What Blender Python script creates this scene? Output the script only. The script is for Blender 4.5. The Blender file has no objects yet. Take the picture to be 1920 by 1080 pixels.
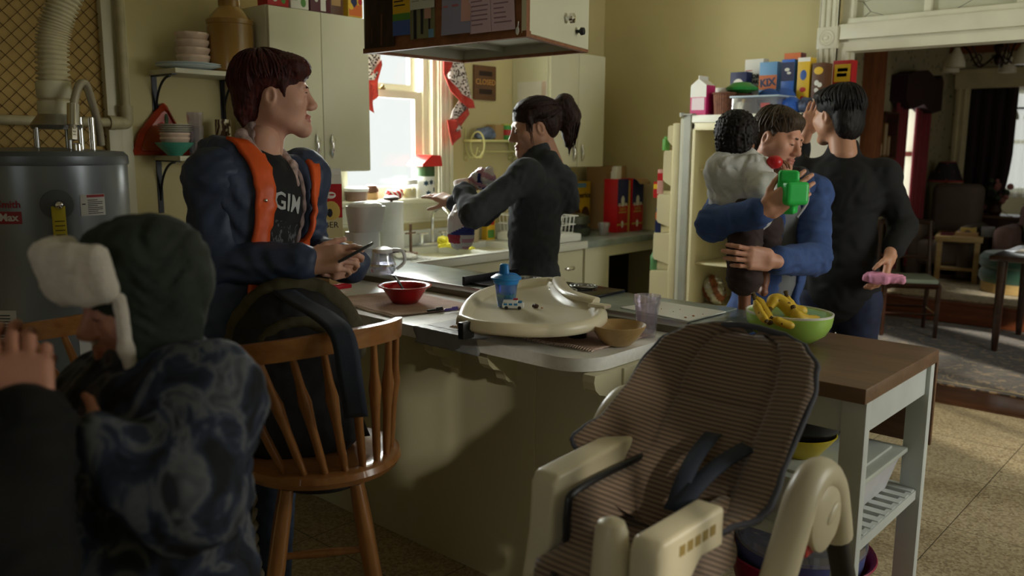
import bpy, bmesh, math, random
import numpy as np
from mathutils import Vector, Matrix
from mathutils.bvhtree import BVHTree
from mathutils.geometry import tessellate_polygon
random.seed(7); RNG = np.random.RandomState(11)
SC = bpy.context.scene; COL = SC.collection
V = Vector; PI = math.pi

# ------------------------------------------------------------------ materials
def _new(name):
    m = bpy.data.materials.new(name); m.use_nodes = True
    nt = m.node_tree; b = nt.nodes['Principled BSDF']
    return m, nt, b
def N(nt, t, **k):
    n = nt.nodes.new(t)
    for a, v in k.items():
        if a in n.inputs: n.inputs[a].default_value = v
        else: setattr(n, a, v)
    return n
def L(nt, a, b): nt.links.new(a, b)
def c4(c): return (c[0], c[1], c[2], 1)
def srgb(r, g, b):
    f = lambda x: (x/255/12.92) if x/255 <= .04045 else ((x/255+.055)/1.055)**2.4
    return (f(r), f(g), f(b))
def ramp(nt, fac, stops, interp='LINEAR'):
    r = N(nt, 'ShaderNodeValToRGB'); r.color_ramp.interpolation = interp
    e = r.color_ramp.elements
    while len(e) < len(stops): e.new(.5)
    for x, (p, c) in zip(e, stops): x.position = p; x.color = c4(c)
    L(nt, fac, r.inputs[0]); return r.outputs[0]
def coords(nt, scale=(1, 1, 1), rot=(0, 0, 0), kind='Object', loc=(0, 0, 0)):
    tc = N(nt, 'ShaderNodeTexCoord'); mp = N(nt, 'ShaderNodeMapping')
    mp.inputs['Scale'].default_value = scale; mp.inputs['Rotation'].default_value = rot; mp.inputs['Location'].default_value = loc
    L(nt, tc.outputs[kind], mp.inputs[0]); return mp.outputs[0]
def bump(nt, b, h, s=.3, d=.01):
    n = N(nt, 'ShaderNodeBump'); n.inputs['Strength'].default_value = s; n.inputs['Distance'].default_value = d
    L(nt, h, n.inputs['Height']); L(nt, n.outputs[0], b.inputs['Normal'])
def mat(name, col, rough=.5, metal=0, var=.12, scale=6, bmp=0, bs=60, stretch=(1, 1, 1), trans=0, alpha=1, spec=.5, sheen=0, ior=1.45, coat=0, sss=0):
    """principled with a little procedural variation in the pigment and optional bump"""
    m, nt, b = _new(name)
    b.inputs['Roughness'].default_value = rough; b.inputs['Metallic'].default_value = metal
    b.inputs['Specular IOR Level'].default_value = spec; b.inputs['IOR'].default_value = ior
    b.inputs['Transmission Weight'].default_value = trans; b.inputs['Alpha'].default_value = alpha
    b.inputs['Sheen Weight'].default_value = sheen; b.inputs['Coat Weight'].default_value = coat
    if sss: b.inputs['Subsurface Weight'].default_value = sss; b.inputs['Subsurface Radius'].default_value = (.02, .008, .004)
    co = coords(nt, stretch)
    n = N(nt, 'ShaderNodeTexNoise'); n.inputs['Scale'].default_value = scale; n.inputs['Detail'].default_value = 5
    L(nt, co, n.inputs['Vector'])
    a = tuple(x*(1-var) for x in col); c = tuple(min(1, x*(1+var)) for x in col)
    L(nt, ramp(nt, n.outputs['Fac'], [(.3, a), (.7, c)]), b.inputs['Base Color'])
    if bmp:
        n2 = N(nt, 'ShaderNodeTexNoise'); n2.inputs['Scale'].default_value = bs; n2.inputs['Detail'].default_value = 4
        L(nt, co, n2.inputs['Vector']); bump(nt, b, n2.outputs['Fac'], bmp)
    return m
def wood(name, c1, c2, rough=.45, scale=3, axis='X', coat=0, ring=8):
    m, nt, b = _new(name); b.inputs['Roughness'].default_value = rough; b.inputs['Coat Weight'].default_value = coat
    st = {'X': (.15, 1, 1), 'Y': (1, .15, 1), 'Z': (1, 1, .12)}[axis]
    co = coords(nt, st)
    n = N(nt, 'ShaderNodeTexNoise'); n.inputs['Scale'].default_value = scale*6; n.inputs['Detail'].default_value = 8; n.inputs['Distortion'].default_value = .6
    L(nt, co, n.inputs['Vector'])
    n2 = N(nt, 'ShaderNodeTexNoise'); n2.inputs['Scale'].default_value = scale*ring*4; n2.inputs['Detail'].default_value = 2
    L(nt, co, n2.inputs['Vector'])
    mx = N(nt, 'ShaderNodeMix'); mx.inputs[0].default_value = .35
    L(nt, n.outputs['Fac'], mx.inputs[2]); L(nt, n2.outputs['Fac'], mx.inputs[3])
    L(nt, ramp(nt, mx.outputs[0], [(.35, c1), (.65, c2)]), b.inputs['Base Color'])
    bump(nt, b, mx.outputs[0], .08); return m
def math_(nt, op, a, b=None, clamp=False):
    n = N(nt, 'ShaderNodeMath'); n.operation = op; n.use_clamp = clamp
    for i, v in enumerate((a, b)):
        if v is None: continue
        if isinstance(v, (int, float)): n.inputs[i].default_value = v
        else: L(nt, v, n.inputs[i])
    return n.outputs[0]
def sep(nt, v):
    s = N(nt, 'ShaderNodeSeparateXYZ'); L(nt, v, s.inputs[0]); return s.outputs
def mixc(nt, fac, a, b):
    n = N(nt, 'ShaderNodeMix'); n.data_type = 'RGBA'
    if isinstance(fac, (int, float)): n.inputs[0].default_value = fac
    else: L(nt, fac, n.inputs[0])
    for i, v in ((6, a), (7, b)):
        if isinstance(v, tuple): n.inputs[i].default_value = c4(v)
        else: L(nt, v, n.inputs[i])
    return n.outputs[2]
def noise(nt, co, s, d=4, dist=0):
    n = N(nt, 'ShaderNodeTexNoise'); n.inputs['Scale'].default_value = s; n.inputs['Detail'].default_value = d; n.inputs['Distortion'].default_value = dist
    L(nt, co, n.inputs['Vector']); return n.outputs['Fac']
def voro(nt, co, s, feat='F1'):
    n = N(nt, 'ShaderNodeTexVoronoi'); n.feature = feat; n.inputs['Scale'].default_value = s
    L(nt, co, n.inputs['Vector']); return n
def stripes(nt, coord, period, duty=.5):
    f = math_(nt, 'FRACT', math_(nt, 'MULTIPLY', coord, 1/period)); return math_(nt, 'LESS_THAN', f, duty)

# ------------------------------------------------------------------ mesh builder
class MB:
    def __init__(s): s.v = []; s.f = []; s.m = []; s.mi = 0
    def add(s, vs, fs, mi=None):
        o = len(s.v); s.v += [tuple(v) for v in vs]
        s.f += [tuple(i+o for i in f) for f in fs]; s.m += [s.mi if mi is None else mi]*len(fs); return s
    def box(s, lo, hi, bev=0, R=None, c=None, mi=None):
        bm = bmesh.new(); bmesh.ops.create_cube(bm, size=1)
        d = [h-l for l, h in zip(lo, hi)]; m = [(h+l)/2 for l, h in zip(lo, hi)]
        for v in bm.verts: v.co = V((v.co.x*d[0], v.co.y*d[1], v.co.z*d[2]))
        if bev: bmesh.ops.bevel(bm, geom=bm.edges[:], offset=min(bev, min(map(abs, d))*.45), segments=2, profile=.6, affect='EDGES')
        if R is not None:
            for v in bm.verts: v.co = R @ v.co
        for v in bm.verts: v.co += V(m)
        bmesh.ops.recalc_face_normals(bm, faces=bm.faces[:])
        s.bm(bm, mi); return s
    def bm(s, bm, mi=None):
        bm.verts.index_update(); s.add([v.co[:] for v in bm.verts], [[v.index for v in f.verts] for f in bm.faces], mi); bm.free(); return s
    def cb(s, c, d, bev=0, R=None, mi=None): return s.box([c[i]-d[i]/2 for i in range(3)], [c[i]+d[i]/2 for i in range(3)], bev, R, mi=mi)
    def lathe(s, prof, c=(0, 0, 0), n=24, M=None, mi=None, arc=2*PI):
        """prof: list of (r,z) bottom->top"""
        vs = []; fs = []; k = len(prof); full = abs(arc-2*PI) < 1e-6; m = n if full else n+1
        for i in range(m):
            a = arc*i/n
            for r, z in prof:
                p = V((r*math.cos(a), r*math.sin(a), z))
                if M is not None: p = M @ p
                vs.append((p.x+c[0], p.y+c[1], p.z+c[2]))
        for i in range(n):
            j = (i+1) % m
            for q in range(k-1): fs.append((i*k+q, j*k+q, j*k+q+1, i*k+q+1))
        s.add(vs, fs, mi)
        if full:
            if prof[0][0] > 1e-5: s.f.append(tuple(len(s.v)-m*k+i*k for i in reversed(range(n)))); s.m.append(s.mi if mi is None else mi)
            if prof[-1][0] > 1e-5: s.f.append(tuple(len(s.v)-m*k+i*k+k-1 for i in range(n))); s.m.append(s.mi if mi is None else mi)
        return s
    def tube(s, pts, r, n=10, cap=True, mi=None, flat=None):
        """swept tube; r number or list; flat=(a,b) elliptical factors"""
        P_ = [V(p) for p in pts]; k = len(P_); rs = r if isinstance(r, (list, tuple)) else [r]*k
        vs = []; fs = []; up = None
        for i, p in enumerate(P_):
            t = (P_[min(i+1, k-1)]-P_[max(i-1, 0)]).normalized()
            if up is None:
                up = V((0, 0, 1)) if abs(t.z) < .9 else V((1, 0, 0))
            x = t.cross(up).normalized(); y = x.cross(t).normalized(); up = y
            fa, fb = flat or (1, 1)
            for j in range(n):
                a = 2*PI*j/n; vs.append((p+x*math.cos(a)*rs[i]*fa+y*math.sin(a)*rs[i]*fb)[:])
        for i in range(k-1):
            for j in range(n):
                q = (j+1) % n; fs.append((i*n+j, i*n+q, (i+1)*n+q, (i+1)*n+j))
        if cap: fs.append(tuple(reversed(range(n)))); fs.append(tuple((k-1)*n+j for j in range(n)))
        return s.add(vs, fs, mi)
    def cyl(s, a, b, r, r2=None, n=20, mi=None):
        return s.tube([a, b], [r, r if r2 is None else r2], n, mi=mi)
    def prism(s, poly, z0, z1, M=None, mi=None):
        """poly 2D list (x,y) extruded in z, M maps local->world"""
        k = len(poly); vs = [V((x, y, z0)) for x, y in poly]+[V((x, y, z1)) for x, y in poly]
        if M is not None: vs = [M @ v for v in vs]
        tr = [tuple(t) for t in tessellate_polygon([[V((x, y, 0)) for x, y in poly]])]
        fs = tr+[tuple(k+i for i in reversed(t)) for t in tr]+[(i, (i+1) % k, k+(i+1) % k, k+i) for i in range(k)]
        bm = bmesh.new(); bv = [bm.verts.new(v) for v in vs]
        for f in fs: bm.faces.new([bv[i] for i in f])
        bmesh.ops.recalc_face_normals(bm, faces=bm.faces[:]); return s.bm(bm, mi)
    def grid(s, fn, nu, nv, mi=None, wrapu=False):
        vs = [tuple(fn(i/(nu if wrapu else nu-1), j/(nv-1))) for j in range(nv) for i in range(nu)]
        fs = [(j*nu+i, j*nu+(i+1) % nu, (j+1)*nu+(i+1) % nu, (j+1)*nu+i) for j in range(nv-1) for i in range(nu if wrapu else nu-1)]
        return s.add(vs, fs, mi)
    def ball(s, c, r, nu=16, nv=10, M=None, mi=None):
        r = r if isinstance(r, (tuple, list)) else (r, r, r)
        prof = [(math.cos(PI*(j/nv-.5)), math.sin(PI*(j/nv-.5))) for j in range(nv+1)]
        prof[0] = (0, -1); prof[-1] = (0, 1)
        S = Matrix.Diagonal((r[0], r[1], r[2])); 
        return s.lathe(prof, c, nu, (M @ S) if M is not None else S, mi)
    def text(s, txt, size, M, depth=.0008, mi=None, align='CENTER', bold=0):
        cu = bpy.data.curves.new('t', 'FONT'); cu.body = txt; cu.size = size; cu.align_x = align; cu.align_y = 'CENTER'
        cu.extrude = depth; cu.resolution_u = 2; cu.offset = bold
        o = bpy.data.objects.new('t', cu); COL.objects.link(o); dg = bpy.context.evaluated_depsgraph_get()
        me = bpy.data.meshes.new_from_object(o.evaluated_get(dg))
        s.add([(M @ v.co)[:] for v in me.vertices], [tuple(p.vertices) for p in me.polygons], mi)
        bpy.data.objects.remove(o); bpy.data.curves.remove(cu); bpy.data.meshes.remove(me); return s
    def build(s, name, mats, parent=None, smooth=True, local=False, solid=0, sub=0, weld=False, angle=40):
        me = bpy.data.meshes.new(name); off = V((0, 0, 0))
        root = parent
        while root is not None and root.parent is not None: root = root.parent
        if root is not None and not local: off = root.location
        me.from_pydata([(x-off[0], y-off[1], z-off[2]) for x, y, z in s.v], [], s.f)
        ms = mats if isinstance(mats, (list, tuple)) else [mats]
        for m in ms: me.materials.append(m)
        me.polygons.foreach_set('material_index', s.m)
        o = bpy.data.objects.new(name, me); COL.objects.link(o)
        if parent is not None: o.parent = parent
        if weld:
            bm = bmesh.new(); bm.from_mesh(me); bmesh.ops.remove_doubles(bm, verts=bm.verts[:], dist=1e-5)
            bmesh.ops.recalc_face_normals(bm, faces=bm.faces[:]); bm.to_mesh(me); bm.free()
        if smooth:
            me.polygons.foreach_set('use_smooth', [True]*len(me.polygons))
            if angle < 180: me.set_sharp_from_angle(angle=math.radians(angle))
        if solid:
            md = o.modifiers.new('s', 'SOLIDIFY'); md.thickness = solid; md.offset = 0
        if sub:
            md = o.modifiers.new('u', 'SUBSURF'); md.levels = sub; md.render_levels = sub
        return o
def tag(o, label, cat, group=None):
    o['label'] = label; o['category'] = cat
    if group: o['group'] = group
    return o
def thing(name, label, cat, loc=(0, 0, 0), group=None, rz=0):
    o = bpy.data.objects.new(name, None); COL.objects.link(o); o.location = loc; o.rotation_euler = (0, 0, rz)
    o.empty_display_size = .05; return tag(o, label, cat, group)
def single(mb, name, label, cat, mats, loc=None, group=None, **k):
    """a thing that is one mesh; origin at loc"""
    loc = V(loc) if loc is not None else V((0, 0, 0))
    mb.v = [(x-loc[0], y-loc[1], z-loc[2]) for x, y, z in mb.v]
    o = mb.build(name, mats, None, **k); o.location = loc; return tag(o, label, cat, group)
def struct(o): o['kind'] = 'structure'; return o
def rotz(a): return Matrix.Rotation(a, 3, 'Z')
def frame(o, x, y, z):
    return Matrix(((x[0], y[0], z[0], o[0]), (x[1], y[1], z[1], o[1]), (x[2], y[2], z[2], o[2]), (0, 0, 0, 1)))
def plane_frame(o, x, z):
    """text frame: local x -> x, local y -> z(up), normal = x cross up"""
    x = V(x).normalized(); z = V(z).normalized(); return frame(o, x, z, x.cross(z))
def arc(c, r, a0, a1, n): return [(c[0]+r*math.cos(a0+(a1-a0)*i/n), c[1]+r*math.sin(a0+(a1-a0)*i/n)) for i in range(n+1)]
def smooth_path(pts, n=8):
    """Catmull-Rom through pts"""
    p = [V(q) for q in pts]; out = []
    for i in range(len(p)-1):
        a, b, c, d = p[max(i-1, 0)], p[i], p[i+1], p[min(i+2, len(p)-1)]
        for k in range(n):
            t = k/n; out.append((.5*((2*b)+(c-a)*t+(2*a-5*b+4*c-d)*t*t+(3*b-a-3*c+d)*t**3))[:])
    out.append(p[-1][:]); return out

# ------------------------------------------------------------------ signed-distance modelling (numpy surface nets)
I3 = np.eye(3)
def cone(a, b, ra, rb=None, k=.02, sub=False): return dict(t='c', a=np.array(a, float), b=np.array(b, float), ra=ra, rb=ra if rb is None else rb, k=k, sub=sub)
def ell(c, r, R=None, k=.02, sub=False): return dict(t='e', c=np.array(c, float), r=np.array(r, float), R=I3 if R is None else np.array(R, float), k=k, sub=sub)
def rbox(c, h, R=None, rd=.01, k=.02, sub=False): return dict(t='b', c=np.array(c, float), r=np.array(h, float), R=I3 if R is None else np.array(R, float), rd=rd, k=k, sub=sub)
def xform(prims, M, s=1.0):
    M = np.array(M); R = M[:3, :3]; t = M[:3, 3]; out = []
    for p in prims:
        q = dict(p); q['k'] = p['k']*s
        if p['t'] == 'c': q['a'] = R@(p['a']*s)+t; q['b'] = R@(p['b']*s)+t; q['ra'] *= s; q['rb'] *= s
        else: q['c'] = R@(p['c']*s)+t; q['r'] = p['r']*s; q['R'] = R@p['R']
        if 'rd' in p: q['rd'] = p['rd']*s
        out.append(q)
    return out
def inflate(prims, d):
    out = []
    for p in prims:
        q = dict(p)
        if p['t'] == 'c': q['ra'] = p['ra']+d; q['rb'] = p['rb']+d
        else: q['r'] = p['r']+d
        out.append(q)
    return out
def sdf_mesh(prims, res=.008, disp=None, clip=None):
    km = max(p['k'] for p in prims); C = max(.03, km*1.25) + (.02 if disp else 0)
    lo = np.array([1e9]*3); hi = -lo
    def bb(p):
        if p['t'] == 'c':
            r = max(p['ra'], p['rb']); return np.minimum(p['a'], p['b'])-r, np.maximum(p['a'], p['b'])+r
        e = np.abs(p['R'])@p['r']; return p['c']-e, p['c']+e
    for p in prims:
        if not p['sub']: a, b = bb(p); lo = np.minimum(lo, a); hi = np.maximum(hi, b)
    lo -= C+res; hi += C+res
    if clip is not None: lo = np.maximum(lo, clip[0]); hi = np.minimum(hi, clip[1])
    n = np.ceil((hi-lo)/res).astype(int)+1
    ax = [(lo[i]+np.arange(n[i])*res).astype(np.float32) for i in range(3)]
    F = np.full(n, C, np.float32)
    for p in prims:
        a, b = bb(p); i0 = np.clip(np.floor((a-C-lo)/res).astype(int), 0, n); i1 = np.clip(np.ceil((b+C-lo)/res).astype(int)+1, 0, n)
        if (i1 <= i0).any(): continue
        sl = tuple(slice(i0[i], i1[i]) for i in range(3))
        X = ax[0][sl[0]][:, None, None]; Y = ax[1][sl[1]][None, :, None]; Z = ax[2][sl[2]][None, None, :]
        if p['t'] == 'c':
            d = (p['b']-p['a']).astype(np.float32); dd = float(d@d)+1e-12; a_ = p['a'].astype(np.float32)
            x = X-a_[0]; y = Y-a_[1]; z = Z-a_[2]
            t = np.clip((x*d[0]+y*d[1]+z*d[2])/dd, 0, 1)
            D = np.sqrt((x-t*d[0])**2+(y-t*d[1])**2+(z-t*d[2])**2)-(p['ra']+(p['rb']-p['ra'])*t)
        else:
            R = p['R']; x = X-p['c'][0]; y = Y-p['c'][1]; z = Z-p['c'][2]
            q = [x*R[0, i]+y*R[1, i]+z*R[2, i] for i in range(3)]
            if p['t'] == 'e':
                k0 = np.sqrt(sum((q[i]/p['r'][i])**2 for i in range(3))); k1 = np.sqrt(sum((q[i]/p['r'][i]**2)**2 for i in range(3)))
                D = k0*(k0-1)/np.maximum(k1, 1e-6)
            else:
                w = [np.abs(q[i])-(p['r'][i]-p['rd']) for i in range(3)]
                D = np.sqrt(sum(np.maximum(v, 0)**2 for v in w))+np.minimum(np.maximum(np.maximum(w[0], w[1]), w[2]), 0)-p['rd']
        A = F[sl]; k = max(p['k'], 1e-4)
        if p['sub']:
            h = np.clip(.5-.5*(A+D)/k, 0, 1); F[sl] = A*(1-h)-D*h+k*h*(1-h)
        else:
            h = np.clip(.5+.5*(A-D)/k, 0, 1); F[sl] = A*(1-h)+D*h-k*h*(1-h)
    if disp is not None:
        msk = np.abs(F) < .03; ii = np.nonzero(msk)
        F[ii] += disp(ax[0][ii[0]], ax[1][ii[1]], ax[2][ii[2]]).astype(np.float32)
    # surface nets
    S = F < 0
    cs = [(i, j, k) for i in (0, 1) for j in (0, 1) for k in (0, 1)]
    m = np.array(F.shape)-1
    g = lambda A, c: A[c[0]:c[0]+m[0], c[1]:c[1]+m[1], c[2]:c[2]+m[2]]
    cnt = sum(g(S, c).astype(np.int8) for c in cs); act = (cnt > 0) & (cnt < 8)
    idx = np.nonzero(act); nv = len(idx[0])
    if nv == 0: return [], []
    vid = np.full(act.shape, -1, np.int32); vid[idx] = np.arange(nv)
    vals = {c: F[idx[0]+c[0], idx[1]+c[1], idx[2]+c[2]] for c in cs}
    P3 = np.zeros((nv, 3)); W = np.zeros(nv)
    for a in range(3):
        for c in cs:
            if c[a]: continue
            e = list(c); e[a] = 1; e = tuple(e); f0, f1 = vals[c], vals[e]; cr = (f0 < 0) != (f1 < 0)
            t = np.where(cr, f0/np.where(cr, f0-f1, 1), 0)
            q = np.tile(np.array(c, float), (nv, 1)); q[:, a] += t
            P3[cr] += q[cr]; W[cr] += 1
    P3 /= W[:, None]; P3 = lo+(P3+np.stack(idx, 1))*res
    quads = []
    for a in range(3):
        b, c = (a+1) % 3, (a+2) % 3
        s0 = [slice(None)]*3; s1 = [slice(None)]*3; s0[a] = slice(0, -1); s1[a] = slice(1, None)
        ed = S[tuple(s0)] != S[tuple(s1)]; ins = S[tuple(s0)]
        e = np.stack(np.nonzero(ed), 1); ok = (e[:, b] > 0) & (e[:, c] > 0) & (e[:, b] < m[b]) & (e[:, c] < m[c]); e = e[ok]
        if not len(e): continue
        fl = ins[e[:, 0], e[:, 1], e[:, 2]]
        def at_(db, dc):
            q = e.copy(); q[:, b] -= db; q[:, c] -= dc; return vid[q[:, 0], q[:, 1], q[:, 2]]
        Q = np.stack([at_(1, 1), at_(0, 1), at_(0, 0), at_(1, 0)], 1)
        Q[~fl] = Q[~fl][:, ::-1]; quads.append(Q)
    Q = np.concatenate(quads); Q = Q[(Q >= 0).all(1)]
    return P3, Q
def sdf_add(mb, prims, res, disp=None, mi=None, clip=None, matfn=None):
    vs, fs = sdf_mesh(prims, res, disp, clip); vs = np.asarray(vs); fs = np.asarray(fs)
    if len(vs) == 0: return mb
    o = len(mb.v); mb.v += [tuple(v) for v in vs.tolist()]; mb.f += [tuple(q) for q in (fs+o).tolist()]
    if matfn is not None: mb.m += [int(x) for x in matfn(vs[fs].mean(1))]
    else: mb.m += [mb.mi if mi is None else mi]*len(fs)
    return mb
def folds(amp, freq, dirs, seed=0):
    r = np.random.RandomState(seed); ks = []
    for d in dirs:
        for _ in range(3):
            v = np.array(d, float)+r.normal(0, .35, 3); ks.append((v/np.linalg.norm(v)*freq*2.6*r.uniform(.6, 1.5), r.uniform(0, 6.28)))
    ws = [(r.normal(0, 1, 3)*freq*.6, r.uniform(0, 6.28)) for _ in range(3)]
    def f(x, y, z):
        w = sum(np.sin(k[0]*x+k[1]*y+k[2]*z+p) for k, p in ws)
        return amp*2.4*(sum(.62-np.abs(np.sin((k[0]*x+k[1]*y+k[2]*z+p)*.6+1.1*w)) for k, p in ks)/len(ks))
    return f

# ------------------------------------------------------------------ shared materials
CREAM = mat('cream_paint', srgb(205, 200, 168), .42, var=.05, scale=3, bmp=.03, bs=25)
CABW = mat('cabinet_paint', srgb(214, 212, 186), .38, var=.04, scale=2, bmp=.02, bs=30)
TRIMW = mat('trim_paint', srgb(222, 219, 196), .4, var=.06, scale=5, bmp=.03, bs=40)
YWALL = mat('yellow_wall', srgb(200, 188, 140), .75, var=.07, scale=1.6, bmp=.08, bs=45)
CHROME = mat('chrome', (.75, .75, .75), .12, 1, var=.03)
STEEL = mat('steel', (.45, .46, .46), .3, 1, var=.06, stretch=(1, 20, 1))
BLACKM = mat('black_metal', (.012, .014, .02), .4, .3)
BLACKP = mat('black_plastic', (.012, .012, .014), .35)
WHITEP = mat('white_plastic', srgb(232, 234, 232), .3, var=.02)
WHITEC = mat('white_ceramic', srgb(235, 235, 228), .15, var=.03)
PAPER = mat('paper', srgb(225, 222, 215), .8, var=.04)
INK = mat('ink', (.02, .02, .025), .7)
DKWOOD = wood('dark_wood', srgb(42, 22, 14), srgb(74, 40, 24), .4)
REDWOOD = wood('red_brown_wood', srgb(96, 50, 28), srgb(130, 72, 42), .4)
BRNWOOD = wood('brown_wood', srgb(92, 66, 46), srgb(120, 90, 64), .5)
def glassy(name, col, gl=.1, rough=.02, dens=.0, fac=.6):
    """thin clear sheet: see-through with a glossy coat"""
    m, nt, b = _new(name); nt.nodes.remove(b); out = nt.nodes['Material Output']
    t = N(nt, 'ShaderNodeBsdfTransparent'); t.inputs[0].default_value = c4(col)
    g = N(nt, 'ShaderNodeBsdfGlossy'); g.inputs['Roughness'].default_value = rough
    d = N(nt, 'ShaderNodeBsdfDiffuse'); d.inputs[0].default_value = c4(col)
    m1 = N(nt, 'ShaderNodeMixShader'); m1.inputs[0].default_value = dens; L(nt, t.outputs[0], m1.inputs[1]); L(nt, d.outputs[0], m1.inputs[2])
    lw = N(nt, 'ShaderNodeLayerWeight'); lw.inputs[0].default_value = .25
    f = math_(nt, 'MULTIPLY_ADD', lw.outputs['Facing'], fac); nt.nodes[-1].inputs[2].default_value = gl
    m2 = N(nt, 'ShaderNodeMixShader'); L(nt, f, m2.inputs[0]); L(nt, m1.outputs[0], m2.inputs[1]); L(nt, g.outputs[0], m2.inputs[2])
    L(nt, m2.outputs[0], out.inputs[0]); return m
PANE = glassy('window_glass', (.97, .98, .98), .01, fac=.04)
CLEARP = glassy('clear_plastic', (.9, .9, .95), .12, .08, .12)

def tile_mat():
    m, nt, b = _new('kitchen_floor_tile'); b.inputs['Roughness'].default_value = .42
    co = coords(nt, loc=(.255, .0, 0))
    x, y, z = sep(nt, co)
    def seam(v): return math_(nt, 'LESS_THAN', math_(nt, 'FRACT', math_(nt, 'MULTIPLY', v, 1/.6)), .006)
    s = math_(nt, 'MAXIMUM', seam(x), seam(y))
    v = voro(nt, coords(nt), 110); n2 = noise(nt, coords(nt), 3, 4)
    c = ramp(nt, v.outputs['Color'], [(.15, srgb(142, 126, 98)), (.5, srgb(174, 158, 126)), (.85, srgb(196, 182, 150))])
    c = mixc(nt, math_(nt, 'MULTIPLY', n2, .35), c, srgb(110, 92, 68))
    L(nt, mixc(nt, s, c, srgb(62, 52, 40)), b.inputs['Base Color'])
    bump(nt, b, v.outputs['Distance'], .06); return m
def wallpaper_mat():
    m, nt, b = _new('floral_wallpaper'); b.inputs['Roughness'].default_value = .8
    co = coords(nt); n1 = noise(nt, co, 9, 2, 1.5); v = voro(nt, co, 14)
    f1 = math_(nt, 'LESS_THAN', v.outputs['Distance'], .28); f2 = math_(nt, 'GREATER_THAN', n1, .52)
    c = mixc(nt, math_(nt, 'MULTIPLY', f1, f2), srgb(150, 140, 106), srgb(88, 90, 66))
    v2 = voro(nt, co, 7); c = mixc(nt, math_(nt, 'LESS_THAN', v2.outputs['Distance'], .12), c, srgb(112, 84, 68))
    L(nt, c, b.inputs['Base Color']); return m
def rug_mat(name, a, b_, c_, s):
    m, nt, b = _new(name); b.inputs['Roughness'].default_value = .95; b.inputs['Sheen Weight'].default_value = .2
    co = coords(nt); n = noise(nt, co, s, 2, 3.5); v = voro(nt, co, s*1.5)
    c = ramp(nt, n, [(.40, a), (.46, b_), (.54, b_), (.6, c_)], 'CONSTANT')
    c = mixc(nt, math_(nt, 'LESS_THAN', v.outputs['Distance'], .22), c, c_)
    L(nt, c, b.inputs['Base Color']); bump(nt, b, noise(nt, co, 250, 2), .25); return m
WALLP = wallpaper_mat()

# ------------------------------------------------------------------ kitchen shell (structure)
WX = -3.93; YB = 5.4; ZC = 3.05
struct(MB().box((-4.1, -2.6, -.1), (1.95, 5.42, 0)).build('floor', tile_mat()))
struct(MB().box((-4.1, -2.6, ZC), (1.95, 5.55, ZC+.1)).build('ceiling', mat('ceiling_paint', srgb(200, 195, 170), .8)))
w = MB()   # window wall
w.box((-4.1, -2.6, 0), (WX, 2.93, ZC)); w.box((-4.1, 3.67, 0), (WX, 5.55, ZC))
w.box((-4.1, 2.93, 0), (WX, 3.67, 1.19)); w.box((-4.1, 2.93, 2.62), (WX, 3.67, ZC))
struct(w.build('wall_left', YWALL))
w = MB(); w.box((-3.93, YB, 0), (-2.15, YB+.15, ZC)); w.box((.75, YB, 0), (1.95, YB+.15, ZC)); w.box((-2.15, YB, 2.95), (.75, YB+.15, ZC))
struct(w.build('wall_back', YWALL))
w = MB()   # right-hand wall with the glazed openings that light the kitchen
RX = 1.8
for lo, hi in (((RX, -2.6, 0), (RX+.15, -.75, ZC)), ((RX, -.75, 0), (RX+.15, -.36, ZC)), ((RX, -.36, 0), (RX+.15, -.02, 1.85)), ((RX, -.36, 2.8), (RX+.15, -.02, ZC)), ((RX, -.02, 0), (RX+.15, 2.9, ZC)),
               ((RX, 2.9, 0), (RX+.15, 4.9, .95)), ((RX, 2.9, 2.5), (RX+.15, 4.9, ZC)), ((RX, 4.9, 0), (RX+.15, 5.55, ZC))): w.box(lo, hi)
struct(w.build('wall_right', YWALL))
w = MB()
for lo, hi in (((-4.1, -2.75, 0), (-.6, -2.6, ZC)), ((-.6, -2.75, 0), (1.3, -2.6, .9)), ((-.6, -2.75, 2.5), (1.3, -2.6, ZC)), ((1.3, -2.75, 0), (1.95, -2.6, ZC))): w.box(lo, hi)
struct(w.build('wall_front', YWALL))
r = thing('window_6', '', '', (.35, -2.68, .9)); del r['label']; del r['category']; struct(r); f = MB()  # invented window behind the camera, made as an opening for the added fill
for lo, hi in (((-.6, -2.72, .9), (-.54, -2.63, 2.5)), ((1.24, -2.72, .9), (1.3, -2.63, 2.5)), ((-.6, -2.72, .9), (1.3, -2.63, .96)), ((-.6, -2.72, 2.44), (1.3, -2.63, 2.5)), ((.32, -2.7, .9), (.38, -2.65, 2.5))): f.box(lo, hi)
f.build('window_frame', TRIMW, r); MB().box((-.6, -2.69, .9), (1.3, -2.686, 2.5)).build('pane', PANE, r)
for n, (y0, y1, z0, z1, mul) in enumerate(((-.36, -.02, 1.85, 2.8, [(-.2,), (-.16,)]), (2.9, 4.9, .95, 2.5, [(3.57,), (4.23,)]))):  # first: unseen high slot, added and shaped to throw sun bands on the island
    r = thing('window_%d' % (n+3), 'painted window in the right-hand kitchen wall', 'window', (RX, (y0+y1)/2, z0)); del r['label']; del r['category']; struct(r)
    f = MB(); t = .05
    for lo, hi in (((RX, y0, z0), (RX+.1, y0+t, z1)), ((RX, y1-t, z0), (RX+.1, y1, z1)), ((RX, y0, z0), (RX+.1, y1, z0+t)), ((RX, y0, z1-t), (RX+.1, y1, z1))): f.box(lo, hi)
    for (m,) in mul: f.box((RX+.02, m-.02, z0), (RX+.08, m+.02, z1))
    f.box((RX+.02, y0, (z0+z1)/2-.02), (RX+.08, y1, (z0+z1)/2+.02))
    f.build('window_frame', TRIMW, r); MB().box((RX+.05, y0, z0), (RX+.054, y1, z1)).build('pane', PANE, r)

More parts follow.
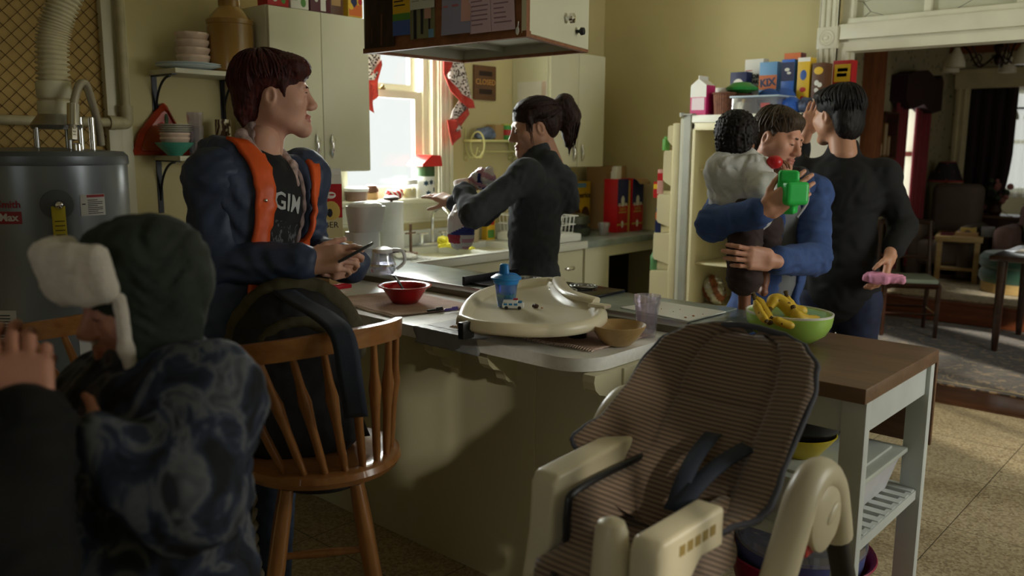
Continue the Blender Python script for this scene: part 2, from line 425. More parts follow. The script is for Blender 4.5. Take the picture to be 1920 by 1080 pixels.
# left window, its casing, sashes and sill
win = thing('window_1', '', '', (WX, 3.3, 1.2)); del win['label']; del win['category']; struct(win)
f = MB()
f.box((-4.1, 3.64, 1.19), (-3.93, 3.672, 2.62)); f.box((-4.1, 2.928, 1.19), (-3.93, 2.96, 2.62)); f.box((-4.1, 2.93, 2.59), (-3.93, 3.67, 2.622))
f.box((-4.0, 3.60, 1.19), (-3.97, 3.645, 2.6)); f.box((-4.0, 2.955, 1.19), (-3.97, 3.0, 2.6))   # stops
f.build('window_frame', TRIMW, win)
c = MB()
for y0, y1 in ((3.67, 3.79), (2.84, 2.93)):
    c.box((WX, y0, 1.2), (WX+.022, y1, 2.66)); c.box((WX, y0+.012, 1.2), (WX+.032, y0+.03, 2.66), .004)
    c.box((WX, y1-.035, 1.2), (WX+.036, y1-.008, 2.66), .006); c.box((WX, (y0+y1)/2-.012, 1.2), (WX+.028, (y0+y1)/2+.012, 2.66), .004)
c.box((WX, 2.82, 2.62), (WX+.03, 3.81, 2.76), .005); c.box((WX, 2.80, 2.75), (WX+.05, 3.83, 2.79), .008)
c.build('casing', TRIMW, win)
s = MB(); s.box((-4.08, 2.80, 1.165), (-3.83, 3.80, 1.195), .008); s.box((WX, 2.84, 1.06), (WX+.02, 3.76, 1.165), .004); s.box((WX, 2.84, 1.045), (WX+.03, 3.76, 1.065), .008)
s.build('sill', TRIMW, win)
def sash(x, z0, z1, name):
    q = MB(); y0, y1, t = 2.965, 3.605, .062
    q.box((x, y0, z0), (x+.035, y0+t, z1), .004); q.box((x, y1-t, z0), (x+.035, y1, z1), .004)
    q.box((x+.001, y0+t, z0), (x+.034, y1-t, z0+.07)); q.box((x+.001, y0+t, z1-.045), (x+.034, y1-t, z1))
    o = q.build(name, TRIMW, win); MB().box((x+.014, y0+t-.003, z0+.06), (x+.018, y1-t+.003, z1-.04)).build('pane', PANE, o); return o
lo_s = sash(-4.02, 1.195, 1.83, 'lower_sash'); sash(-4.06, 1.80, 2.59, 'upper_sash')
k = MB(); k.box((-4.0, 3.27, 1.83), (-3.975, 3.31, 1.842), .003); k.cyl((-3.985, 3.29, 1.84), (-3.985, 3.30, 1.852), .01); k.build('sash_lock', mat('brass', (.35, .25, .1), .35, .9), lo_s)

# doorway casing, rosette, transom
t1 = thing('trim_1', '', '', (-2.2, YB, 0)); del t1['label']; del t1['category']; struct(t1)
q = MB(); x0, x1 = -2.268, -2.152
def reeded(z0, z1):
    q.box((x0, YB-.022, z0), (x1, YB+.01, z1))
    for i in range(3):
        cx = x0+.022+i*.036; q.lathe([(.0155, z0), (.0155, z1)], (cx, YB-.02, 0), 12)
    q.box((x0, YB-.03, z0), (x0+.006, YB, z1)); q.box((x1-.006, YB-.03, z0), (x1, YB, z1))
reeded(.0, 2.125); reeded(2.245, 3.02); q.build('pillar_casing', TRIMW, t1)
q = MB(); q.box((x0-.006, YB-.036, 2.12), (x1+.006, YB, 2.25), .004)
M = Matrix.Rotation(PI/2, 3, 'X')
q.lathe([(.05, 0), (.05, .004), (.044, .008), (.038, .004), (.034, .004), (.03, .009), (.022, .003), (.018, .003), (.012, .010), (.004, .013), (0, .013)], ((x0+x1)/2, YB-.036, 2.185), 28, M)
q.build('rosette_block', TRIMW, t1)
t2 = thing('trim_2', '', '', (-.7, YB, 2.1)); del t2['label']; del t2['category']; struct(t2)
q = MB(); q.box((-2.152, YB-.02, 2.17), (.75, YB+.16, 2.262), .006); q.box((-2.152, YB+.0, 2.10), (.75, YB+.14, 2.155)); q.box((-2.152, YB+.025, 2.15), (.75, YB+.12, 2.175))
q.box((-2.152, YB+.02, 2.258), (.75, YB+.12, 2.30), .01); q.build('transom_beam', TRIMW, t2)
q = MB(); q.box((-2.152, YB+.03, 2.29), (-2.08, YB+.12, 2.96), .004)
for x in (-1.66, -1.18, -.7, -.22, .26): q.box((x-.02, YB+.05, 2.29), (x+.02, YB+.11, 2.96), .004)
q.build('transom_mullion', TRIMW, t2)
cm, nt, b = _new('transom_painted_panel'); b.inputs['Roughness'].default_value = .5
L(nt, mixc(nt, math_(nt, 'LESS_THAN', voro(nt, coords(nt, (1, 1, 2.5)), 2.3, 'DISTANCE_TO_EDGE').outputs['Distance'], .006), srgb(196, 196, 172), srgb(70, 66, 50)), b.inputs['Base Color'])
MB().box((-2.15, YB+.08, 2.29), (.75, YB+.09, 2.96)).build('transom_panel', cm, t2)
q = MB(); q.box((-2.15, YB, 0), (-2.10, YB+.15, 2.1)); q.box((-2.10, YB+.05, 0), (-2.085, YB+.1, 2.1)); q.build('door_jamb', TRIMW, t2)
struct(MB().box((-2.15, 5.42, -.1), (.75, 5.8, .012), .004).build('trim_3', wood('threshold_wood', srgb(50, 30, 18), srgb(78, 48, 28), .35, axis='X')))
# baseboards
struct(MB().box((-3.93, YB-.02, 0), (-2.28, YB, .14), .005).build('baseboard_back', TRIMW))
# left post beside the wire screen
q = MB(); q.box((WX, 1.655, 0), (WX+.05, 1.715, ZC), .004); q.box((WX, 1.715, 0), (WX+.02, 1.775, ZC), .003)
struct(q.build('trim_4', CREAM))

# ------------------------------------------------------------------ dining room and living room beyond the doorway
DARKFLOOR = wood('dining_floor_wood', srgb(52, 30, 18), srgb(84, 50, 30), .35, axis='X')
struct(MB().box((-3.1, 5.8, -.1), (3.2, 8.15, 0)).build('floor_dining', DARKFLOOR))
struct(MB().box((-3.1, 8.15, -.1), (3.2, 10.75, .18)).build('floor_living', wood('living_floor_wood', srgb(110, 58, 34), srgb(140, 80, 48), .35, axis='X')))
w = MB(); XL = -2.95
w.box((XL-.15, 5.55, 0), (XL, 8.98, ZC)); w.box((XL-.15, 9.72, 0), (XL, 10.75, ZC)); w.box((XL-.15, 8.98, 0), (XL, 9.72, .75)); w.box((XL-.15, 8.98, 2.15), (XL, 9.72, ZC))
struct(w.build('wall_dining_left', WALLP))
w = MB(); w.box((XL-.15, 10.6, 0), (-2.72, 10.75, ZC)); w.box((-1.55, 10.6, 0), (3.2, 10.75, ZC)); w.box((-2.72, 10.6, 2.2), (-1.55, 10.75, ZC))
struct(w.build('wall_living_far', WALLP))
w = MB(); RD = 2.4   # right wall with tall dining windows (out of frame)
for a, b_ in ((5.55, 5.75), (6.75, 7.6), (8.7, 10.75)): w.box((RD, a, 0), (RD+.15, b_, ZC))
for a, b_ in ((5.75, 6.75), (7.6, 8.7)): w.box((RD, a, 0), (RD+.15, b_, .7)); w.box((RD, a, 2.5), (RD+.15, b_, ZC))
struct(w.build('wall_dining_right', WALLP))
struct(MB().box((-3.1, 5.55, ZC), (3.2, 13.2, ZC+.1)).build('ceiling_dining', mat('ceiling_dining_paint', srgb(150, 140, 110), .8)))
struct(MB().box((-3.0, 5.551, 0), (-2.268, 5.556, ZC)).build('wall_dining_near', WALLP))
# brown fluted column at the step, picture rail, step riser
q = MB(); q.box((XL, 8.02, 0), (XL+.16, 8.16, 2.55), .004)
for i in range(3): q.box((XL+.16, 8.035+i*.042, .1), (XL+.168, 8.06+i*.042, 2.5), .006)
q.box((XL, 8.16, 0), (XL+.09, 8.34, 2.55)); struct(q.build('trim_5', wood('column_wood', srgb(110, 62, 36), srgb(150, 92, 56), .4, axis='Z')))
struct(MB().box((XL, 10.57, 2.56), (3.2, 10.6, 2.64), .008).build('trim_6', REDWOOD))
struct(MB().box((-2.95, 8.13, 0), (2.4, 8.152, .165)).box((-2.95, 8.11, .16), (2.4, 8.20, .185), .006).build('trim_7', REDWOOD))
# far doorway casing
q = MB(); FW = srgb(196, 184, 146)
q.box((-2.84, 10.56, .18), (-2.70, 10.61, 2.2), .01); q.box((-2.81, 10.545, .18), (-2.79, 10.57, 2.2)); q.box((-2.75, 10.545, .18), (-2.73, 10.57, 2.2)); q.box((-2.86, 10.55, 2.18), (-1.4, 10.61, 2.36), .01); q.box((-2.89, 10.53, 2.34), (-1.37, 10.61, 2.39), .01)
q.box((-1.57, 10.56, .18), (-1.43, 10.61, 2.2), .01); struct(q.build('trim_8', mat('old_cream_trim', FW, .5)))
# room past the far doorway: floor, wall with window
struct(MB().box((-4.6, 10.75, -.1), (0, 13.2, .18)).build('floor_hall', DARKFLOOR))
w = MB(); w.box((-4.6, 13.05, 0), (-3.05, 13.2, ZC)); w.box((-2.2, 13.05, 0), (0, 13.2, ZC)); w.box((-3.05, 13.05, 0), (-2.2, 13.2, .95)); w.box((-3.05, 13.05, 2.3), (-2.2, 13.2, ZC)); w.box((-4.7, 10.75, 0), (-4.6, 13.2, ZC)); w.box((0, 10.75, 0), (.1, 13.2, ZC))
struct(w.build('wall_hall', WALLP))
w2 = thing('window_2', '', '', (-2.95, 9.35, .75)); del w2['label']; del w2['category']; struct(w2)
q = MB()
for lo, hi in (((XL-.1, 8.98, .75), (XL-.02, 9.04, 2.15)), ((XL-.1, 9.66, .75), (XL-.02, 9.72, 2.15)), ((XL-.1, 8.98, .75), (XL-.02, 9.72, .82)), ((XL-.1, 8.98, 2.09), (XL-.02, 9.72, 2.15)), ((XL-.1, 8.98, 1.44), (XL-.03, 9.72, 1.49))): q.box(lo, hi)
q.build('window_frame', TRIMW, w2); MB().box((XL-.07, 8.98, .75), (XL-.066, 9.72, 2.15)).build('pane', PANE, w2)
w3 = thing('window_5', '', '', (-2.6, 13.1, .95)); del w3['label']; del w3['category']; struct(w3)
q = MB()
for lo, hi in (((-3.05, 13.06, .95), (-3.0, 13.12, 2.3)), ((-2.25, 13.06, .95), (-2.2, 13.12, 2.3)), ((-3.05, 13.06, .95), (-2.2, 13.12, 1.02)), ((-3.05, 13.06, 1.6), (-2.2, 13.12, 1.65)), ((-3.05, 13.06, 2.25), (-2.2, 13.12, 2.3))): q.box(lo, hi)
q.build('window_frame', TRIMW, w3); MB().box((-3.05, 13.1, .95), (-2.2, 13.104, 2.3)).build('pane', PANE, w3)

def cyl_patch(mb, c, r, a0, a1, z0, z1, mi=0, n=10):
    return mb.grid(lambda u, v: (c[0]+r*math.cos(a0+(a1-a0)*u), c[1]+r*math.sin(a0+(a1-a0)*u), z0+(z1-z0)*v), n, 2, mi)
def wrap_text(mb, txt, size, c, r, a, z, mi=0, bold=.0):
    t = MB(); t.text(txt, size, Matrix.Identity(4), .0004, bold=bold)
    mb.add([(c[0]+(r+p[2])*math.cos(a+p[0]/r), c[1]+(r+p[2])*math.sin(a+p[0]/r), z+p[1]) for p in t.v], t.f, mi); return mb
# ------------------------------------------------------------------ wire screen behind the heater
q = MB(); WH = .0012
for i in range(-60, 80):
    s0 = i*.058
    for sg in (1, -1):
        pts = []
        for y in (-.6, 1.655):
            z = (y*sg)*1.0+s0*1.0
            pts.append((y, z))
        (ya, za), (yb, zb) = pts
        t0, t1_ = 0, 1
        def clipz(ya, za, yb, zb):
            lo, hi = .1, 3.0; ts = [0, 1]
            if zb != za:
                ta, tb = (lo-za)/(zb-za), (hi-za)/(zb-za); ts = [max(0, min(ta, tb)), min(1, max(ta, tb))]
            return ts
        a, b_ = clipz(ya, za, yb, zb)
        if b_-a < .02: continue
        q.tube([(WX+.02+.002*sg, ya+(yb-ya)*a, za+(zb-za)*a), (WX+.02+.002*sg, ya+(yb-ya)*b_, za+(zb-za)*b_)], WH, 4, False)
wire = thing('wire_screen', 'tall diamond wire mesh screen in front of tan board behind the grey water heater', 'screen', (WX, .5, 0))
q.build('wire_mesh', mat('rusty_wire', srgb(70, 44, 26), .6, .5), wire)
b = MB(); b.box((WX, -.62, .05), (WX+.012, 1.655, 3.02)); b.build('backing_board', mat('tan_board', srgb(176, 146, 84), .8, var=.25, scale=1.2, bmp=.05), wire)
b = MB(); b.box((WX, -.66, .05), (WX+.035, -.6, 3.02), .004); b.build('screen_frame', CREAM, wire)

# ------------------------------------------------------------------ water heater
HC = (-3.5, 1.23); HR = .30
ht = thing('water_heater', 'tall grey cylindrical water heater with red brand label and yellow hang tag', 'water heater', (HC[0], HC[1], 0))
HG = mat('heater_grey_enamel', srgb(122, 128, 134), .28, .35, var=.04, scale=2)
MB().lathe([(.285, .03), (HR, .05), (HR, 1.425)], (HC[0], HC[1], 0), 64).build('tank', HG, ht)
MB().lathe([(HR+.004, 1.425), (HR+.006, 1.432), (HR+.004, 1.458), (HR-.012, 1.474), (.1, 1.487), (0, 1.489)], (HC[0], HC[1], 0), 64).build('top_cap', mat('heater_cap', srgb(96, 102, 108), .35, .3, var=.04), ht)
for a in (0, 2.1, 4.2): MB().cyl((HC[0]+.22*math.cos(a), HC[1]+.22*math.sin(a), 0), (HC[0]+.22*math.cos(a), HC[1]+.22*math.sin(a), .05), .02).build('leg', BLACKM, ht)
A0 = math.atan2(-HC[1], -HC[0])   # towards the room
def hp(deg, z, r=HR): a = A0+math.radians(deg); return (HC[0]+r*math.cos(a), HC[1]+r*math.sin(a), z)
def hang(deg): return A0+math.radians(deg)
d = MB(); a = hang(8); n_ = V((math.cos(a), math.sin(a), 0)); M = frame(hp(8, 1.29), V((0, 0, 1)).cross(n_), V((0, 0, 1)), n_).to_3x3()
d.lathe([(.055, .002), (.052, .01), (.0, .012)], hp(8, 1.29, HR-.008), 28, M); dd = d.build('drain_plate', mat('grey_plastic', srgb(84, 88, 94), .5), ht)
MB().lathe([(.016, .0), (.018, .02), (.012, .036), (0, .04)], hp(8, 1.29, HR+.002), 16, M).build('valve', CHROME, dd)
YT = mat('yellow_tag', srgb(196, 178, 44), .6, var=.05)
t = MB(); t.grid(lambda u, v: [x+n_[i]*(.012+.01*v) for i, x in enumerate(hp(8+8.5*(u-.5)*(1 if v < .85 else .5), 1.285-.175*v*1.0))], 4, 8, 0); 
t.v = t.v
for k in range(7): t.grid(lambda u, v: [x+n_[i]*.0245 for i, x in enumerate(hp(8+6*(u-.5), 1.235-.016*k-.004*v))], 3, 2, 1)
t.build('hang_tag', [YT, mat('tag_ink', srgb(110, 96, 30), .7)], ht, solid=.0015)
RED = mat('label_red', srgb(140, 22, 30), .5, var=.04); LABW = mat('label_white', srgb(190, 188, 184), .6, var=.03)
t = MB(); cyl_patch(t, HC, HR+.0015, hang(-40), hang(-13.5), 1.225, 1.268, 0, 14); wrap_text(t, 'ProMax', .036, HC, HR+.002, hang(-26.5), 1.247, 1, bold=.0012)
wrap_text(t, 'A.O. Smith', .034, HC, HR+.002, hang(-28.0), 1.292, 0, bold=.0008); t.build('brand_label', [RED, LABW], ht)
t = MB(); cyl_patch(t, HC, HR+.0015, hang(22.5), hang(41), 1.245, 1.322, 0); cyl_patch(t, HC, HR+.002, hang(27), hang(40.6), 1.311, 1.3205, 1)
for k in range(8): cyl_patch(t, HC, HR+.002, hang(27.5), hang(39 if k % 3 else 35), 1.300-.0068*k, 1.3025-.0068*k, 2)
cyl_patch(t, HC, HR+.002, hang(23.5), hang(26), 1.286, 1.29, 2); t.build('warning_label', [LABW, RED, INK], ht)
t = MB(); cyl_patch(t, HC, HR+.0015, hang(-40), hang(-22), .80, .92, 0); 
for k in range(9): cyl_patch(t, HC, HR+.002, hang(-39), hang(-26), .9-.011*k, .904-.011*k, 1)
t.build('data_label', [LABW, INK], ht); t = MB(); cyl_patch(t, HC, HR+.0015, hang(15), hang(45), .70, .80, 0); cyl_patch(t, HC, HR+.002, hang(34), hang(44), .785, .795, 1)
t.build('energy_label', [LABW, RED], ht)
PIPE = mat('galvanised_pipe', srgb(170, 170, 165), .35, .7)
dh = MB(); dh.lathe([(.085, 1.555), (.09, 1.57), (.07, 1.595), (.06, 1.61)], (HC[0]+.062, HC[1]+.045, 0), 28)
for k in range(4):
    a = k*PI/2+.5; dh.cyl((HC[0]+.055+.075*math.cos(a), HC[1]+.03+.075*math.sin(a), 1.482), (HC[0]+.055+.075*math.cos(a), HC[1]+.03+.075*math.sin(a), 1.56), .007)
dh.build('draft_hood', STEEL, ht)
for y_, s_ in ((.115, 0), (.145, 1)): MB().cyl((HC[0]+.10+.03*s_, HC[1]+y_, 1.47), (HC[0]+.10+.03*s_, HC[1]+y_, 1.60), .011).build('water_nipple', CHROME, ht)
MB().lathe([(.018, 1.47), (.018, 1.5), (.01, 1.505)], (HC[0]+.2, HC[1]+.06, 0), 14).build('relief_valve', CHROME, ht)

DUCT = mat('duct_beige', srgb(196, 186, 150), .55, .1, var=.1, scale=20)
base = V((HC[0]+.062, HC[1]+.045, 1.61)); dp = smooth_path([base+V((0, 0, .0)), base+V((0, 0, .08)), base+V((.005, .005, .25)), base+V((.02, .03, .36)), base+V((.05, .10, .52)), base+V((.08, .20, .68)), base+V((.10, .28, .9)), base+V((.10, .30, 1.42))], 40)
rr = [(.053+.0055*(1 if i % 4 < 2 else -1)) if i > 18 else .053 for i in range(len(dp))]
fd = thing('flue_duct', 'ribbed beige flexible flue duct rising from the top of the water heater', 'duct', base)
MB().tube(dp, rr, 28, angle if False else False).build('hose', DUCT, fd, angle=180)
k = MB(); k.lathe([(.057, 1.60), (.06, 1.605), (.06, 1.655), (.056, 1.66)], (base.x, base.y, 0), 28); k.lathe([(.057, 1.67), (.06, 1.675), (.06, 1.725), (.056, 1.73)], (base.x, base.y, 0), 28)
k.build('collar', CREAM, fd)
PCR = mat('painted_pipe', srgb(176, 166, 130), .5, var=.12, scale=20)
pp = thing('water_pipe', 'cream painted water pipe with elbow running along the wall above the heater', 'pipe', (-3.8, 1.72, 0))
PZ0 = 1.595
p_ = MB(); p_.cyl((-3.855, 1.725, PZ0+.03), (-3.855, 1.725, 3.0), .02); p_.cyl((-3.84, 1.70, PZ0), (-3.84, 1.10, PZ0-.0), .02); p_.cyl((-3.855, 1.725, PZ0), (-3.84, 1.66, PZ0), .02); p_.build('pipe_run', PCR, pp)
p_ = MB(); p_.tube(smooth_path([(-3.855, 1.725, PZ0+.06), (-3.855, 1.725, PZ0+.01), (-3.852, 1.71, PZ0), (-3.843, 1.66, PZ0)], 6), .028, 14); p_.cyl((-3.855, 1.725, PZ0+.045), (-3.855, 1.725, PZ0+.075), .03); p_.cyl((-3.845, 1.665, PZ0), (-3.843, 1.64, PZ0), .031); p_.build('elbow', PCR, pp)
p_ = MB(); p_.tube(smooth_path([(-3.84, 1.12, PZ0), (-3.82, 1.07, PZ0), (-3.80, 1.05, PZ0-.04), (-3.795, 1.045, PZ0-.1)], 6), .026, 12); p_.cyl((-3.795, 1.045, PZ0-.08), (-3.795, 1.045, 1.45), .024, mi=1); p_.build('drop_pipe', [PCR, BLACKM], pp)
fx = thing('flexible_hose', 'braided flexible hose looping from the water pipe down to the heater top', 'hose', (-3.4, 1.36, 1.6))
p_ = MB(); p_.tube(smooth_path([(-3.291, 1.274, 1.530), (-3.302, 1.286, 1.625), (-3.319, 1.316, 1.707), (-3.343, 1.352, 1.720), (-3.381, 1.386, 1.661), (-3.415, 1.418, 1.573), (-3.439, 1.434, 1.498)], 14), [.014+.0014*(i % 2) for i in range(85)], 10); p_.build('hose', mat('braid', srgb(168, 160, 138), .45, .4), fx, angle=180)
p_ = MB(); p_.cyl((-3.290, 1.273, 1.516), (-3.295, 1.278, 1.558), .017, n=6); p_.cyl((-3.296, 1.279, 1.568), (-3.305, 1.288, 1.645), .021); p_.build('coupling', CHROME, fx)
q = MB(); q.box((-3.10, .92, 0), (-2.88, 1.12, .2), .01)
single(q, 'storage_bin', 'dark grey box on the floor in front of the water heater', 'box', mat('grey_box', srgb(66, 66, 66), .6), (-2.99, 1.0, 0))

# ------------------------------------------------------------------ wall shelves with dishes (left of the tall cabinet)
SHP = mat('shelf_paint', srgb(206, 202, 176), .5)
def wshelf(z, y0, y1, lab):
    s = thing('wall_shelf', lab, 'shelf', (WX, (y0+y1)/2, z))
    MB().box((WX, y0, z-.022), (-3.68, y1, z), .003).build('board', SHP, s)
    for y in (y0+.02, y1-.06):
        m = MB(); m.box((WX, y-.012, z-.27), (WX+.006, y+.012, z-.022)); m.box((WX, y-.012, z-.028), (WX+.2, y+.012, z-.022))
        m.tube([(WX+.008+.15*(1-math.cos(t)), y, z-.21+.18*math.sin(t)) for t in [i*PI/2/12 for i in range(13)]], .0055, 8)
        m.build('bracket', BLACKM, s)
    return s
S1, S2 = 1.837, 1.452
wshelf(S1, 1.875, 2.298, 'upper white wall shelf on black iron brackets holding plates and brown jug'); wshelf(S2, 1.875, 2.298, 'lower white wall shelf on black iron brackets holding bowls and tumblers')
PLT = mat('pale_blue_plate', srgb(206, 218, 220), .2, var=.02)
plate = [(.02, 0), (.08, .002), (.09, .006), (.143, .016), (.145, .019), (.142, .020), (.088, .009), (0, .006)]
def dish(prof, c, name, lab, cat, m, group=None, n=36, sx=1):
    return single(MB().lathe([(r*sx, z+c[2]) for r, z in prof], (c[0], c[1], 0), n), name, lab, cat, m, c, group, angle=50)
dish(plate, (-3.785, 1.995, S1), 'dinner_plate', 'pale blue dinner plate lying directly on the upper wall shelf', 'plate', PLT, 'plates on the upper shelf')
dish(plate, (-3.785, 1.995, S1+.009), 'dinner_plate', 'pale blue dinner plate on top of another under the pink bowls', 'plate', PLT, 'plates on the upper shelf')
PINKC = mat('pink_cream_bowl', srgb(214, 188, 168), .3, var=.05)
def fluted(c, r, h, lab, group, rot=0):
    m = MB(); n = 40
    def fn(u, v):
        a = u*2*PI; out = v < .5; t = v*2 if out else 2-2*v; rr = (.62+.38*t**.6)*r*(1+.02*math.cos(10*a)*t)-(0 if out else .004)
        return (c[0]+rr*math.cos(a+rot), c[1]+rr*math.sin(a+rot), c[2]+h*t+(0 if out else .003))
    m.grid(fn, n, 17, wrapu=True); m.lathe([(0, c[2]+.0005), (.62*r, c[2]+.0005)], (c[0], c[1], 0), 24)
    return single(m, 'fluted_bowl', lab, 'bowl', PINKC, c, group)
for i in range(4): fluted((-3.785+.002*i, 2.02-.003*i, S1+.023+.033*i), .078, .042, ['lowest pink fluted bowl of the stack on the pale plates', 'second pink fluted bowl up in the stack on the plates', 'third pink fluted bowl up in the stack on the plates', 'topmost pink fluted bowl of the stack on the plates'][i], 'pink bowls on the upper shelf', i)
JUG = mat('jug_brown', srgb(150, 112, 52), .25, var=.25, scale=2.5, stretch=(1, 1, .4), coat=.6)
jy = 2.188
j = thing('stoneware_jug', 'large brown shouldered stoneware jug on the upper wall shelf beside the cabinet', 'jug', (-3.745, jy, S1))
MB().lathe([(.09, S1), (.104, S1+.008), (.106, S1+.20), (.104, S1+.215), (.107, S1+.218), (.107, S1+.238), (.103, S1+.241), (.055, S1+.292), (.05, S1+.297), (.05, S1+.325), (.044, S1+.325), (.044, S1+.29), (0, S1+.2)], (-3.745, jy, 0), 40).build('jug_body', JUG, j)
k = MB(); k.lathe([(.043, S1+.315), (.046, S1+.326), (.046, S1+.338), (.02, S1+.345), (.006, S1+.35)], (-3.745, jy, 0), 24); k.tube([(-3.745, jy+.02*math.cos(a), S1+.36+.018*math.sin(a)) for a in [i*PI/8-.3 for i in range(10)]], .004); k.build('lid', BRNWOOD, j)
# lower shelf
tri = [(1.775, S2), (2.06, S2), (2.045, S2+.03), (1.94, S2+.228), (1.925, S2+.24), (1.908, S2+.228), (1.80, S2+.10), (1.77, S2+.02)]
TRI = mat('terracotta_glaze', srgb(170, 58, 34), .25, var=.15, scale=12); 
m = MB(); F_ = Matrix(((0, 0, 1, 0), (1, 0, 0, 0), (0, 1, 0, 0), (0, 0, 0, 1)))
cy_, cz_ = 1.92, S2+.09; inn = [(cy_+(y-cy_)*.76, cz_+(z-cz_)*.76) for y, z in tri]
m.prism(tri, -3.925, -3.905, F_); 
for (a, b_, c_, d_) in [(tri[i], tri[(i+1) % 8], inn[(i+1) % 8], inn[i]) for i in range(8)]:
    vs = [(-3.905, *a), (-3.905, *b_), (-3.885, *[(a_*.3+q_*.7) for a_, q_ in zip(b_, c_)]), (-3.885, *[(a_*.3+q_*.7) for a_, q_ in zip(a, d_)]), (-3.9, *c_), (-3.9, *d_)]
    m.add(vs, [(0, 1, 2, 3), (3, 2, 4, 5)])
m.add([(-3.899, y, z) for y, z in inn], [tuple(range(8))], 1)
for cy, cz, r_ in ((1.905, S2+.135, .016), (1.945, S2+.12, .018), (1.925, S2+.10, .014)): m.ball((-3.898, cy, cz), (.003, r_, r_), 10, 6, mi=2)
m.ball((-3.897, 1.93, S2+.165), (.003, .009, .028), 10, 6, mi=3)
single(m, 'triangular_dish', 'red triangular dish with fruit motif leaning against the wall on the lower shelf', 'dish', [TRI, mat('dish_inner', srgb(190, 96, 58), .3), mat('dish_fruit', srgb(180, 40, 40), .4), mat('dish_leaf', srgb(60, 100, 50), .4)], (-3.9, 1.9, S2))
bowlp = [(.03, 0), (.035, .006), (.075, .045), (.085, .058), (.082, .060), (.07, .046), (.03, .010), (0, .009)]
dish(bowlp, (-3.775, 1.90, S2), 'soup_bowl', 'teal green bowl at the bottom of the stack on the lower shelf', 'bowl', mat('teal_glaze', srgb(70, 150, 130), .25))
for i in range(2): fluted((-3.775, 1.905, S2+.047+.02*i), .068, .034, ['pink fluted bowl nested inside the teal bowl', 'pink fluted bowl under the saucers in the teal bowl'][i], 'pink bowls on the lower shelf', i)
SAUC = mat('cream_saucer', srgb(204, 200, 182), .25)
for i in range(4): dish([(.03, 0), (.05, .002), (.073, .008), (.074, .010), (.05, .005), (0, .004)], (-3.775, 1.908, S2+.103+.0095*i), 'saucer', ['lowest cream saucer of the stack on the pink bowls', 'second cream saucer up in the stack on the pink bowls', 'third cream saucer up in the stack on the pink bowls', 'topmost cream saucer of the stack on the pink bowls'][i], 'saucer', SAUC, 'saucers on the lower shelf')
TUM = glassy('purple_tint_plastic', (.9, .87, .94), .1, .1, .06)
def tumbler(c, r0, r1, h, lab, group=None, m=TUM):
    o = MB(); o.lathe([(0, c[2]+.002), (r0*.95, c[2]), (r0, c[2]+.004), (r0*1.02, c[2]+h*.55), (r1*.96, c[2]+h*.72), (r1, c[2]+h*.78), (r1, c[2]+h), (r1-.003, c[2]+h), (r1-.004, c[2]+h*.78), (r0*.96, c[2]+h*.55), (r0-.003, c[2]+.012), (0, c[2]+.012)], (c[0], c[1], 0), 10 if group else 32)
    return single(o, 'tumbler', lab, 'glass', m, c, group, angle=25)
gy = 1.99
for i in range(2): tumbler((-3.745, gy, S2+.062*i), .031-.0*i, .037, .135, ['lower clear tumbler of the pair stacked on the lower shelf', 'upper clear tumbler of the pair stacked on the lower shelf'][i], 'stacked tumblers')
for i, (y, lab) in enumerate(((2.075, 'left small glass shaker with metal cap on the lower shelf'), (2.115, 'right small glass shaker with metal cap on the lower shelf'))):
    s = thing('glass_shaker', lab, 'shaker', (-3.72, y, S2), 'glass shakers')
    MB().lathe([(.016, S2), (.017, S2+.05), (.014, S2+.055)], (-3.72, y, 0), 12).build('jar', TUM, s); MB().lathe([(.017, S2+.055), (.017, S2+.072), (.01, S2+.078), (0, S2+.079)], (-3.72, y, 0), 12).build('cap', CHROME, s)
q = MB(); q.box((-3.9, 2.06, S2), (-3.77, 2.20, S2+.075), .004); single(q, 'wooden_box', 'brown wooden box behind the glass shakers on the lower shelf', 'box', BRNWOOD, (-3.83, 2.1, S2))
SW = mat('swirl_mug', srgb(170, 150, 112), .25); nt = SW.node_tree; wv = N(nt, 'ShaderNodeTexWave'); wv.inputs['Scale'].default_value = 14; wv.inputs['Distortion'].default_value = 9; L(nt, coords(nt), wv.inputs['Vector']); L(nt, ramp(nt, wv.outputs['Fac'], [(.4, srgb(190, 176, 140)), (.5, srgb(70, 50, 32))]), nt.nodes['Principled BSDF'].inputs['Base Color'])
mg = thing('swirl_mug', 'cream mug with brown swirls standing on the wooden box', 'mug', (-3.81, 2.165, S2+.075))
MB().lathe([(.032, S2+.075), (.036, S2+.08), (.037, S2+.17), (.034, S2+.17), (.032, S2+.085), (0, S2+.083)], (-3.81, 2.165, 0), 24).build('cup', SW, mg)
MB().tube([(-3.775+.026*math.sin(t), 2.165, S2+.122+.028*math.cos(t)) for t in [i*PI/8 for i in range(9)]], .006, 8).build('handle', SW, mg)

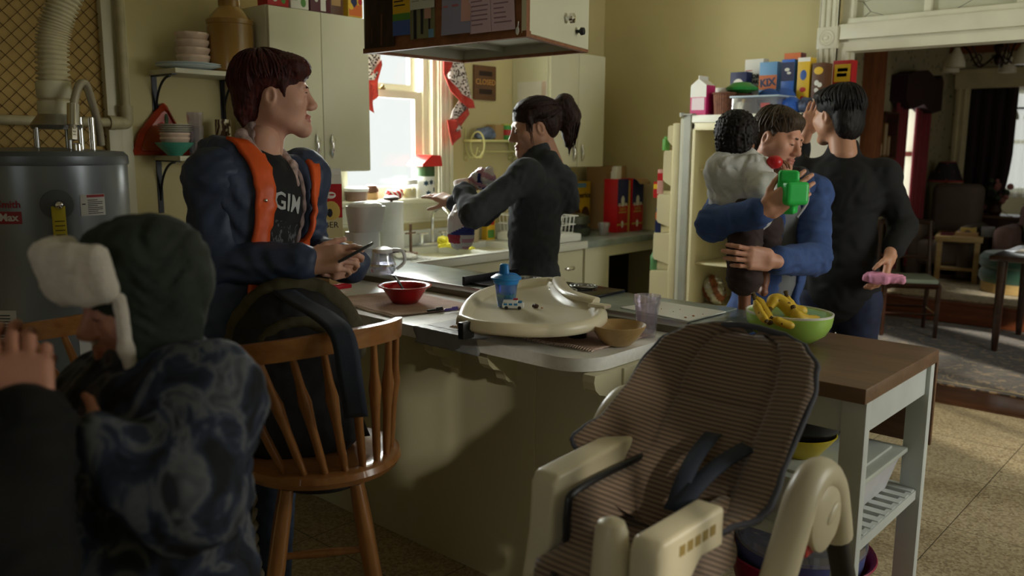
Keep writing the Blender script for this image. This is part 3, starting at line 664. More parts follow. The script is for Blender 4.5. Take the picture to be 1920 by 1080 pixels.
# ------------------------------------------------------------------ upper cabinets
def diamond_handle(c, m, parent, vertical=True, L_=.115):
    """flared bow-tie chrome pull, on a face whose normal is +X"""
    h = MB(); ax = 2 if vertical else 1
    prof = [(-.5, .004), (-.25, .0145), (-.12, .011), (0, .008), (.12, .011), (.25, .0145), (.5, .004)]
    def fn(u, v):
        k = v*(len(prof)-1); i = min(int(k), len(prof)-2); t = k-i; s = prof[i][0]*(1-t)+prof[i+1][0]*t; w_ = prof[i][1]*(1-t)+prof[i+1][1]*t
        a = u*2*PI; out = .014*(1-(2*s)**2)+.004
        p = [c[0]+out+.005*math.cos(a), c[1]+w_*math.sin(a), c[2]+s*L_]
        if not vertical: p = [p[0], c[1]+s*L_, c[2]+w_*math.sin(a)]
        return p
    h.grid(fn, 10, 19, wrapu=True)
    return h.build('handle', m, parent, angle=70)
def ucab(y0, y1, z0, z1, lab, hz):
    c = thing('upper_cabinet', lab, 'cabinet', (WX, (y0+y1)/2, z0))
    b = MB(); b.box((WX, y0, z0), (-3.622, y1, z1), .002); b.build('cabinet_box', CABW, c)
    ym = (y0+y1)/2
    for a, b_, hy in ((y0+.003, ym-.0015, ym-.045), (ym+.0015, y1-.003, ym+.045)):
        d = MB().box((-3.621, a, z0+.003), (-3.6, b_, z1-.004), .004).build('door', CABW, c)
        diamond_handle((-3.6, hy, hz), CHROME, d)
    return c
ucab(2.30, 2.89, 1.372, 2.15, 'tall cream upper cabinet on the window wall left of the window', 1.50)
cb2 = ucab(4.37, 4.97, 1.372, 2.13, 'cream upper cabinet right of the window near the corner', 1.47)
q = MB(); q.box(( -3.88, 4.366, 1.80), (-3.63, 4.3695, 1.93)); q.box((-3.67, 4.3655, 1.72), (-3.635, 4.369, 1.925), mi=1)
single(q, 'pinned_paper', 'white paper pinned to the side of the right upper cabinet', 'paper', [PAPER, mat('pinkish_paper', srgb(200, 178, 164), .8)], (-3.75, 4.367, 1.8))
# a basket on the right cabinet
q = MB(); q.lathe([(.10, 2.13), (.13, 2.14), (.15, 2.27), (.155, 2.28), (.14, 2.27), (.12, 2.145), (0, 2.14)], (-3.78, 4.72, 0), 28); single(q, 'wicker_basket', 'round wicker basket on top of the right upper cabinet', 'basket', mat('wicker', srgb(150, 104, 48), .7, var=.3, scale=40, bmp=.4, bs=90), (-3.78, 4.72, 2.13))
def pack(name, lab, lo, hi, cols, cat='box', group=None, art=None, face='x', rz=0):
    """printed carton; art(mb, put) adds thin printed shapes on the front: put(u0,v0,u1,v1,mi)"""
    m = MB(); m.box(lo, hi, .0015)
    def put(u0, v0, u1, v1, mi, off=.0008):
        if face == 'x': m.box((hi[0], lo[1]+(hi[1]-lo[1])*u0, lo[2]+(hi[2]-lo[2])*v0), (hi[0]+off, lo[1]+(hi[1]-lo[1])*u1, lo[2]+(hi[2]-lo[2])*v1), mi=mi)
        else: m.box((lo[0]+(hi[0]-lo[0])*u0, lo[1]-off, lo[2]+(hi[2]-lo[2])*v0), (lo[0]+(hi[0]-lo[0])*u1, lo[1], lo[2]+(hi[2]-lo[2])*v1), mi=mi)
    def disc(u, v, ru, rv, mi, off=.0012):
        if face == 'x': m.ball((hi[0], lo[1]+(hi[1]-lo[1])*u, lo[2]+(hi[2]-lo[2])*v), (off, ru, rv), 16, 8, mi=mi)
        else: m.ball((lo[0]+(hi[0]-lo[0])*u, lo[1], lo[2]+(hi[2]-lo[2])*v), (ru, off, rv), 16, 8, mi=mi)
    def txt(s, u, v, size, mi, bold=0, tilt=0):
        if face == 'x': o = (hi[0]+.0014, lo[1]+(hi[1]-lo[1])*u, lo[2]+(hi[2]-lo[2])*v); X, Z = V((0, math.cos(tilt), math.sin(tilt))), V((0, -math.sin(tilt), math.cos(tilt)))
        else: o = (lo[0]+(hi[0]-lo[0])*u, lo[1]-.0014, lo[2]+(hi[2]-lo[2])*v); X, Z = V((math.cos(tilt), 0, math.sin(tilt))), V((-math.sin(tilt), 0, math.cos(tilt)))
        m.text(s, size, plane_frame(o, X, Z), .0004, mi, bold=bold)
    if art: art(put, disc, txt)
    c = V(((lo[0]+hi[0])/2, (lo[1]+hi[1])/2, lo[2]))
    if rz:
        R = rotz(rz); m.v = [((R @ (V(v)-c))+c)[:] for v in m.v]
    return single(m, name, lab, cat, cols, c, group)
def pm(name, r, g, b, rough=.45): return mat(name, srgb(r, g, b), rough, var=.04)
PR, PW, PG, PY_, PB, PM_, PO, PBR, PDB = pm('print_red', 178, 30, 34), pm('print_white', 226, 224, 216), pm('print_green', 84, 140, 62), pm('print_yellow', 220, 180, 46), pm('print_blue', 44, 86, 160), pm('print_maroon', 84, 22, 36), pm('print_orange', 206, 104, 40), pm('print_brown', 92, 58, 36), pm('print_navy', 24, 34, 78)
PLB = pm('print_sky', 110, 160, 205); PMG = pm('print_magenta', 196, 40, 110); PTAN = pm('card_tan', 170, 136, 92, .8)
GT = 'cartons on top of the left upper cabinet'; zt = 2.15
pack('cereal_box', 'red carton with berries, leftmost on top of the left cabinet', (-3.70, 2.31, zt), (-3.615, 2.425, zt+.27), [PR, PW, PG], group=GT, art=lambda p, d, t: (d(.35, .12, .014, .014, 1), d(.75, .1, .012, .014, 2), d(.55, .3, .02, .02, 1), p(.1, .5, .9, .7, 1), d(.2, .3, .012, .012, 1)))
pack('cereal_box', 'white and green carton on the left cabinet beside the red one', (-3.70, 2.435, zt), (-3.612, 2.535, zt+.25), [PW, PG, PBR], group=GT, art=lambda p, d, t: (p(.05, .15, .35, .5, 1), d(.7, .12, .015, .02, 1), p(.45, .35, .95, .5, 1), p(.2, .6, .8, .75, 2)))
pack('cereal_box', 'maroon carton in the middle of the row on the left cabinet', (-3.70, 2.545, zt), (-3.612, 2.665, zt+.28), [PM_, PW, PR], group=GT, art=lambda p, d, t: (d(.65, .3, .03, .03, 1), p(.5, .02, .75, .25, 1), d(.3, .2, .01, .012, 1), p(.1, .6, .9, .75, 2)))
pack('cereal_box', 'plain brown carton between the maroon and the yellow one', (-3.70, 2.675, zt), (-3.63, 2.755, zt+.22), [PBR, PTAN], group=GT, art=lambda p, d, t: p(.1, .2, .8, .8, 1))
pack('cereal_box', 'yellow and orange carton at the right end of the left cabinet', (-3.70, 2.775, zt), (-3.615, 2.865, zt+.24), [PY_, PO, PR, PDB], group=GT, art=lambda p, d, t: (p(.05, .02, .95, .25, 1), d(.85, .32, .014, .016, 2), d(.4, .3, .02, .035, 3), d(.2, .2, .02, .02, 0)))

# ------------------------------------------------------------------ range hood with papers
hd = thing('range_hood', 'boxy range hood with paper covered brown front and white painted side over the island', 'range hood', (-2.4, 2.5, 1.88))
CORK = mat('cork_brown', srgb(138, 90, 58), .7, var=.2, scale=30)
HI = mat('hood_inside', srgb(168, 168, 150), .5)
A_, B_, C_, D_ = (-2.84, 2.257), (-1.969, 2.257), (-2.112, 2.795), (-2.815, 2.80); H0, H1 = 1.88, 2.62
def wall_between(p, q_, t, z0, z1, mi=0):
    a, b_ = V((*p, 0)), V((*q_, 0)); n = (b_-a).cross(V((0, 0, 1))).normalized()*t
    vs = [(a.x, a.y, z0), (b_.x, b_.y, z0), (b_.x-n.x, b_.y-n.y, z0), (a.x-n.x, a.y-n.y, z0)]; vs += [(x, y, z1) for x, y, _ in vs]
    return vs, [(3, 2, 1, 0), (4, 5, 6, 7), (0, 1, 5, 4), (1, 2, 6, 5), (2, 3, 7, 6), (3, 0, 4, 7)]
MB().add(*wall_between(A_, B_, .018, H0, H1)).build('front_board', CORK, hd)
sp = MB().add(*wall_between(B_, C_, .018, H0+.004, H1)).build('side_panel', CABW, hd)
MB().add(*wall_between(C_, D_, .018, H0, H1)).add(*wall_between(D_, A_, .018, H0, H1)).build('back_panels', HI, hd)
q = MB(); q.add([(A_[0]+.01, A_[1]+.01, 1.925), (B_[0]-.015, B_[1]+.01, 1.925), (C_[0]-.02, C_[1]-.01, 1.925), (D_[0]+.01, D_[1]-.01, 1.925)]+[(A_[0]+.01, A_[1]+.01, 1.95), (B_[0]-.015, B_[1]+.01, 1.95), (C_[0]-.02, C_[1]-.01, 1.95), (D_[0]+.01, D_[1]-.01, 1.95)], [(3, 2, 1, 0), (4, 5, 6, 7), (0, 1, 5, 4), (1, 2, 6, 5), (2, 3, 7, 6), (3, 0, 4, 7)])
q.box((-2.55, 2.28, 1.905), (-2.545, 2.78, 1.926)); q.build('inner_panel', HI, hd)
q = MB(); q.add(*wall_between((A_[0]-.004, A_[1]-.004), (B_[0]+.004, B_[1]-.004), .024, H0-.008, H0+.012)); q.add(*wall_between(B_, C_, .02, H0-.006, H0+.006)); q.add(*wall_between(C_, D_, .02, H0-.006, H0+.006)); q.add(*wall_between(D_, A_, .02, H0-.006, H0+.006)); q.build('lower_edge', CORK, hd)
nrm = (V((*C_, 0))-V((*B_, 0))).cross(V((0, 0, 1))).normalized()
def side_pt(t, z): return V((B_[0]+(C_[0]-B_[0])*t, B_[1]+(C_[1]-B_[1])*t, z))
for t_, z_, m_, r_ in ((.60, 1.975, CHROME, .02), (.78, 1.94, BLACKP, .015)):
    M = frame((0, 0, 0), V((0, 0, 1)).cross(nrm), V((0, 0, 1)), nrm).to_3x3(); p = side_pt(t_, z_)
    MB().lathe([(r_*.5, -.002), (r_*.4, .012), (r_, .02), (r_*.9, .032), (0, .036)], p, 16, M).build('knob', m_, sp)
def sheet(x0, x1, z0, z1, name, lab, mats, art=None, off=0, tilt=0, curl=0):
    m = MB(); y = 2.254-off
    m.grid(lambda u, v: (x0+(x1-x0)*u+tilt*v*.02, y-.0015-curl*(1-v)**3*.02-.002*math.sin(u*5), z0+(z1-z0)*v), 7, 9)
    def put(u0, v0, u1, v1, mi):
        f = lambda u, v: (x0+(x1-x0)*(u0+(u1-u0)*u)+tilt*(v0+(v1-v0)*v)*.02, y-.0028-curl*(1-(v0+(v1-v0)*v))**3*.02-.002*math.sin((u0+(u1-u0)*u)*5), z0+(z1-z0)*(v0+(v1-v0)*v))
        m.grid(f, 4, 4, mi)
    if art: art(put, m)
    return single(m, name, lab, 'paper', mats, ((x0+x1)/2, 2.25, z0))
def lines(put, u0, u1, v0, v1, n, mi, seed=0, frac=.3):
    r = random.Random(seed)
    for i in range(n):
        v = v1-(v1-v0)*(i+.5)/n; put(u0, v-(v1-v0)/n*frac/2, u0+(u1-u0)*r.uniform(.55, 1), v+(v1-v0)/n*frac/2, mi)
DKART = mat('dark_print', srgb(46, 28, 22), .5, var=.7, scale=14, stretch=(2.5, 1, .6))
def hx(u, v): return PY0(u, v)
sheet((-2.824, 2.254, 1.977)[0], (-2.644, 2.254, 1.961)[0], 1.888, 2.25, 'dark_poster', 'dark brown and black poster at the left end of the hood front', [DKART, mat('dark_print_line', srgb(110, 70, 62), .6)], lambda p, m: (p(.56, .02, .60, .35, 1), p(.25, .05, .27, .2, 1)), curl=.3)
sheet((-2.652, 2.253, 1.982)[0], (-2.552, 2.253, 1.973)[0], 1.925, 2.25, 'rainbow_flyer', 'rainbow striped flyer from red to blue on the hood front', [PY_, pm('flyer_red', 190, 70, 50), pm('flyer_blue', 66, 96, 170), PG, INK], lambda p, m: (p(0, .72, 1, 1, 1), p(0, .6, 1, .72, 1), p(0, 0, 1, .17, 2), p(0, .17, 1, .25, 3), lines(p, .1, .9, .32, .56, 5, 4), p(.15, .62, .7, .72, 4)), off=.003)
sheet((-2.553, 2.253, 1.934)[0], (-2.418, 2.253, 1.923)[0], 1.905, 2.06, 'photo_collage', 'collage print with black stripes and pink oval under a white list', [pm('collage_grey', 128, 130, 100), INK, pm('collage_pink', 190, 150, 140), PLB], lambda p, m: (p(.15, 0, .28, .8, 1), p(.45, .1, .55, .9, 1), p(.75, 0, .82, .5, 1), p(.6, .45, .85, .8, 2), p(.75, .0, .95, .2, 3)))
sheet((-2.550, 2.252, 2.012)[0], (-2.416, 2.252, 1.999)[0], 2.012, 2.25, 'printed_list', 'narrow white printed list on the hood front beside the rainbow flyer', [pm('list_paper', 206, 210, 198, .8), pm('list_ink', 150, 152, 146)], lambda p, m: (lines(p, .1, .45, .1, .95, 16, 1, 1), lines(p, .55, .95, .1, .95, 16, 1, 2)), off=.004)
sheet((-2.375, 2.253, 1.939)[0], (-2.226, 2.253, 1.926)[0], 1.905, 2.25, 'blue_calendar_sheet', 'blue grey sheet with red handwriting rows on the hood front', [pm('lilac_paper', 158, 160, 192, .8), pm('red_pencil', 186, 110, 124), pm('pink_note', 225, 178, 176, .8)], lambda p, m: ([lines(p, .06+.31*i, .3+.31*i, .25, .95, 8, 1, i, .22) for i in range(3)], p(.68, .12, 1, .36, 2)), curl=.4)
sheet((-2.230, 2.252, 1.945)[0], (-2.015, 2.252, 1.926)[0], 1.90, 2.25, 'pink_menu', 'pink folded menu printed in two columns on the hood front', [pm('pink_paper', 230, 204, 222, .8), pm('pink_ink', 160, 128, 150)], lambda p, m: (lines(p, .05, .46, .06, .97, 20, 1, 4), lines(p, .56, .95, .06, .97, 20, 1, 5), p(.495, 0, .505, 1, 1)), off=.002, tilt=-1)
q = MB(); q.box(((-2.009, 2.250, 1.942)[0], 2.249, 2.0), ((-1.989, 2.250, 1.940)[0], 2.256, 2.25), .002); single(q, 'blue_pen_holder', 'dark blue strap hanging at the right end of the hood front', 'strap', PDB, ((-1.999, 2.250, 1.941)[0], 2.25, 2.0))
q = MB(); zz = (-2.003, 2.250, 1.893); q.ball(zz, (.008, .004, .014)); q.tube([zz, (zz[0]+.008, zz[1]-.004, zz[2]+.03)], .002); single(q, 'white_push_pin', 'small white clip on the lower right corner of the hood front', 'clip', WHITEP, zz)

# ------------------------------------------------------------------ things on the window wall
CUW = mat('curtain_print', srgb(214, 204, 200), .8); nt = CUW.node_tree; v_ = voro(nt, coords(nt), 60)
L(nt, mixc(nt, math_(nt, 'LESS_THAN', v_.outputs['Distance'], .42), srgb(226, 216, 212), srgb(84, 66, 60)), nt.nodes['Principled BSDF'].inputs['Base Color'])
CUR = mat('curtain_red', srgb(190, 52, 40), .7, var=.1, scale=30, sheen=.2)
def cloth_poly(mb, pts, x, mi, wav=.012):
    """filled outline (y,z) as thin cloth with soft pleats"""
    k = len(pts); cy = sum(p[0] for p in pts)/k; cz = sum(p[1] for p in pts)/k; vs = []; fs = []; R_ = 5
    for r_ in range(R_+1):
        for (y, z) in pts:
            t = r_/R_; yy = cy+(y-cy)*t; zz = cz+(z-cz)*t; vs.append((x+wav*math.sin(yy*70+zz*25), yy, zz))
    for r_ in range(R_):
        for i in range(k): j = (i+1) % k; fs.append((r_*k+i, r_*k+j, (r_+1)*k+j, (r_+1)*k+i))
    mb.add(vs, fs, mi)
def yz(*px): return [(p[1], p[2]) for p in px]
cu = thing('curtain_jabot', 'red bordered floral curtain cascade hanging at the right side of the window', 'curtain', (-3.84, 3.75, 1.5))
q = MB()
cloth_poly(q, yz((-3.840, 3.730, 2.037), (-3.840, 3.822, 2.044), (-3.840, 3.859, 1.945), (-3.840, 3.887, 1.856), (-3.840, 3.911, 1.775), (-3.840, 3.821, 1.804), (-3.840, 3.711, 1.878), (-3.840, 3.694, 1.949)), -3.845, 0)
cloth_poly(q, yz((-3.850, 3.794, 1.793), (-3.850, 3.868, 1.767), (-3.850, 3.878, 1.732), (-3.850, 3.793, 1.660), (-3.850, 3.715, 1.661), (-3.850, 3.729, 1.720)), -3.855, 0)
cloth_poly(q, yz((-3.840, 3.765, 1.643), (-3.840, 3.811, 1.625), (-3.840, 3.807, 1.599), (-3.840, 3.746, 1.598)), -3.842, 0)
q.build('floral_cloth', CUW, cu, solid=.004)
q = MB()
cloth_poly(q, yz((-3.830, 3.649, 2.030), (-3.830, 3.730, 2.036), (-3.830, 3.702, 1.984), (-3.830, 3.657, 1.925), (-3.830, 3.631, 1.929)), -3.83, 0)
cloth_poly(q, yz((-3.830, 3.631, 1.935), (-3.830, 3.702, 1.902), (-3.830, 3.793, 1.825), (-3.830, 3.900, 1.784), (-3.830, 3.915, 1.742), (-3.830, 3.858, 1.740), (-3.830, 3.774, 1.779), (-3.830, 3.702, 1.839)), -3.832, 0)
cloth_poly(q, yz((-3.830, 3.683, 1.663), (-3.830, 3.774, 1.676), (-3.830, 3.858, 1.743), (-3.830, 3.872, 1.705), (-3.830, 3.801, 1.631), (-3.830, 3.727, 1.584), (-3.830, 3.682, 1.596)), -3.838, 0)
cloth_poly(q, yz((-3.830, 3.682, 1.596), (-3.830, 3.797, 1.611), (-3.830, 3.801, 1.566), (-3.830, 3.745, 1.526), (-3.830, 3.709, 1.510)), -3.84, 0)
q.build('red_border', CUR, cu, solid=.004)
cu = thing('curtain_jabot', 'red bordered floral curtain half hidden behind the tall cream cabinet', 'curtain', (-3.84, 2.95, 1.7))
q = MB(); cloth_poly(q, yz((-3.860, 3.055, 2.013), (-3.860, 3.183, 2.029), (-3.860, 3.173, 1.929), (-3.860, 3.126, 1.868), (-3.860, 3.051, 1.863)), -3.862, 0); q.build('floral_cloth', CUW, cu, solid=.004)
q = MB(); cloth_poly(q, yz((-3.855, 3.170, 1.981), (-3.855, 3.177, 1.953), (-3.855, 3.152, 1.869), (-3.855, 3.146, 1.775), (-3.855, 3.111, 1.750), (-3.855, 3.117, 1.686), (-3.855, 3.058, 1.719), (-3.855, 3.084, 1.865)), -3.852, 0); q.build('red_border', CUR, cu, solid=.004)
sg = thing('wooden_sign', 'brown wooden plaque with the word CLOSED on the yellow wall', 'sign', (WX, 4.09, 1.8))
MB().box((WX, 3.988, 1.802), (WX+.018, 4.19, 2.02), .004).build('board', wood('sign_wood', srgb(84, 52, 26), srgb(112, 74, 40), .6, axis='Y'), sg)
q = MB(); fr = lambda z: plane_frame((WX+.0185, 4.09, z), (0, 1, 0), (0, 0, 1))
q.text('CLOSED', .05, fr(1.915), .001, 0); q.box((WX+.018, 4.03, 1.955), (WX+.0192, 4.15, 1.985), mi=1); q.box((WX+.018, 4.03, 1.84), (WX+.0192, 4.15, 1.872), mi=1)
q.text('WE ARE', .024, plane_frame((WX+.0195, 4.09, 1.97), (0, 1, 0), (0, 0, 1)), .0005, 2) if False else None
q.build('lettering', [mat('sign_gold', srgb(206, 150, 76), .6), mat('sign_dark', srgb(44, 26, 16), .7), INK], sg)
ws = thing('scroll_shelf', 'small cream painted scroll iron wall shelf right of the window', 'shelf', (WX, 4.1, 1.55))
CRI = mat('cream_iron', srgb(206, 202, 140), .45)
MB().box((WX, 3.90, 1.535), (WX+.16, 4.36, 1.55), .003).build('board', CRI, ws)
for y in (3.915, 4.33):
    m = MB(); c0 = (WX+.115, 1.535); m.tube([(c0[0]+.062*math.cos(t)*(1-.06*t/PI), y, c0[1]-.02+.085*math.sin(t)*(1-.06*t/PI)) for t in [i*2.2*PI/26-1.2 for i in range(27)]], .006, 8)
    m.tube(smooth_path([(WX+.006, y, 1.62), (WX+.012, y, 1.5), (WX+.05, y, 1.44), (WX+.10, y, 1.45), (WX+.12, y, 1.5)], 6), .005, 8)
    m.tube([(WX+.02+.028*math.cos(t)*(1-t/9), y, 1.43+.028*math.sin(t)*(1-t/9)) for t in [i*.5 for i in range(14)]], .0045, 8); m.build('scroll_bracket', CRI, ws)
MB().tube([(WX+.13, 3.915, 1.475), (WX+.13, 4.33, 1.475)], .005, 8).build('rail', CRI, ws)
q = MB(); sdf_add(q, [ell((WX+.08, 3.985, 1.585), (.05, .045, .036)), ell((WX+.09, 4.03, 1.59), (.05, .04, .04)), ell((WX+.09, 4.06, 1.58), (.03, .04, .03))], .006, folds(.006, 110, [(0, 1, .3)], 3)); single(q, 'cloth_bundle', 'crumpled blue and white cloth bundle on the scroll shelf', 'cloth', mat('blue_cloth', srgb(110, 122, 150), .9, var=.5, scale=18), (WX+.08, 4.0, 1.55))
pack('cardboard_box', 'small brown cardboard box on the scroll shelf', (WX+.03, 4.085, 1.55), (WX+.11, 4.165, 1.645), [PTAN])
q = MB(); cc = (WX+.10, 4.205); q.lathe([(.036, 1.55), (.037, 1.552), (.037, 1.64), (.036, 1.645)], (cc[0], cc[1], 0), 24); q.lathe([(.0375, 1.58), (.0375, 1.615)], (cc[0], cc[1], 0), 24, mi=1); q.lathe([(.038, 1.642), (.038, 1.652), (0, 1.653)], (cc[0], cc[1], 0), 24, mi=2)
single(q, 'snack_can', 'green and red snack can on the scroll shelf near the woman', 'can', [pm('can_green', 70, 150, 70), pm('can_red', 180, 50, 50), pm('can_lid', 190, 190, 90)], (cc[0], cc[1], 1.55))

# sill things (z 1.195)
ZS = 1.195
q = MB(); q.lathe([(.05, ZS), (.06, ZS+.004), (.066, ZS+.055), (.068, ZS+.06)], (-3.90, 3.02, 0), 24); q.lathe([(.070, ZS+.055), (.072, ZS+.072), (.06, ZS+.078), (0, ZS+.08)], (-3.90, 3.02, 0), 24, mi=1); single(q, 'plastic_tub', 'brown tub with white lid at the left end of the window sill', 'tub', [pm('tub_brown', 150, 120, 104), WHITEP], (-3.9, 3.02, ZS))
q = MB(); q.lathe([(.034, ZS+.0), (.04, ZS+.01), (.038, ZS+.04), (.02, ZS+.05)], (-3.94, 3.16, 0), 18); q.lathe([(.042, ZS+.045), (.044, ZS+.06), (.032, ZS+.082), (0, ZS+.088)], (-3.94, 3.16, 0), 18, mi=1); single(q, 'small_crock', 'small brown crock with dark domed lid on the window sill', 'jar', [PTAN, PBR], (-3.94, 3.16, ZS))
q = MB(); sdf_add(q, [ell((-3.9, 3.29, ZS+.025), (.035, .045, .025)), ell((-3.9, 3.33, ZS+.03), (.03, .03, .03)), ell((-3.9, 3.26, ZS+.03), (.025, .025, .03))], .005, folds(.006, 150, [(0, 1, 1)], 5), matfn=lambda c: (np.sin(c[:, 1]*190+c[:, 2]*90) > .35).astype(int)); single(q, 'red_net_bag', 'crumpled red and white bag on the window sill', 'bag', [PR, PW], (-3.9, 3.29, ZS))
q = MB(); q.lathe([(.045, ZS), (.048, ZS+.004), (.05, ZS+.085), (.046, ZS+.09), (.046, ZS+.1)], (-3.9, 3.415, 0), 22); q.lathe([(.0, ZS+.004), (.043, ZS+.005), (.043, ZS+.06), (0, ZS+.065)], (-3.9, 3.415, 0), 18, mi=1); q.lathe([(.052, ZS+.085), (.052, ZS+.112), (0, ZS+.114)], (-3.9, 3.415, 0), 22, mi=2); single(q, 'clear_jar', 'clear jar with pale yellow contents and white lid on the window sill', 'jar', [CLEARP, pm('jar_yellow', 205, 190, 110), WHITEP], (-3.9, 3.415, ZS))
cn = thing('canister', 'tall canister with star pattern, green band and red house shaped lid on the sill', 'canister', (-3.885, 3.53, ZS))
q = MB(); q.lathe([(.055, ZS), (.057, ZS+.003), (.057, ZS+.13)], (-3.885, 3.53, 0), 28)
for a, z in ((-.6, .09), (.0, .095), (.5, .05), (-.35, .03), (1.0, .09)):
    p = V((-3.885+.057*math.cos(a), 3.53+.057*math.sin(a), ZS+z))
    for k in range(3): q.ball(p, (.002, .006, .018), 8, 6, Matrix.Rotation(a, 3, 'Z') @ Matrix.Rotation(k*PI/3, 3, 'X'), 1)
q.build('body', [WHITEP, pm('star_blue', 40, 66, 84)], cn)
MB().lathe([(.058, ZS+.13), (.060, ZS+.135), (.060, ZS+.185), (.058, ZS+.19)], (-3.885, 3.53, 0), 28).build('green_band', pm('band_green', 52, 84, 46), cn)
q = MB(); q.prism([(3.445, ZS+.19), (3.605, ZS+.19), (3.605, ZS+.20), (3.595, ZS+.255), (3.52, ZS+.258), (3.445, ZS+.205)], -3.955, -3.81, F_)
q.build('roof_lid', mat('red_lid', srgb(205, 28, 26), .3), cn)

# ------------------------------------------------------------------ sink counter and corner counter
ENAM = mat('white_enamel', srgb(226, 228, 222), .16, var=.03, scale=4)
GLAM = mat('grey_laminate', srgb(138, 150, 146), .24, var=.12, scale=14)
sk = thing('sink_unit', 'cream sink base with white enamel double basin and ribbed drainboard under the window', 'sink', (-3.6, 3.5, 0))
MB().box((-3.927, 2.74, .09), (-3.33, 4.385, .865), .003).build('base_cabinet', CABW, sk)
MB().box((-3.927, 2.74, 0), (-3.40, 4.385, .09)).build('toe_kick', DKWOOD, sk)
m = MB(); ZT = .905
bas = [(3.17, 3.56), (3.60, 3.98)]; bx0, bx1 = -3.80, -3.385
for lo, hi in (((-3.927, 2.735, .865), (bx0, 4.39, ZT)), ((bx1, 2.735, .865), (-3.285, 4.39, ZT)), ((bx0, 2.735, .865), (bx1, 3.17, ZT)), ((bx0, 3.56, .865), (bx1, 3.60, ZT)), ((bx0, 3.98, .865), (bx1, 4.39, ZT))): m.box(lo, hi, .004)
for i in range(9): m.box((-3.78, 2.80+i*.035, ZT), (-3.36, 2.812+i*.035, ZT+.004), .002)
m.box((-3.30, 2.735, ZT), (-3.285, 4.39, ZT+.008), .004)
m.build('counter_top', ENAM, sk)
for y0, y1 in bas:
    m = MB(); m.grid(lambda u, v: (bx0+.01+(bx1-bx0-.02)*(.5+(u-.5)*(1-.12*(1-v))), (y0 if v >= 0 else 0)+.0, .72+.18*v), 2, 2); m = MB()
    ring = []
    for z, s_ in ((ZT-.002, 1), (.86, .985), (.74, .93), (.725, .86), (.722, .3)):
        ring.append([((bx0+bx1)/2+sx*(bx1-bx0)/2*s_, (y0+y1)/2+sy*(y1-y0)/2*s_, z) for sx, sy in ((-1, -1), (1, -1), (1, 1), (-1, 1))])
    vs = [p for r_ in ring for p in r_]; fs = [(i*4+j, i*4+(j+1) % 4, (i+1)*4+(j+1) % 4, (i+1)*4+j) for i in range(4) for j in range(4)]+[(16, 17, 18, 19)]
    m.add(vs, fs).build('basin', ENAM, sk, smooth=False)
MB().box((-3.927, 2.735, ZT), (-3.905, 4.39, 1.0), .006).build('backsplash', ENAM, sk)
drawers = []
for y0, y1, z0, z1 in ((4.10, 4.375, .62, .855), (4.10, 4.375, .36, .61), (4.10, 4.375, .10, .35)):
    d_ = MB().box((-3.332, y0, z0), (-3.312, y1, z1), .004).build('drawer', CABW, sk); diamond_handle((-3.312, (y0+y1)/2, (z0+z1)/2+.01), CHROME, d_, False, .10)
for y0, y1 in ((2.76, 3.2), (3.205, 3.64), (3.645, 4.09)):
    d_ = MB().box((-3.332, y0, .10), (-3.312, y1, .72), .004).build('door', CABW, sk); diamond_handle((-3.312, y1-.05, .6), CHROME, d_)
MB().box((-3.332, 2.76, .73), (-3.312, 4.09, .855), .004).build('false_front', CABW, sk)
fa = thing('kitchen_faucet', 'chrome two handle kitchen faucet at the back of the sink', 'faucet', (-3.85, 3.56, ZT))
m = MB(); m.box((-3.88, 3.45, ZT), (-3.83, 3.67, ZT+.02), .008); m.build('base_plate', CHROME, fa)
MB().tube(smooth_path([(-3.855, 3.56, ZT+.01), (-3.855, 3.56, ZT+.12), (-3.84, 3.56, ZT+.20), (-3.77, 3.555, ZT+.235), (-3.70, 3.55, ZT+.20), (-3.685, 3.55, ZT+.15)], 8), .011, 12).build('spout', CHROME, fa)
for y in (3.47, 3.65):
    h = MB(); h.cyl((-3.855, y, ZT+.01), (-3.855, y, ZT+.07), .014); h.box((-3.865, y-.035, ZT+.07), (-3.83, y+.035, ZT+.082), .005); h.build('handle', CHROME, fa)
GLV = mat('rubber_yellow', srgb(210, 200, 50), .4, var=.08)
gl = MB(); gp = []
c = V((-3.60, 3.52, ZT+.012))
for k, (dx, dy, dz, ln) in enumerate(((.05, -.09, .03, .09), (.08, -.05, .02, .1), (.09, 0, .0, .1), (.06, .05, -.01, .09), (-.05, -.06, .045, .07))):
    b0 = c+V((dx*.3, dy*.3, .012)); gp.append(cone(b0, b0+V((dx, dy, dz-.01)), .014, .009, .012))
gp += [ell(c+V((0, 0, .012)), (.05, .05, .02), k=.012), cone(c+V((-.02, 0, .02)), c+V((-.09, -.03, .03)), .028, .034, .012), cone(c+V((.02, -.05, .02)), c+V((.02, -.16, .02)), .013, .01)]
sdf_add(gl, gp, .005, folds(.003, 120, [(1, 1, 0)], 2)); single(gl, 'rubber_gloves', 'crumpled yellow rubber gloves lying on the sink divider', 'gloves', GLV, c)
q = MB(); sdf_add(q, [ell((-3.50, 3.03, ZT+.014), (.09, .05, .014)), ell((-3.46, 2.99, ZT+.014), (.07, .04, .013))], .006, folds(.004, 90, [(1, .4, 0)], 8)); single(q, 'dish_cloth', 'folded white dish cloth on the drainboard', 'cloth', mat('white_cloth', srgb(225, 224, 214), .9), (-3.5, 3.03, ZT))
rt_ = (-3.640, 3.080, 0.905)
pt = thing('paper_towel_holder', 'upright roll of white paper towels on a wooden stand by the sink', 'paper towel', (-3.66, 3.08, ZT))
px_, py_ = -3.66, 3.075
MB().lathe([(.075, ZT+.003), (.078, ZT+.008), (.078, ZT+.02), (.07, ZT+.025), (0, ZT+.026)], (px_, py_, 0), 28).build('stand', DKWOOD, pt)
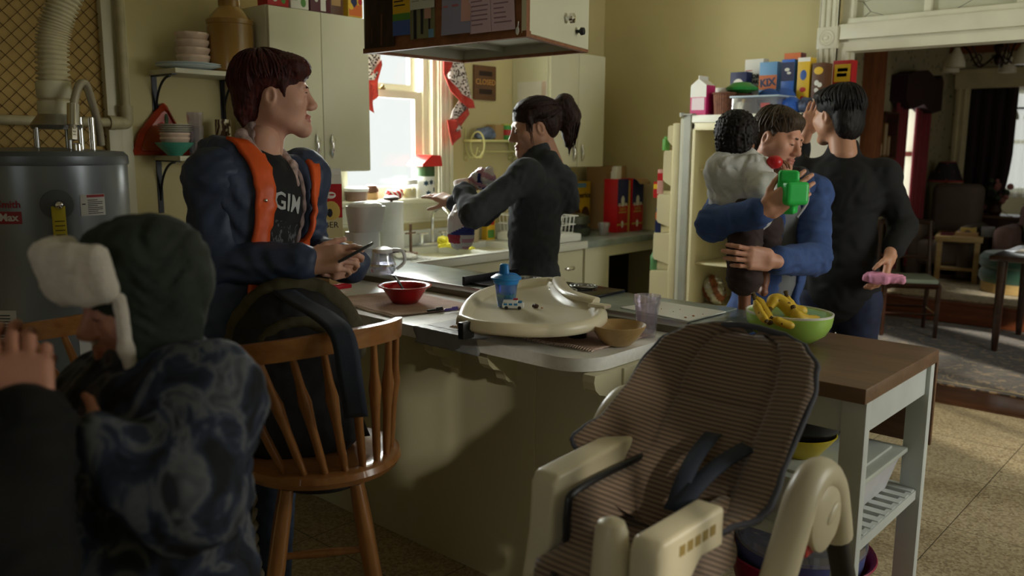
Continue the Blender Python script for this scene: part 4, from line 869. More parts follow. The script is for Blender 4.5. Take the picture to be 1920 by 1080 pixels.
MB().lathe([(.02, ZT+.026), (.066, ZT+.026), (.066, ZT+.295), (.02, ZT+.295)], (px_, py_, 0), 32).build('roll', mat('towel_paper', srgb(228, 230, 226), .9, bmp=.2, bs=160), pt)
MB().lathe([(.008, ZT+.026), (.008, ZT+.3), (.04, ZT+.305), (.044, ZT+.318), (.03, ZT+.327), (0, ZT+.33)], (px_, py_, 0), 20).build('finial', DKWOOD, pt)
q = MB(); q.cyl((px_+.06, py_+.085, ZT), (px_+.06, py_+.085, ZT+.17), .008); q.cyl((px_+.06, py_+.05, ZT+.12), (px_+.06, py_+.12, ZT+.12), .005); q.lathe([(.04, ZT+.0), (.04, ZT+.012), (.01, ZT+.016)], (px_+.06, py_+.085, 0), 18); single(q, 'wooden_mug_tree', 'small wooden peg stand beside the paper towel roll', 'stand', BRNWOOD, (px_+.06, py_+.085, ZT))
# things along the back of the sink
q = MB(); q.lathe([(.055, ZT), (.06, ZT+.005), (.062, ZT+.14), (.058, ZT+.15), (.055, ZT+.14), (0, ZT+.01)], (-3.83, 3.86, 0), 24); single(q, 'stoneware_crock', 'cream and brown crock at the back of the sink behind the bread bag', 'crock', mat('crock', srgb(176, 160, 128), .4, var=.1), (-3.83, 3.86, ZT))
pack('soap_box', 'small yellow and green carton behind the sink next to the woman', (-3.86, 4.0, ZT), (-3.81, 4.075, ZT+.13), [PY_, PG, PR], art=lambda p, d, t: (p(.1, .1, .9, .5, 1), p(.1, .75, .9, .95, 2)))
# corner counter
kc = thing('corner_counter', 'grey laminate counter with open black space under it in the corner by the fridge', 'counter', (-3.6, 4.9, 0))
MB().box((-3.927, 4.395, .862), (-3.29, YB-.002, .905), .004).build('counter_top', GLAM, kc)
m = MB(); m.box((-3.927, 4.395, 0), (-3.31, 4.66, .862)); m.box((-3.345, 4.66, .79), (-3.31, YB-.002, .862)); m.box((-3.35, 5.36, 0), (-3.31, YB-.002, .862)); m.build('cabinet_frame', CABW, kc)
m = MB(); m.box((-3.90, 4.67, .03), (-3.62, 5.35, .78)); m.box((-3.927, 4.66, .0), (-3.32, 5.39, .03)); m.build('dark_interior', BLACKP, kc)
# dish rack
dr = thing('dish_rack', 'white wire dish rack with draining tray at the right end of the sink', 'dish rack', (-3.55, 4.25, ZT))
MB().lathe([(.24, .0), (.25, .006), (.265, .045), (.26, .05), (.245, .012), (0, .008)], (-3.58, 4.27, ZT+.004), 4, Matrix.Rotation(PI/4, 3, 'Z') @ Matrix.Diagonal((1.15, .8, 1)) if False else Matrix.Rotation(0, 3, 'Z')).v if False else None
m = MB(); m.box((-3.80, 4.08, ZT), (-3.36, 4.42, ZT+.05), .012); m.build('drip_tray', WHITEP, dr)
m = MB()
for z, e in ((.055, 0), (.11, .012), (.165, .025)): m.tube([(-3.78-e, 4.10-e, ZT+z), (-3.39+e, 4.10-e, ZT+z), (-3.39+e, 4.36+e, ZT+z), (-3.78-e, 4.36+e, ZT+z), (-3.78-e, 4.10-e, ZT+z)], .0035, 6)
for i in range(13):
    x = -3.78+.0325*i
    m.tube([(x, 4.085, ZT+.165), (x, 4.10, ZT+.055), (x, 4.36, ZT+.055), (x, 4.375, ZT+.165)], .0025, 6)
for i in range(8):
    y = 4.10+.037*i; m.tube([(-3.795, y, ZT+.165), (-3.78, y, ZT+.055), (-3.39, y, ZT+.055), (-3.375, y, ZT+.165)], .0025, 6)
m.build('wire_basket', WHITEP, dr)
q = MB(); q.box((-3.74, 4.13, ZT+.06), (-3.44, 4.32, ZT+.175), .02); single(q, 'plastic_container', 'white plastic tub drying inside the dish rack', 'tub', WHITEP, (-3.6, 4.22, ZT+.06))
# cereal boxes in the corner
pack('orange_carton', 'orange carton behind the dish rack in the counter corner', (-4.167, 5.362, 0.905)[:2]+(.905,) if False else (-3.90, 4.78, .906), (-3.80, 4.86, 1.225), [PO, PTAN, PLB], art=lambda p, d, t: (d(.5, .85, .016, .016, 2), p(.1, .1, .9, .2, 1), p(.1, .3, .9, .34, 1)))
pack('cereal_box', 'large yellow cereal box with black lettering in the counter corner', (-3.90, 4.875, .906), (-3.80, 5.095, 1.26), [PY_, INK, PBR, PLB], art=lambda p, d, t: (t('Cheerios', .5, .72, .058, 1, .0015), d(.27, .25, .055, .085, 2), d(.73, .25, .055, .085, 2), p(.15, .88, .75, .97, 3), p(.2, 0, .8, .18, 2)))
OR_, OB, OGD = pm('oats_red', 190, 14, 28), pm('oats_navy', 26, 36, 92), pm('oats_gold', 190, 160, 80)
qb = lambda p, d, t: (p(0, .52, 1, 1, 1), d(.5, .60, .03, .045, 2), t('QUAKER', .5, .52, .028, 2, .0012), t('OATS', .5, .435, .03, 3, .0008), p(.15, .365, .85, .39, 3), p(0, .13, 1, .165, 3), d(.5, .15, .017, .026, 2))
pack('oats_box', 'red and blue oats carton with white sticks in its open top', (-3.62, 5.015, .906), (-3.50, 5.145, 1.285), [OR_, OB, PW, OGD], group='oats cartons', art=qb)
pack('oats_box', 'red and blue oats carton with torn open flap next to the fridge door', (-3.62, 5.185, .906), (-3.49, 5.325, 1.285), [OR_, OB, PW, OGD], group='oats cartons', art=qb)
q = MB(); q.box((-3.615, 5.15, .906), (-3.505, 5.18, 1.275)); single(q, 'gold_carton', 'narrow gold carton standing between the two oats cartons', 'box', OGD, (-3.56, 5.165, .906)); q = MB()
for i, (y, h_) in enumerate(((5.035, .05), (5.06, .08), (5.09, .085), (5.118, .085))): single(MB().box((-3.58-.01*i, y, 1.2), (-3.53-.01*i, y+.022, 1.29+h_), .002), 'paper_packet', ['leftmost shorter white packet standing in the oats carton', 'second white packet from the left standing in the oats carton', 'third white packet from the left standing in the oats carton', 'rightmost white packet standing in the oats carton'][i], 'packet', PAPER, (-3.55, y, 1.2), 'packets in the oats carton')
q = MB(); q.grid(lambda u, v: (-3.49+.10*v*.6, 5.185+.14*u, 1.285-.055*v*v+.02*v), 5, 5); single(q, 'carton_flap', 'tan torn flap hanging over the front of the right oats carton', 'flap', PTAN, (-3.47, 5.25, 1.28), solid=.002)
pack('cardboard_box', 'brown cardboard box against the wall behind the oats cartons', (-3.86, 5.12, .906), (-3.68, 5.37, 1.37), [PTAN])
pt2 = thing('cooking_pot', 'dark green lidded pot on the corner counter beside the dish rack', 'pot', (-3.62, 4.62, .905))
GPOT = mat('pot_green', srgb(74, 80, 66), .35, .2)
MB().lathe([(.10, .906), (.115, .91), (.12, .955), (.125, .96), (.12, .962), (.11, .915), (0, .912)], (-3.62, 4.66, 0), 32).build('pan', GPOT, pt2)
MB().lathe([(.118, .99), (.12, 1.0), (.11, 1.04), (.06, 1.055), (0, 1.06)], (-3.62, 4.66, 0), 32).build('lid', GPOT, pt2); MB().lathe([(.108, .962), (.10, .99)], (-3.62, 4.66, 0), 32).build('rim', BLACKM, pt2)
tumbler((-3.46, 4.80, .906), .034, .043, .09, 'clear plastic cup on the corner counter in front of the oats cartons', None, CLEARP)

# ------------------------------------------------------------------ island: grey counter, stove, base, raised bar
isl = thing('kitchen_island', 'cream panelled kitchen island with grey laminate counter between bar and sink aisle', 'island', (-2.3, 2.4, 0))
m = MB(); m.box((-3.28, 2.05, .0), (-1.735, 2.71, .858)); m.box((-1.73, 2.05, 0), (-1.39, 2.71, .858), .003); m.box((-1.738, 2.052, 0), (-1.728, 2.70, .858)); m.build('base_panels', CREAM, isl)
m = MB(); m.box((-3.28, 2.405, .862), (-1.392, 2.74, .938), .003); m.build('counter_slab', mat('counter_core', srgb(120, 112, 92), .5, var=.3, scale=20, stretch=(.2, 1, 1)), isl)
MB().box((-3.282, 2.402, .938), (-1.390, 2.742, .946), .002).build('counter_top', GLAM, isl)
MB().box((-3.282, 2.398, .925), (-1.388, 2.4035, .947), .001).build('metal_edge', STEEL, isl)
MB().box((-3.927, 2.06, .862), (-3.285, 2.733, .945), .003).build('corner_top', GLAM, isl)
st = thing('cooktop', 'black cooktop with raised side edge set into the island counter behind the tray', 'stove', (-2.4, 2.57, .946))
m = MB(); m.box((-2.42, 2.44, .947), (-1.86, 2.735, .958), .004); m.build('enamel_top', mat('black_enamel', (.02, .02, .022), .2), st)
m = MB(); m.box((-2.435, 2.41, .946), (-2.42, 2.74, .984), .003); m.build('side_guard', BLACKP, st)
for x, y in ((-2.28, 2.52), (-2.28, 2.65), (-2.0, 2.52), (-2.0, 2.65)):
    m = MB()
    for k in range(3): m.tube([(x+(.02+.018*k)*math.cos(a), y+(.02+.012*k)*math.sin(a), .967) for a in [i*PI/10 for i in range(21)]], .004, 6)
    m.build('burner', STEEL, st)
BARW = mat('bar_laminate', srgb(240, 240, 236), .35, var=.05, scale=60)
out = [(-3.25, 2.40), (-3.25, 1.89)]+arc((-1.535, 2.01), .12, -PI/2, 0, 10)+[(-1.415, 2.40)]
bar = thing('breakfast_bar', 'long white speckled breakfast bar with rounded corner and scalloped brackets', 'bar', (-2.3, 2.1, .86))
bm = bmesh.new(); vs = [bm.verts.new((x, y, .86)) for x, y in out]; f = bm.faces.new(vs); r_ = bmesh.ops.extrude_face_region(bm, geom=[f])
for v in [g for g in r_['geom'] if isinstance(g, bmesh.types.BMVert)]: v.co.z = .90
bmesh.ops.recalc_face_normals(bm, faces=bm.faces[:]); MB().bm(bm).build('bar_top', BARW, bar)
corb = [(2.05, .858), (1.915, .858), (1.912, .838), (1.92, .815), (1.94, .797), (1.965, .79), (1.985, .782), (1.995, .768), (2.0, .752), (2.012, .742), (2.03, .738), (2.04, .728), (2.05, .712)]
for x in (-1.44, -1.86, -2.12): MB().prism(corb, x, x+.042, F_).build('bracket', CREAM, bar, angle=25)
TAPE = mat('duct_tape', srgb(156, 160, 164), .4, 0, var=.1, scale=25, bmp=.15, bs=50)
m = MB(); m.grid(lambda u, v: (-2.135+.30*u+.008*math.sin(9*v), 1.8885-.0012+(.0 if v < .6 else (v-.6)*.11), (.846+.0555*v/.6 if v < .6 else .9012)+.0006*math.sin(u*40)), 24, 18); single(m, 'duct_tape', 'grey duct tape patch wrapped over the front edge of the bar', 'tape', TAPE, (-2.0, 1.89, .87), solid=.0012, angle=180)
m = MB(); m.box((-2.12, 1.93, .9005), (-1.98, 2.36, .9025)); single(m, 'duct_tape_strip', 'long grey duct tape strip across the bar beside the baby tray', 'tape', TAPE, (-2.05, 2.1, .9))
# steel table beside the island
tb = thing('side_table', 'small metal topped table joining the island and the wooden cart', 'table', (-1.2, 2.55, 0))
BLUEST = mat('blue_grey_laminate', srgb(128, 142, 150), .22, .3, var=.08)
MB().box((-1.385, 2.40, .905), (-1.248, 2.74, .944), .003).build('table_top', BLUEST, tb)
for x in (-1.37, -1.265):
    for y in (2.42, 2.72): MB().box((x-.012, y-.012, 0), (x+.012, y+.012, .905)).build('leg', STEEL, tb)
def papermesh(pts, z, t=.0015):
    m = MB(); vs = [(p[0], p[1], z) for p in pts]+[(p[0], p[1], z+t) for p in pts]; k = len(pts)
    return m.add(vs, [tuple(reversed(range(k))), tuple(range(k, 2*k))]+[(i, (i+1) % k, k+(i+1) % k, k+i) for i in range(k)])
q = papermesh([(-1.685, 2.448, 0.948), (-1.386, 2.400, 0.948), (-1.377, 2.637, 0.948), (-1.646, 2.647, 0.948)], .9465, .004); single(q, 'cutting_board', 'thin white cutting board with crumbs lying on the grey island counter', 'cutting board', WHITEP, (-1.5, 2.55, .9465))
CR = mat('crumb', srgb(170, 110, 60), .8)
crp = [(-1.553, 2.505, 0.952), (-1.414, 2.431, 0.952), (-1.409, 2.473, 0.952), (-1.602, 2.570, 0.952), (-1.497, 2.491, 0.952), (-1.501, 2.542, 0.952), (-1.400, 2.520, 0.952)]
for i, p in enumerate(crp):
    m = MB(); sdf_add(m, [ell((p[0], p[1], .9535), (.0055 if i in (1, 2) else .0025, .004 if i in (1, 2) else .002, .0022), k=.003)], .002); single(m, 'bread_crumb', 'small brown bread crumb on the white cutting board', 'crumb', CR, (p[0], p[1], .9505), 'crumbs on the cutting board')
def grounded(pts): return [(p[0], p[1]) for p in pts]
q = papermesh([(-1.330, 2.364, 0.944), (-1.265, 2.328, 0.944), (-1.255, 2.494, 0.944), (-1.291, 2.507, 0.944)], .945, .003); a = papermesh([(-1.307, 2.398, 0.944), (-1.273, 2.386, 0.944), (-1.276, 2.451, 0.944), (-1.303, 2.459, 0.944)], .9485, .0008); q.add(a.v, a.f, 1); single(q, 'snack_wrapper', 'flat white and green snack wrapper on the metal table near the fruit bowl', 'wrapper', [PAPER, pm('wrapper_green', 90, 190, 90)], (-1.3, 2.5, .945))

# ------------------------------------------------------------------ on the bar
MATP = mat('pink_placemat', srgb(200, 172, 158), .9, var=.12, scale=18, bmp=.4, bs=140)
def placemat(cs, lab, fr=True):
    c = [V(p) for p in cs]; m = MB(); z = .9012
    def P2(u, v): return (c[0]*(1-u)+c[1]*u)*(1-v)+(c[3]*(1-u)+c[2]*u)*v
    n, k = 40, 24
    m.grid(lambda u, v: (P2(u, v).x+.003*math.sin(60*v)*(1 if u in (0, 1) else 0), P2(u, v).y, z+.002+.0035*max(0, math.sin(u*7+v*3))*(1-abs(2*v-1))**2*0+(.006*math.sin(u*9)**2 if v == 0 else 0)), n, k)
    o = m.build('mat_cloth', MATP); o.parent = None
    t = thing('placemat', lab, 'placemat', (0, 0, 0)); o.parent = t; o.location = (0, 0, 0)
    md = o.modifiers.new('s', 'SOLIDIFY'); md.thickness = .0035; md.offset = 1
    f = MB()
    for i in range(60):
        p = P2(i/59, 0); d = (c[0]-c[3]).normalized()*.012; f.tube([(p.x, p.y, z+.004+.006*math.sin(i/59*9)**2), (p.x+d.x, p.y+d.y, z+.002+.003*math.sin(i/59*9)**2)], .0024, 5)
    f.build('fringe', mat('fringe', srgb(210, 186, 172), .9), t); return t
placemat([(-2.765, 1.985, 0), (-2.30, 1.935, 0), (-2.22, 2.28, 0), (-2.70, 2.335, 0)], 'pink woven placemat under the red bowl at the left of the bar')
placemat([(-2.03, 1.965, 0), (-1.475, 2.01, 0), (-1.47, 2.33, 0), (-2.02, 2.30, 0)], 'pink woven placemat under the baby tray with its fringe along the bar edge')
RB = mat('red_melamine', srgb(178, 26, 30), .22, var=.04, coat=.3)
rb = (-2.475, 2.14, .907)
q = MB(); q.lathe([(.045, .907), (.05, .908), (.062, .925), (.082, .957), (.085, .964), (.102, .970), (.105, .974), (.102, .976), (.083, .972), (.078, .962), (.05, .918), (0, .913)], rb[:2]+(0,), 48); single(q, 'red_bowl', 'red plastic bowl with flared rim on the left placemat', 'bowl', RB, rb, angle=60)
sp = thing('spoon', 'dark spoon leaning in the red bowl', 'spoon', (-2.47, 2.15, .93))
h0, h1 = V((-2.455, 2.125, .945)), V((-2.575, 2.175, .995))
m = MB(); m.tube(smooth_path([h0, h0.lerp(h1, .5)+V((0, 0, .004)), h1], 6), [.0045]*6+[.0055]*6+[.007], 10, flat=(1.2, .6)); m.build('handle', BLACKP, sp)
m = MB(); m.ball(h0+V((.012, -.006, -.004)), (.02, .013, .004), 14, 8); m.build('spoon_bowl', CHROME, sp)
for i, (a, b_, c_, lab) in enumerate((((-2.265, 2.061, 0.912), (-2.254, 2.130, 0.912), BLACKP, 'dark blue pen on the right edge of the left placemat'), ((-2.236, 2.119, 0.912), (-2.222, 2.176, 0.912), mat('purple_pen', srgb(110, 86, 190), .3), 'purple pen on the bar beside the baby tray'))):
    m = MB(); A__, B__ = V(a), V(b_); m.tube([A__, A__.lerp(B__, .1), A__.lerp(B__, .6), A__.lerp(B__, .62), B__], [.0012, .0042, .0042, .0055, .0055], 10, mi=0); m.tube([A__.lerp(B__, .6)+V((0, 0, .006)), B__+V((0, 0, .006))], .0018, 6); single(m, 'pen', lab, 'pen', [c_], a)
q = MB(); q.box((-3.04, 2.13, .9005), (-2.93, 2.235, .917), .003); q.box((-3.03, 2.14, .917), (-2.94, 2.225, .922), .002); single(q, 'red_game_case', 'flat bright red box on the bar below the phone', 'box', pm('bright_red', 205, 20, 40), (-2.98, 2.18, .9))
# baby tray
TB = mat('tray_cream', srgb(222, 212, 184), .32, var=.03)
rim = [(-1.853, 1.823, 0.985), (-1.997, 1.991, 0.985), (-2.117, 2.172, 0.985), (-2.177, 2.351, 0.985), (-2.184, 2.512, 0.985), (-2.149, 2.625, 0.985), (-2.075, 2.582, 0.985), (-1.935, 2.433, 0.985), (-1.823, 2.335, 0.985), (-1.739, 2.299, 0.985), (-1.681, 2.300, 0.985), (-1.606, 2.237, 0.985), (-1.543, 2.147, 0.985), (-1.515, 2.047, 0.985), (-1.531, 1.943, 0.985), (-1.589, 1.866, 0.985), (-1.672, 1.818, 0.985), (-1.762, 1.797, 0.985)]
cx_ = sum(p[0] for p in rim)/len(rim); cy2 = sum(p[1] for p in rim)/len(rim)
loop = smooth_path([V((p[0], p[1], 0)) for p in rim]+[V((rim[0][0], rim[0][1], 0))], 5)[:-1]
def inset(d):
    k = len(loop); o = []
    for i in range(k):
        a, b_ = V(loop[i-1]), V(loop[(i+1) % k]); t = (b_-a).normalized(); n = V((-t.y, t.x, 0)); p = V(loop[i])
        if (V((cx_, cy2, 0))-p).dot(n) < 0: n = -n
        o.append(p+n*d)
    return o
m = MB(); prof = [(.012, .948), (-.004, .951), (-.012, .960), (-.010, .977), (-.002, .988), (.010, .990), (.022, .986), (.034, .972), (.043, .966)]
rings = [[(p.x, p.y, z) for p in inset(d)] for d, z in prof]; k = len(loop)
m.add([p for r_ in rings for p in r_], [(i*k+j, i*k+(j+1) % k, (i+1)*k+(j+1) % k, (i+1)*k+j) for i in range(len(prof)-1) for j in range(k)]+[tuple(reversed(range(k)))])
m.add(rings[-1], [tuple(t_) for t_ in tessellate_polygon([[V(q_) for q_ in rings[-1]]])])
ty = thing('baby_tray', 'large cream plastic high chair tray with raised rim lying on the bar', 'tray', (cx_, cy2, .91))
m.build('tray_body', TB, ty, weld=True, angle=70)
q = MB(); p = inset(-.012)[int(k*.96)]; q.box((p.x-.012, p.y-.03, .93), (p.x+.012, p.y+.02, .983), .006); q.build('black_clasp', BLACKP, ty)
for fx_, fy in ((-1.80, 2.03), (-1.62, 2.12), (-2.0, 2.28)): MB().cyl((fx_, fy, .905), (fx_, fy, .955), .03).build('foot', BLACKP, ty)
m = MB(); b0 = V(rim[6]); b1 = V(rim[10]); m.tube(smooth_path([(b0.x, b0.y, .99), (V(rim[7])).to_tuple()[:2]+(.994,), (V(rim[8])).to_tuple()[:2]+(.996,), (V(rim[9])).to_tuple()[:2]+(.996,), (b1.x, b1.y, .99)], 6), .02, 12, flat=(1.3, .7)); m.build('belly_rim', TB, ty)
for i in (6, 11):
    p = V(rim[i]).lerp(V((cx_, cy2, .985)), .06); MB().box((p.x-.035, p.y-.02, .986), (p.x+.035, p.y+.02, .999), .006).build('latch', TB, ty)
sc = (-1.924, 2.115, 0.967); 
sy = thing('sippy_cup', 'blue lidded toddler cup with green drink standing on the baby tray', 'cup', sc)
BLU = glassy('blue_translucent', srgb(96, 184, 245), .08, .1, .2); BLS = mat('blue_lid', srgb(40, 130, 205), .3)
MB().lathe([(0, .968), (.028, .967), (.030, .972), (.041, 1.06), (.040, 1.06), (.0285, .974), (0, .972)], sc[:2]+(0,), 32).build('cup_body', BLU, sy)
MB().lathe([(0, .9735), (.0278, .9735), (.0335, 1.01), (0, 1.012)], sc[:2]+(0,), 28).build('green_drink', mat('green_drink', srgb(120, 190, 50), .2), sy)
m = MB(); m.lathe([(.040, 1.045), (.043, 1.05), (.044, 1.058), (.052, 1.062), (.052, 1.067), (.044, 1.072), (.036, 1.078), (.02, 1.08), (0, 1.081)], sc[:2]+(0,), 32); m.build('lid', BLS, sy)
m = MB(); m.lathe([(.019, 1.075), (.017, 1.09), (.015, 1.108), (.011, 1.112), (0, 1.113)], (sc[0]-.006, sc[1]-.004, 0), 20, Matrix.Diagonal((1.1, .8, 1))); m.build('spout', BLS, sy)
tv = (-1.874, 2.095, 0.967); vn = thing('toy_van', 'small white and blue toy ambulance with red light on the baby tray', 'toy', tv)
R_ = rotz(math.radians(38)); 
def vb(name, lo, hi, m_, bev=.004): 
    q = MB(); q.box(lo, hi, bev); q.v = [((R_ @ V(v))+V(tv))[:] for v in q.v]; return q.build(name, m_, vn)
vb('van_body', (-.036, -.015, .004), (.036, .015, .022), WHITEP); vb('van_roof', (-.034, -.013, .020), (.016, .013, .031), WHITEP, .005); vb('roof_light', (.0, -.006, .031), (.016, .006, .036), PR, .002)
for i in range(3): vb('window', (-.031+.017*i, -.0158, .014), (-.019+.017*i, -.0135, .021), mat('toy_blue', srgb(50, 130, 190), .3) if i == 0 else bpy.data.materials['toy_blue'], .0005)
vb('windscreen', (.017, -.0125, .021), (.030, .0125, .027), bpy.data.materials['toy_blue'], .003)
for x in (-.022, .022):
    for y in (-.016, .012):
        q = MB(); q.cyl((x, y, .006), (x, y+.004, .006), .006, n=14); q.v = [((R_ @ V(v))+V(tv))[:] for v in q.v]; q.build('wheel', BLACKP, vn)
for p, sz, lab, c_ in (((-1.827, 2.155, 0.967), .011, 'dark brown food scrap on the baby tray right of the toy', DKWOOD), ((-1.804, 2.164, 0.967), .004, 'tiny orange crumb on the baby tray beside the dark scrap', CR)):
    m = MB(); sdf_add(m, [ell((p[0], p[1], .967+sz*.7), (sz*1.2, sz*.9, sz*.7), k=.004)], .003, folds(.002, 300, [(1, 0, 0)], 1)); single(m, 'food_scrap', lab, 'food', c_, (p[0], p[1], .967))
tb_ = (-1.475, 2.135, .902)
q = MB(); q.lathe([(.035, .902), (.04, .904), (.062, .925), (.082, .955), (.086, .966), (.084, .967), (.078, .955), (.05, .918), (0, .912)], tb_[:2]+(0,), 48); single(q, 'tan_bowl', 'tan wooden bowl at the rounded corner of the bar', 'bowl', wood('tan_bowl_wood', srgb(170, 138, 88), srgb(186, 154, 104), .4, coat=.2), tb_, angle=60)
TUM2 = glassy('frosted_tumbler', (.92, .89, .96), .12, .12, .12)
gb = (-1.479, 2.299, 0.902)
q = MB(); gx, gyy = gb[0], gb[1]; n_ = 12
q.lathe([(0, .903), (.030, .902), (.032, .908), (.035, .96), (.038, 1.0), (.043, 1.012), (.044, 1.036), (.042, 1.036), (.041, 1.013), (.036, 1.0), (.033, .96), (.029, .914), (0, .912)], (gx, gyy, 0), 24)
single(q, 'plastic_tumbler', 'tall frosted clear tumbler with purple tint on the bar beside the tan bowl', 'glass', TUM2, (gx, gyy, .902), angle=25)
# coffee maker and cartons on the island
CM = (-3.075, 2.43, .947)
cf = thing('coffee_maker', 'white drip coffee maker with glass carafe at the left end of the counter', 'coffee maker', CM)
WAP = mat('appliance_white', srgb(226, 228, 230), .3, var=.02)
def tower(z0, z1, s0, s1, cx, cy, sx, sy, n=28):
    m = MB(); m.grid(lambda u, v: (cx+(s0+(s1-s0)*v)*sx*math.copysign(abs(math.cos(2*PI*u))**.6, math.cos(2*PI*u)), cy+(s0+(s1-s0)*v)*sy*math.copysign(abs(math.sin(2*PI*u))**.6, math.sin(2*PI*u)), z0+(z1-z0)*v), n, 6, wrapu=True)
    k = len(m.v); m.f.append(tuple(range(k-n, k))); m.m.append(0); m.f.append(tuple(reversed(range(n)))); m.m.append(0); return m
tower(.947, .965, 1, .98, CM[0], CM[1], .072, .085).build('base_plate', WAP, cf)
tower(.965, 1.12, .95, 1, CM[0]-.012, CM[1]-.01, .058, .074).build('water_tank', WAP, cf)
tower(1.12, 1.235, .9, 1.08, CM[0], CM[1], .066, .077).build('filter_head', WAP, cf)
m = MB(); m.ball((CM[0], CM[1], 1.235), (.072, .083, .022), 28, 8); m.build('lid', WAP, cf)
ca = (-2.802, 2.301, 0.966); 
gg = MB(); gg.lathe([(0, .967), (.045, .967), (.055, .985), (.056, 1.01), (.042, 1.055), (.040, 1.065), (.038, 1.065), (.04, 1.055), (.054, 1.01), (.053, .986), (.044, .97), (0, .97)], ca[:2]+(0,), 28); cg = gg.build('carafe', CLEARP, cf)
gg = MB(); gg.lathe([(.041, 1.058), (.044, 1.062), (.043, 1.075), (.02, 1.082), (0, 1.083)], ca[:2]+(0,), 24); gg.build('carafe_lid', WAP, cg)
gg = MB(); gg.tube(smooth_path([(ca[0]+.032, ca[1]+.03, 1.07), (ca[0]+.065, ca[1]+.055, 1.065), (ca[0]+.07, ca[1]+.06, 1.02), (ca[0]+.045, ca[1]+.04, .99)], 6), .009, 10, flat=(1.3, .8)); gg.build('carafe_handle', WAP, cg)
gg = MB(); gg.lathe([(.0555, 1.004), (.057, 1.007), (.0555, 1.012)], ca[:2]+(0,), 24); gg.build('carafe_band', CHROME, cg)
def gable(c, w, d, h, hg, lab, cols, art=None, rz=0, dirx=True, name='carton', cat='carton'):
    m = MB(); x0, x1, y0, y1 = -d/2, d/2, -w/2, w/2
    m.box((x0, y0, 0), (x1, y1, h)); e = .003
    vs = [(x0, y0, h), (x1, y0, h), (x1, y1, h), (x0, y1, h), (-e, y0, h+hg*.62), (e, y0, h+hg*.62), (e, y1, h+hg*.62), (-e, y1, h+hg*.62), (-e, y0, h+hg), (e, y0, h+hg), (e, y1, h+hg), (-e, y1, h+hg)]
    m.add(vs, [(1, 2, 6, 5), (3, 0, 4, 7), (0, 1, 5, 4), (2, 3, 7, 6), (5, 6, 10, 9), (7, 4, 8, 11), (4, 5, 9, 8), (6, 7, 11, 10), (8, 9, 10, 11)], 1)
    if art: art(m, x1, y0, y1, h)
    R = rotz(rz); m.v = [((R @ V(v))+V(c))[:] for v in m.v]; return single(m, name, lab, cat, cols, c)
mc = V((-2.878, 2.098, 1.116))
pack('tan_box', 'tan box under the red and white drink carton on the counter', (mc.x-.06, mc.y-.06, .947), (mc.x+.06, mc.y+.06, mc.z-.001), [PTAN])
def milkart(m, x, y0, y1, h):
    m.box((x, y0, .01), (x+.001, y1, .10), mi=2); m.ball((x, 0, .125), (.002, .036, .042), 18, 8, mi=3); m.ball((x, -.005, .12), (.003, .015, .022), 12, 6, mi=4)
    m.text('BER', .034, plane_frame((x+.0016, .0, .07), (0, 1, 0), (0, 0, 1)), .0004, 4); m.ball((x, .0, .19), (.002, .02, .014), 12, 6, mi=1); m.ball((x+.001, .004, .192), (.002, .012, .004), 10, 6, mi=0)
gable(mc, .088, .088, .235, .06, 'red and white drink carton behind the boy with the phone', [PR, PW, pm('carton_tan', 200, 186, 140), pm('carton_yellow', 200, 170, 90), INK], milkart, -.6)
q = MB(); q.lathe([(0, .948), (.03, .947), (.036, .99), (.038, 1.05), (.036, 1.05), (.034, .99), (.028, .952), (0, .952)], (-2.99, 2.36, 0), 24); single(q, 'small_pitcher', 'small clear cup between the red carton and the coffee maker', 'cup', CLEARP, (-2.99, 2.36, .947))

# ------------------------------------------------------------------ bar stool with backpack
OAK = wood('honey_oak', srgb(132, 84, 42), srgb(166, 114, 64), .3, 2.2, 'Z', coat=.4)
OAKX = wood('honey_oak_seat', srgb(132, 84, 44), srgb(164, 112, 62), .28, 2.2, 'X', coat=.5)
sc_ = V((-1.93, 1.35, 0)); rc_ = V((-1.97, 1.265, 0)); so_ = thing('bar_stool', 'honey oak swivel bar stool with spindle back carrying the black backpack', 'stool', sc_)
MB().lathe([(.05, .605), (.17, .61), (.215, .625), (.225, .642), (.22, .658), (.20, .666), (.15, .655), (0, .650)], (sc_.x, sc_.y, 0), 56).build('seat', OAKX, so_)
MB().lathe([(.12, .575), (.125, .58), (.125, .60), (.1, .606)], (sc_.x, sc_.y, 0), 28).build('swivel_plate', BLACKM, so_)
a0, a1 = math.radians(-62), math.radians(46)
def bp(a, r, z): return V((rc_.x+r*math.cos(a), rc_.y+r*math.sin(a), z))
def bs_(a, r, z): return V((sc_.x+r*math.cos(a), sc_.y+r*math.sin(a), z))
m = MB(); nR = 40
def rail(u, v):
    a = a0+(a1-a0)*u; w = v*2*PI; h = .026*math.sin(w); t = .011*math.cos(w); t = math.copysign(min(abs(t)*1.6, .011), t); h = math.copysign(min(abs(h)*1.25, .026), h)
    return bp(a, .312+t+.05*(h)*1.0, 1.005+h+.022*math.sin(PI*u)+.012*u)
m.grid(lambda u, v: rail(v, u), 14, nR, wrapu=True); k = len(m.v); m.f += [tuple(range(14)), tuple(reversed(range(k-14, k)))]; m.m += [0, 0]
m.build('back_rail', wood('rail_oak', srgb(132, 84, 42), srgb(166, 114, 64), .3, 2.2, 'Y', coat=.4), so_, weld=True)
for i in range(8):
    a = a0+(a1-a0)*(.04+.92*i/7); lo, hi = bs_(a*1.08, .195, .655), bp(a, .31, 1.0+.022*math.sin(PI*i/7))
    pts = [lo.lerp(hi, t) for t in (0, .15, .4, .55, .62, .75, 1)]
    m = MB(); m.tube(pts, [.009, .011, .0115, .015, .017, .011, .008], 10, flat=(1, 1)); m.build('spindle', OAK, so_)
legs = []
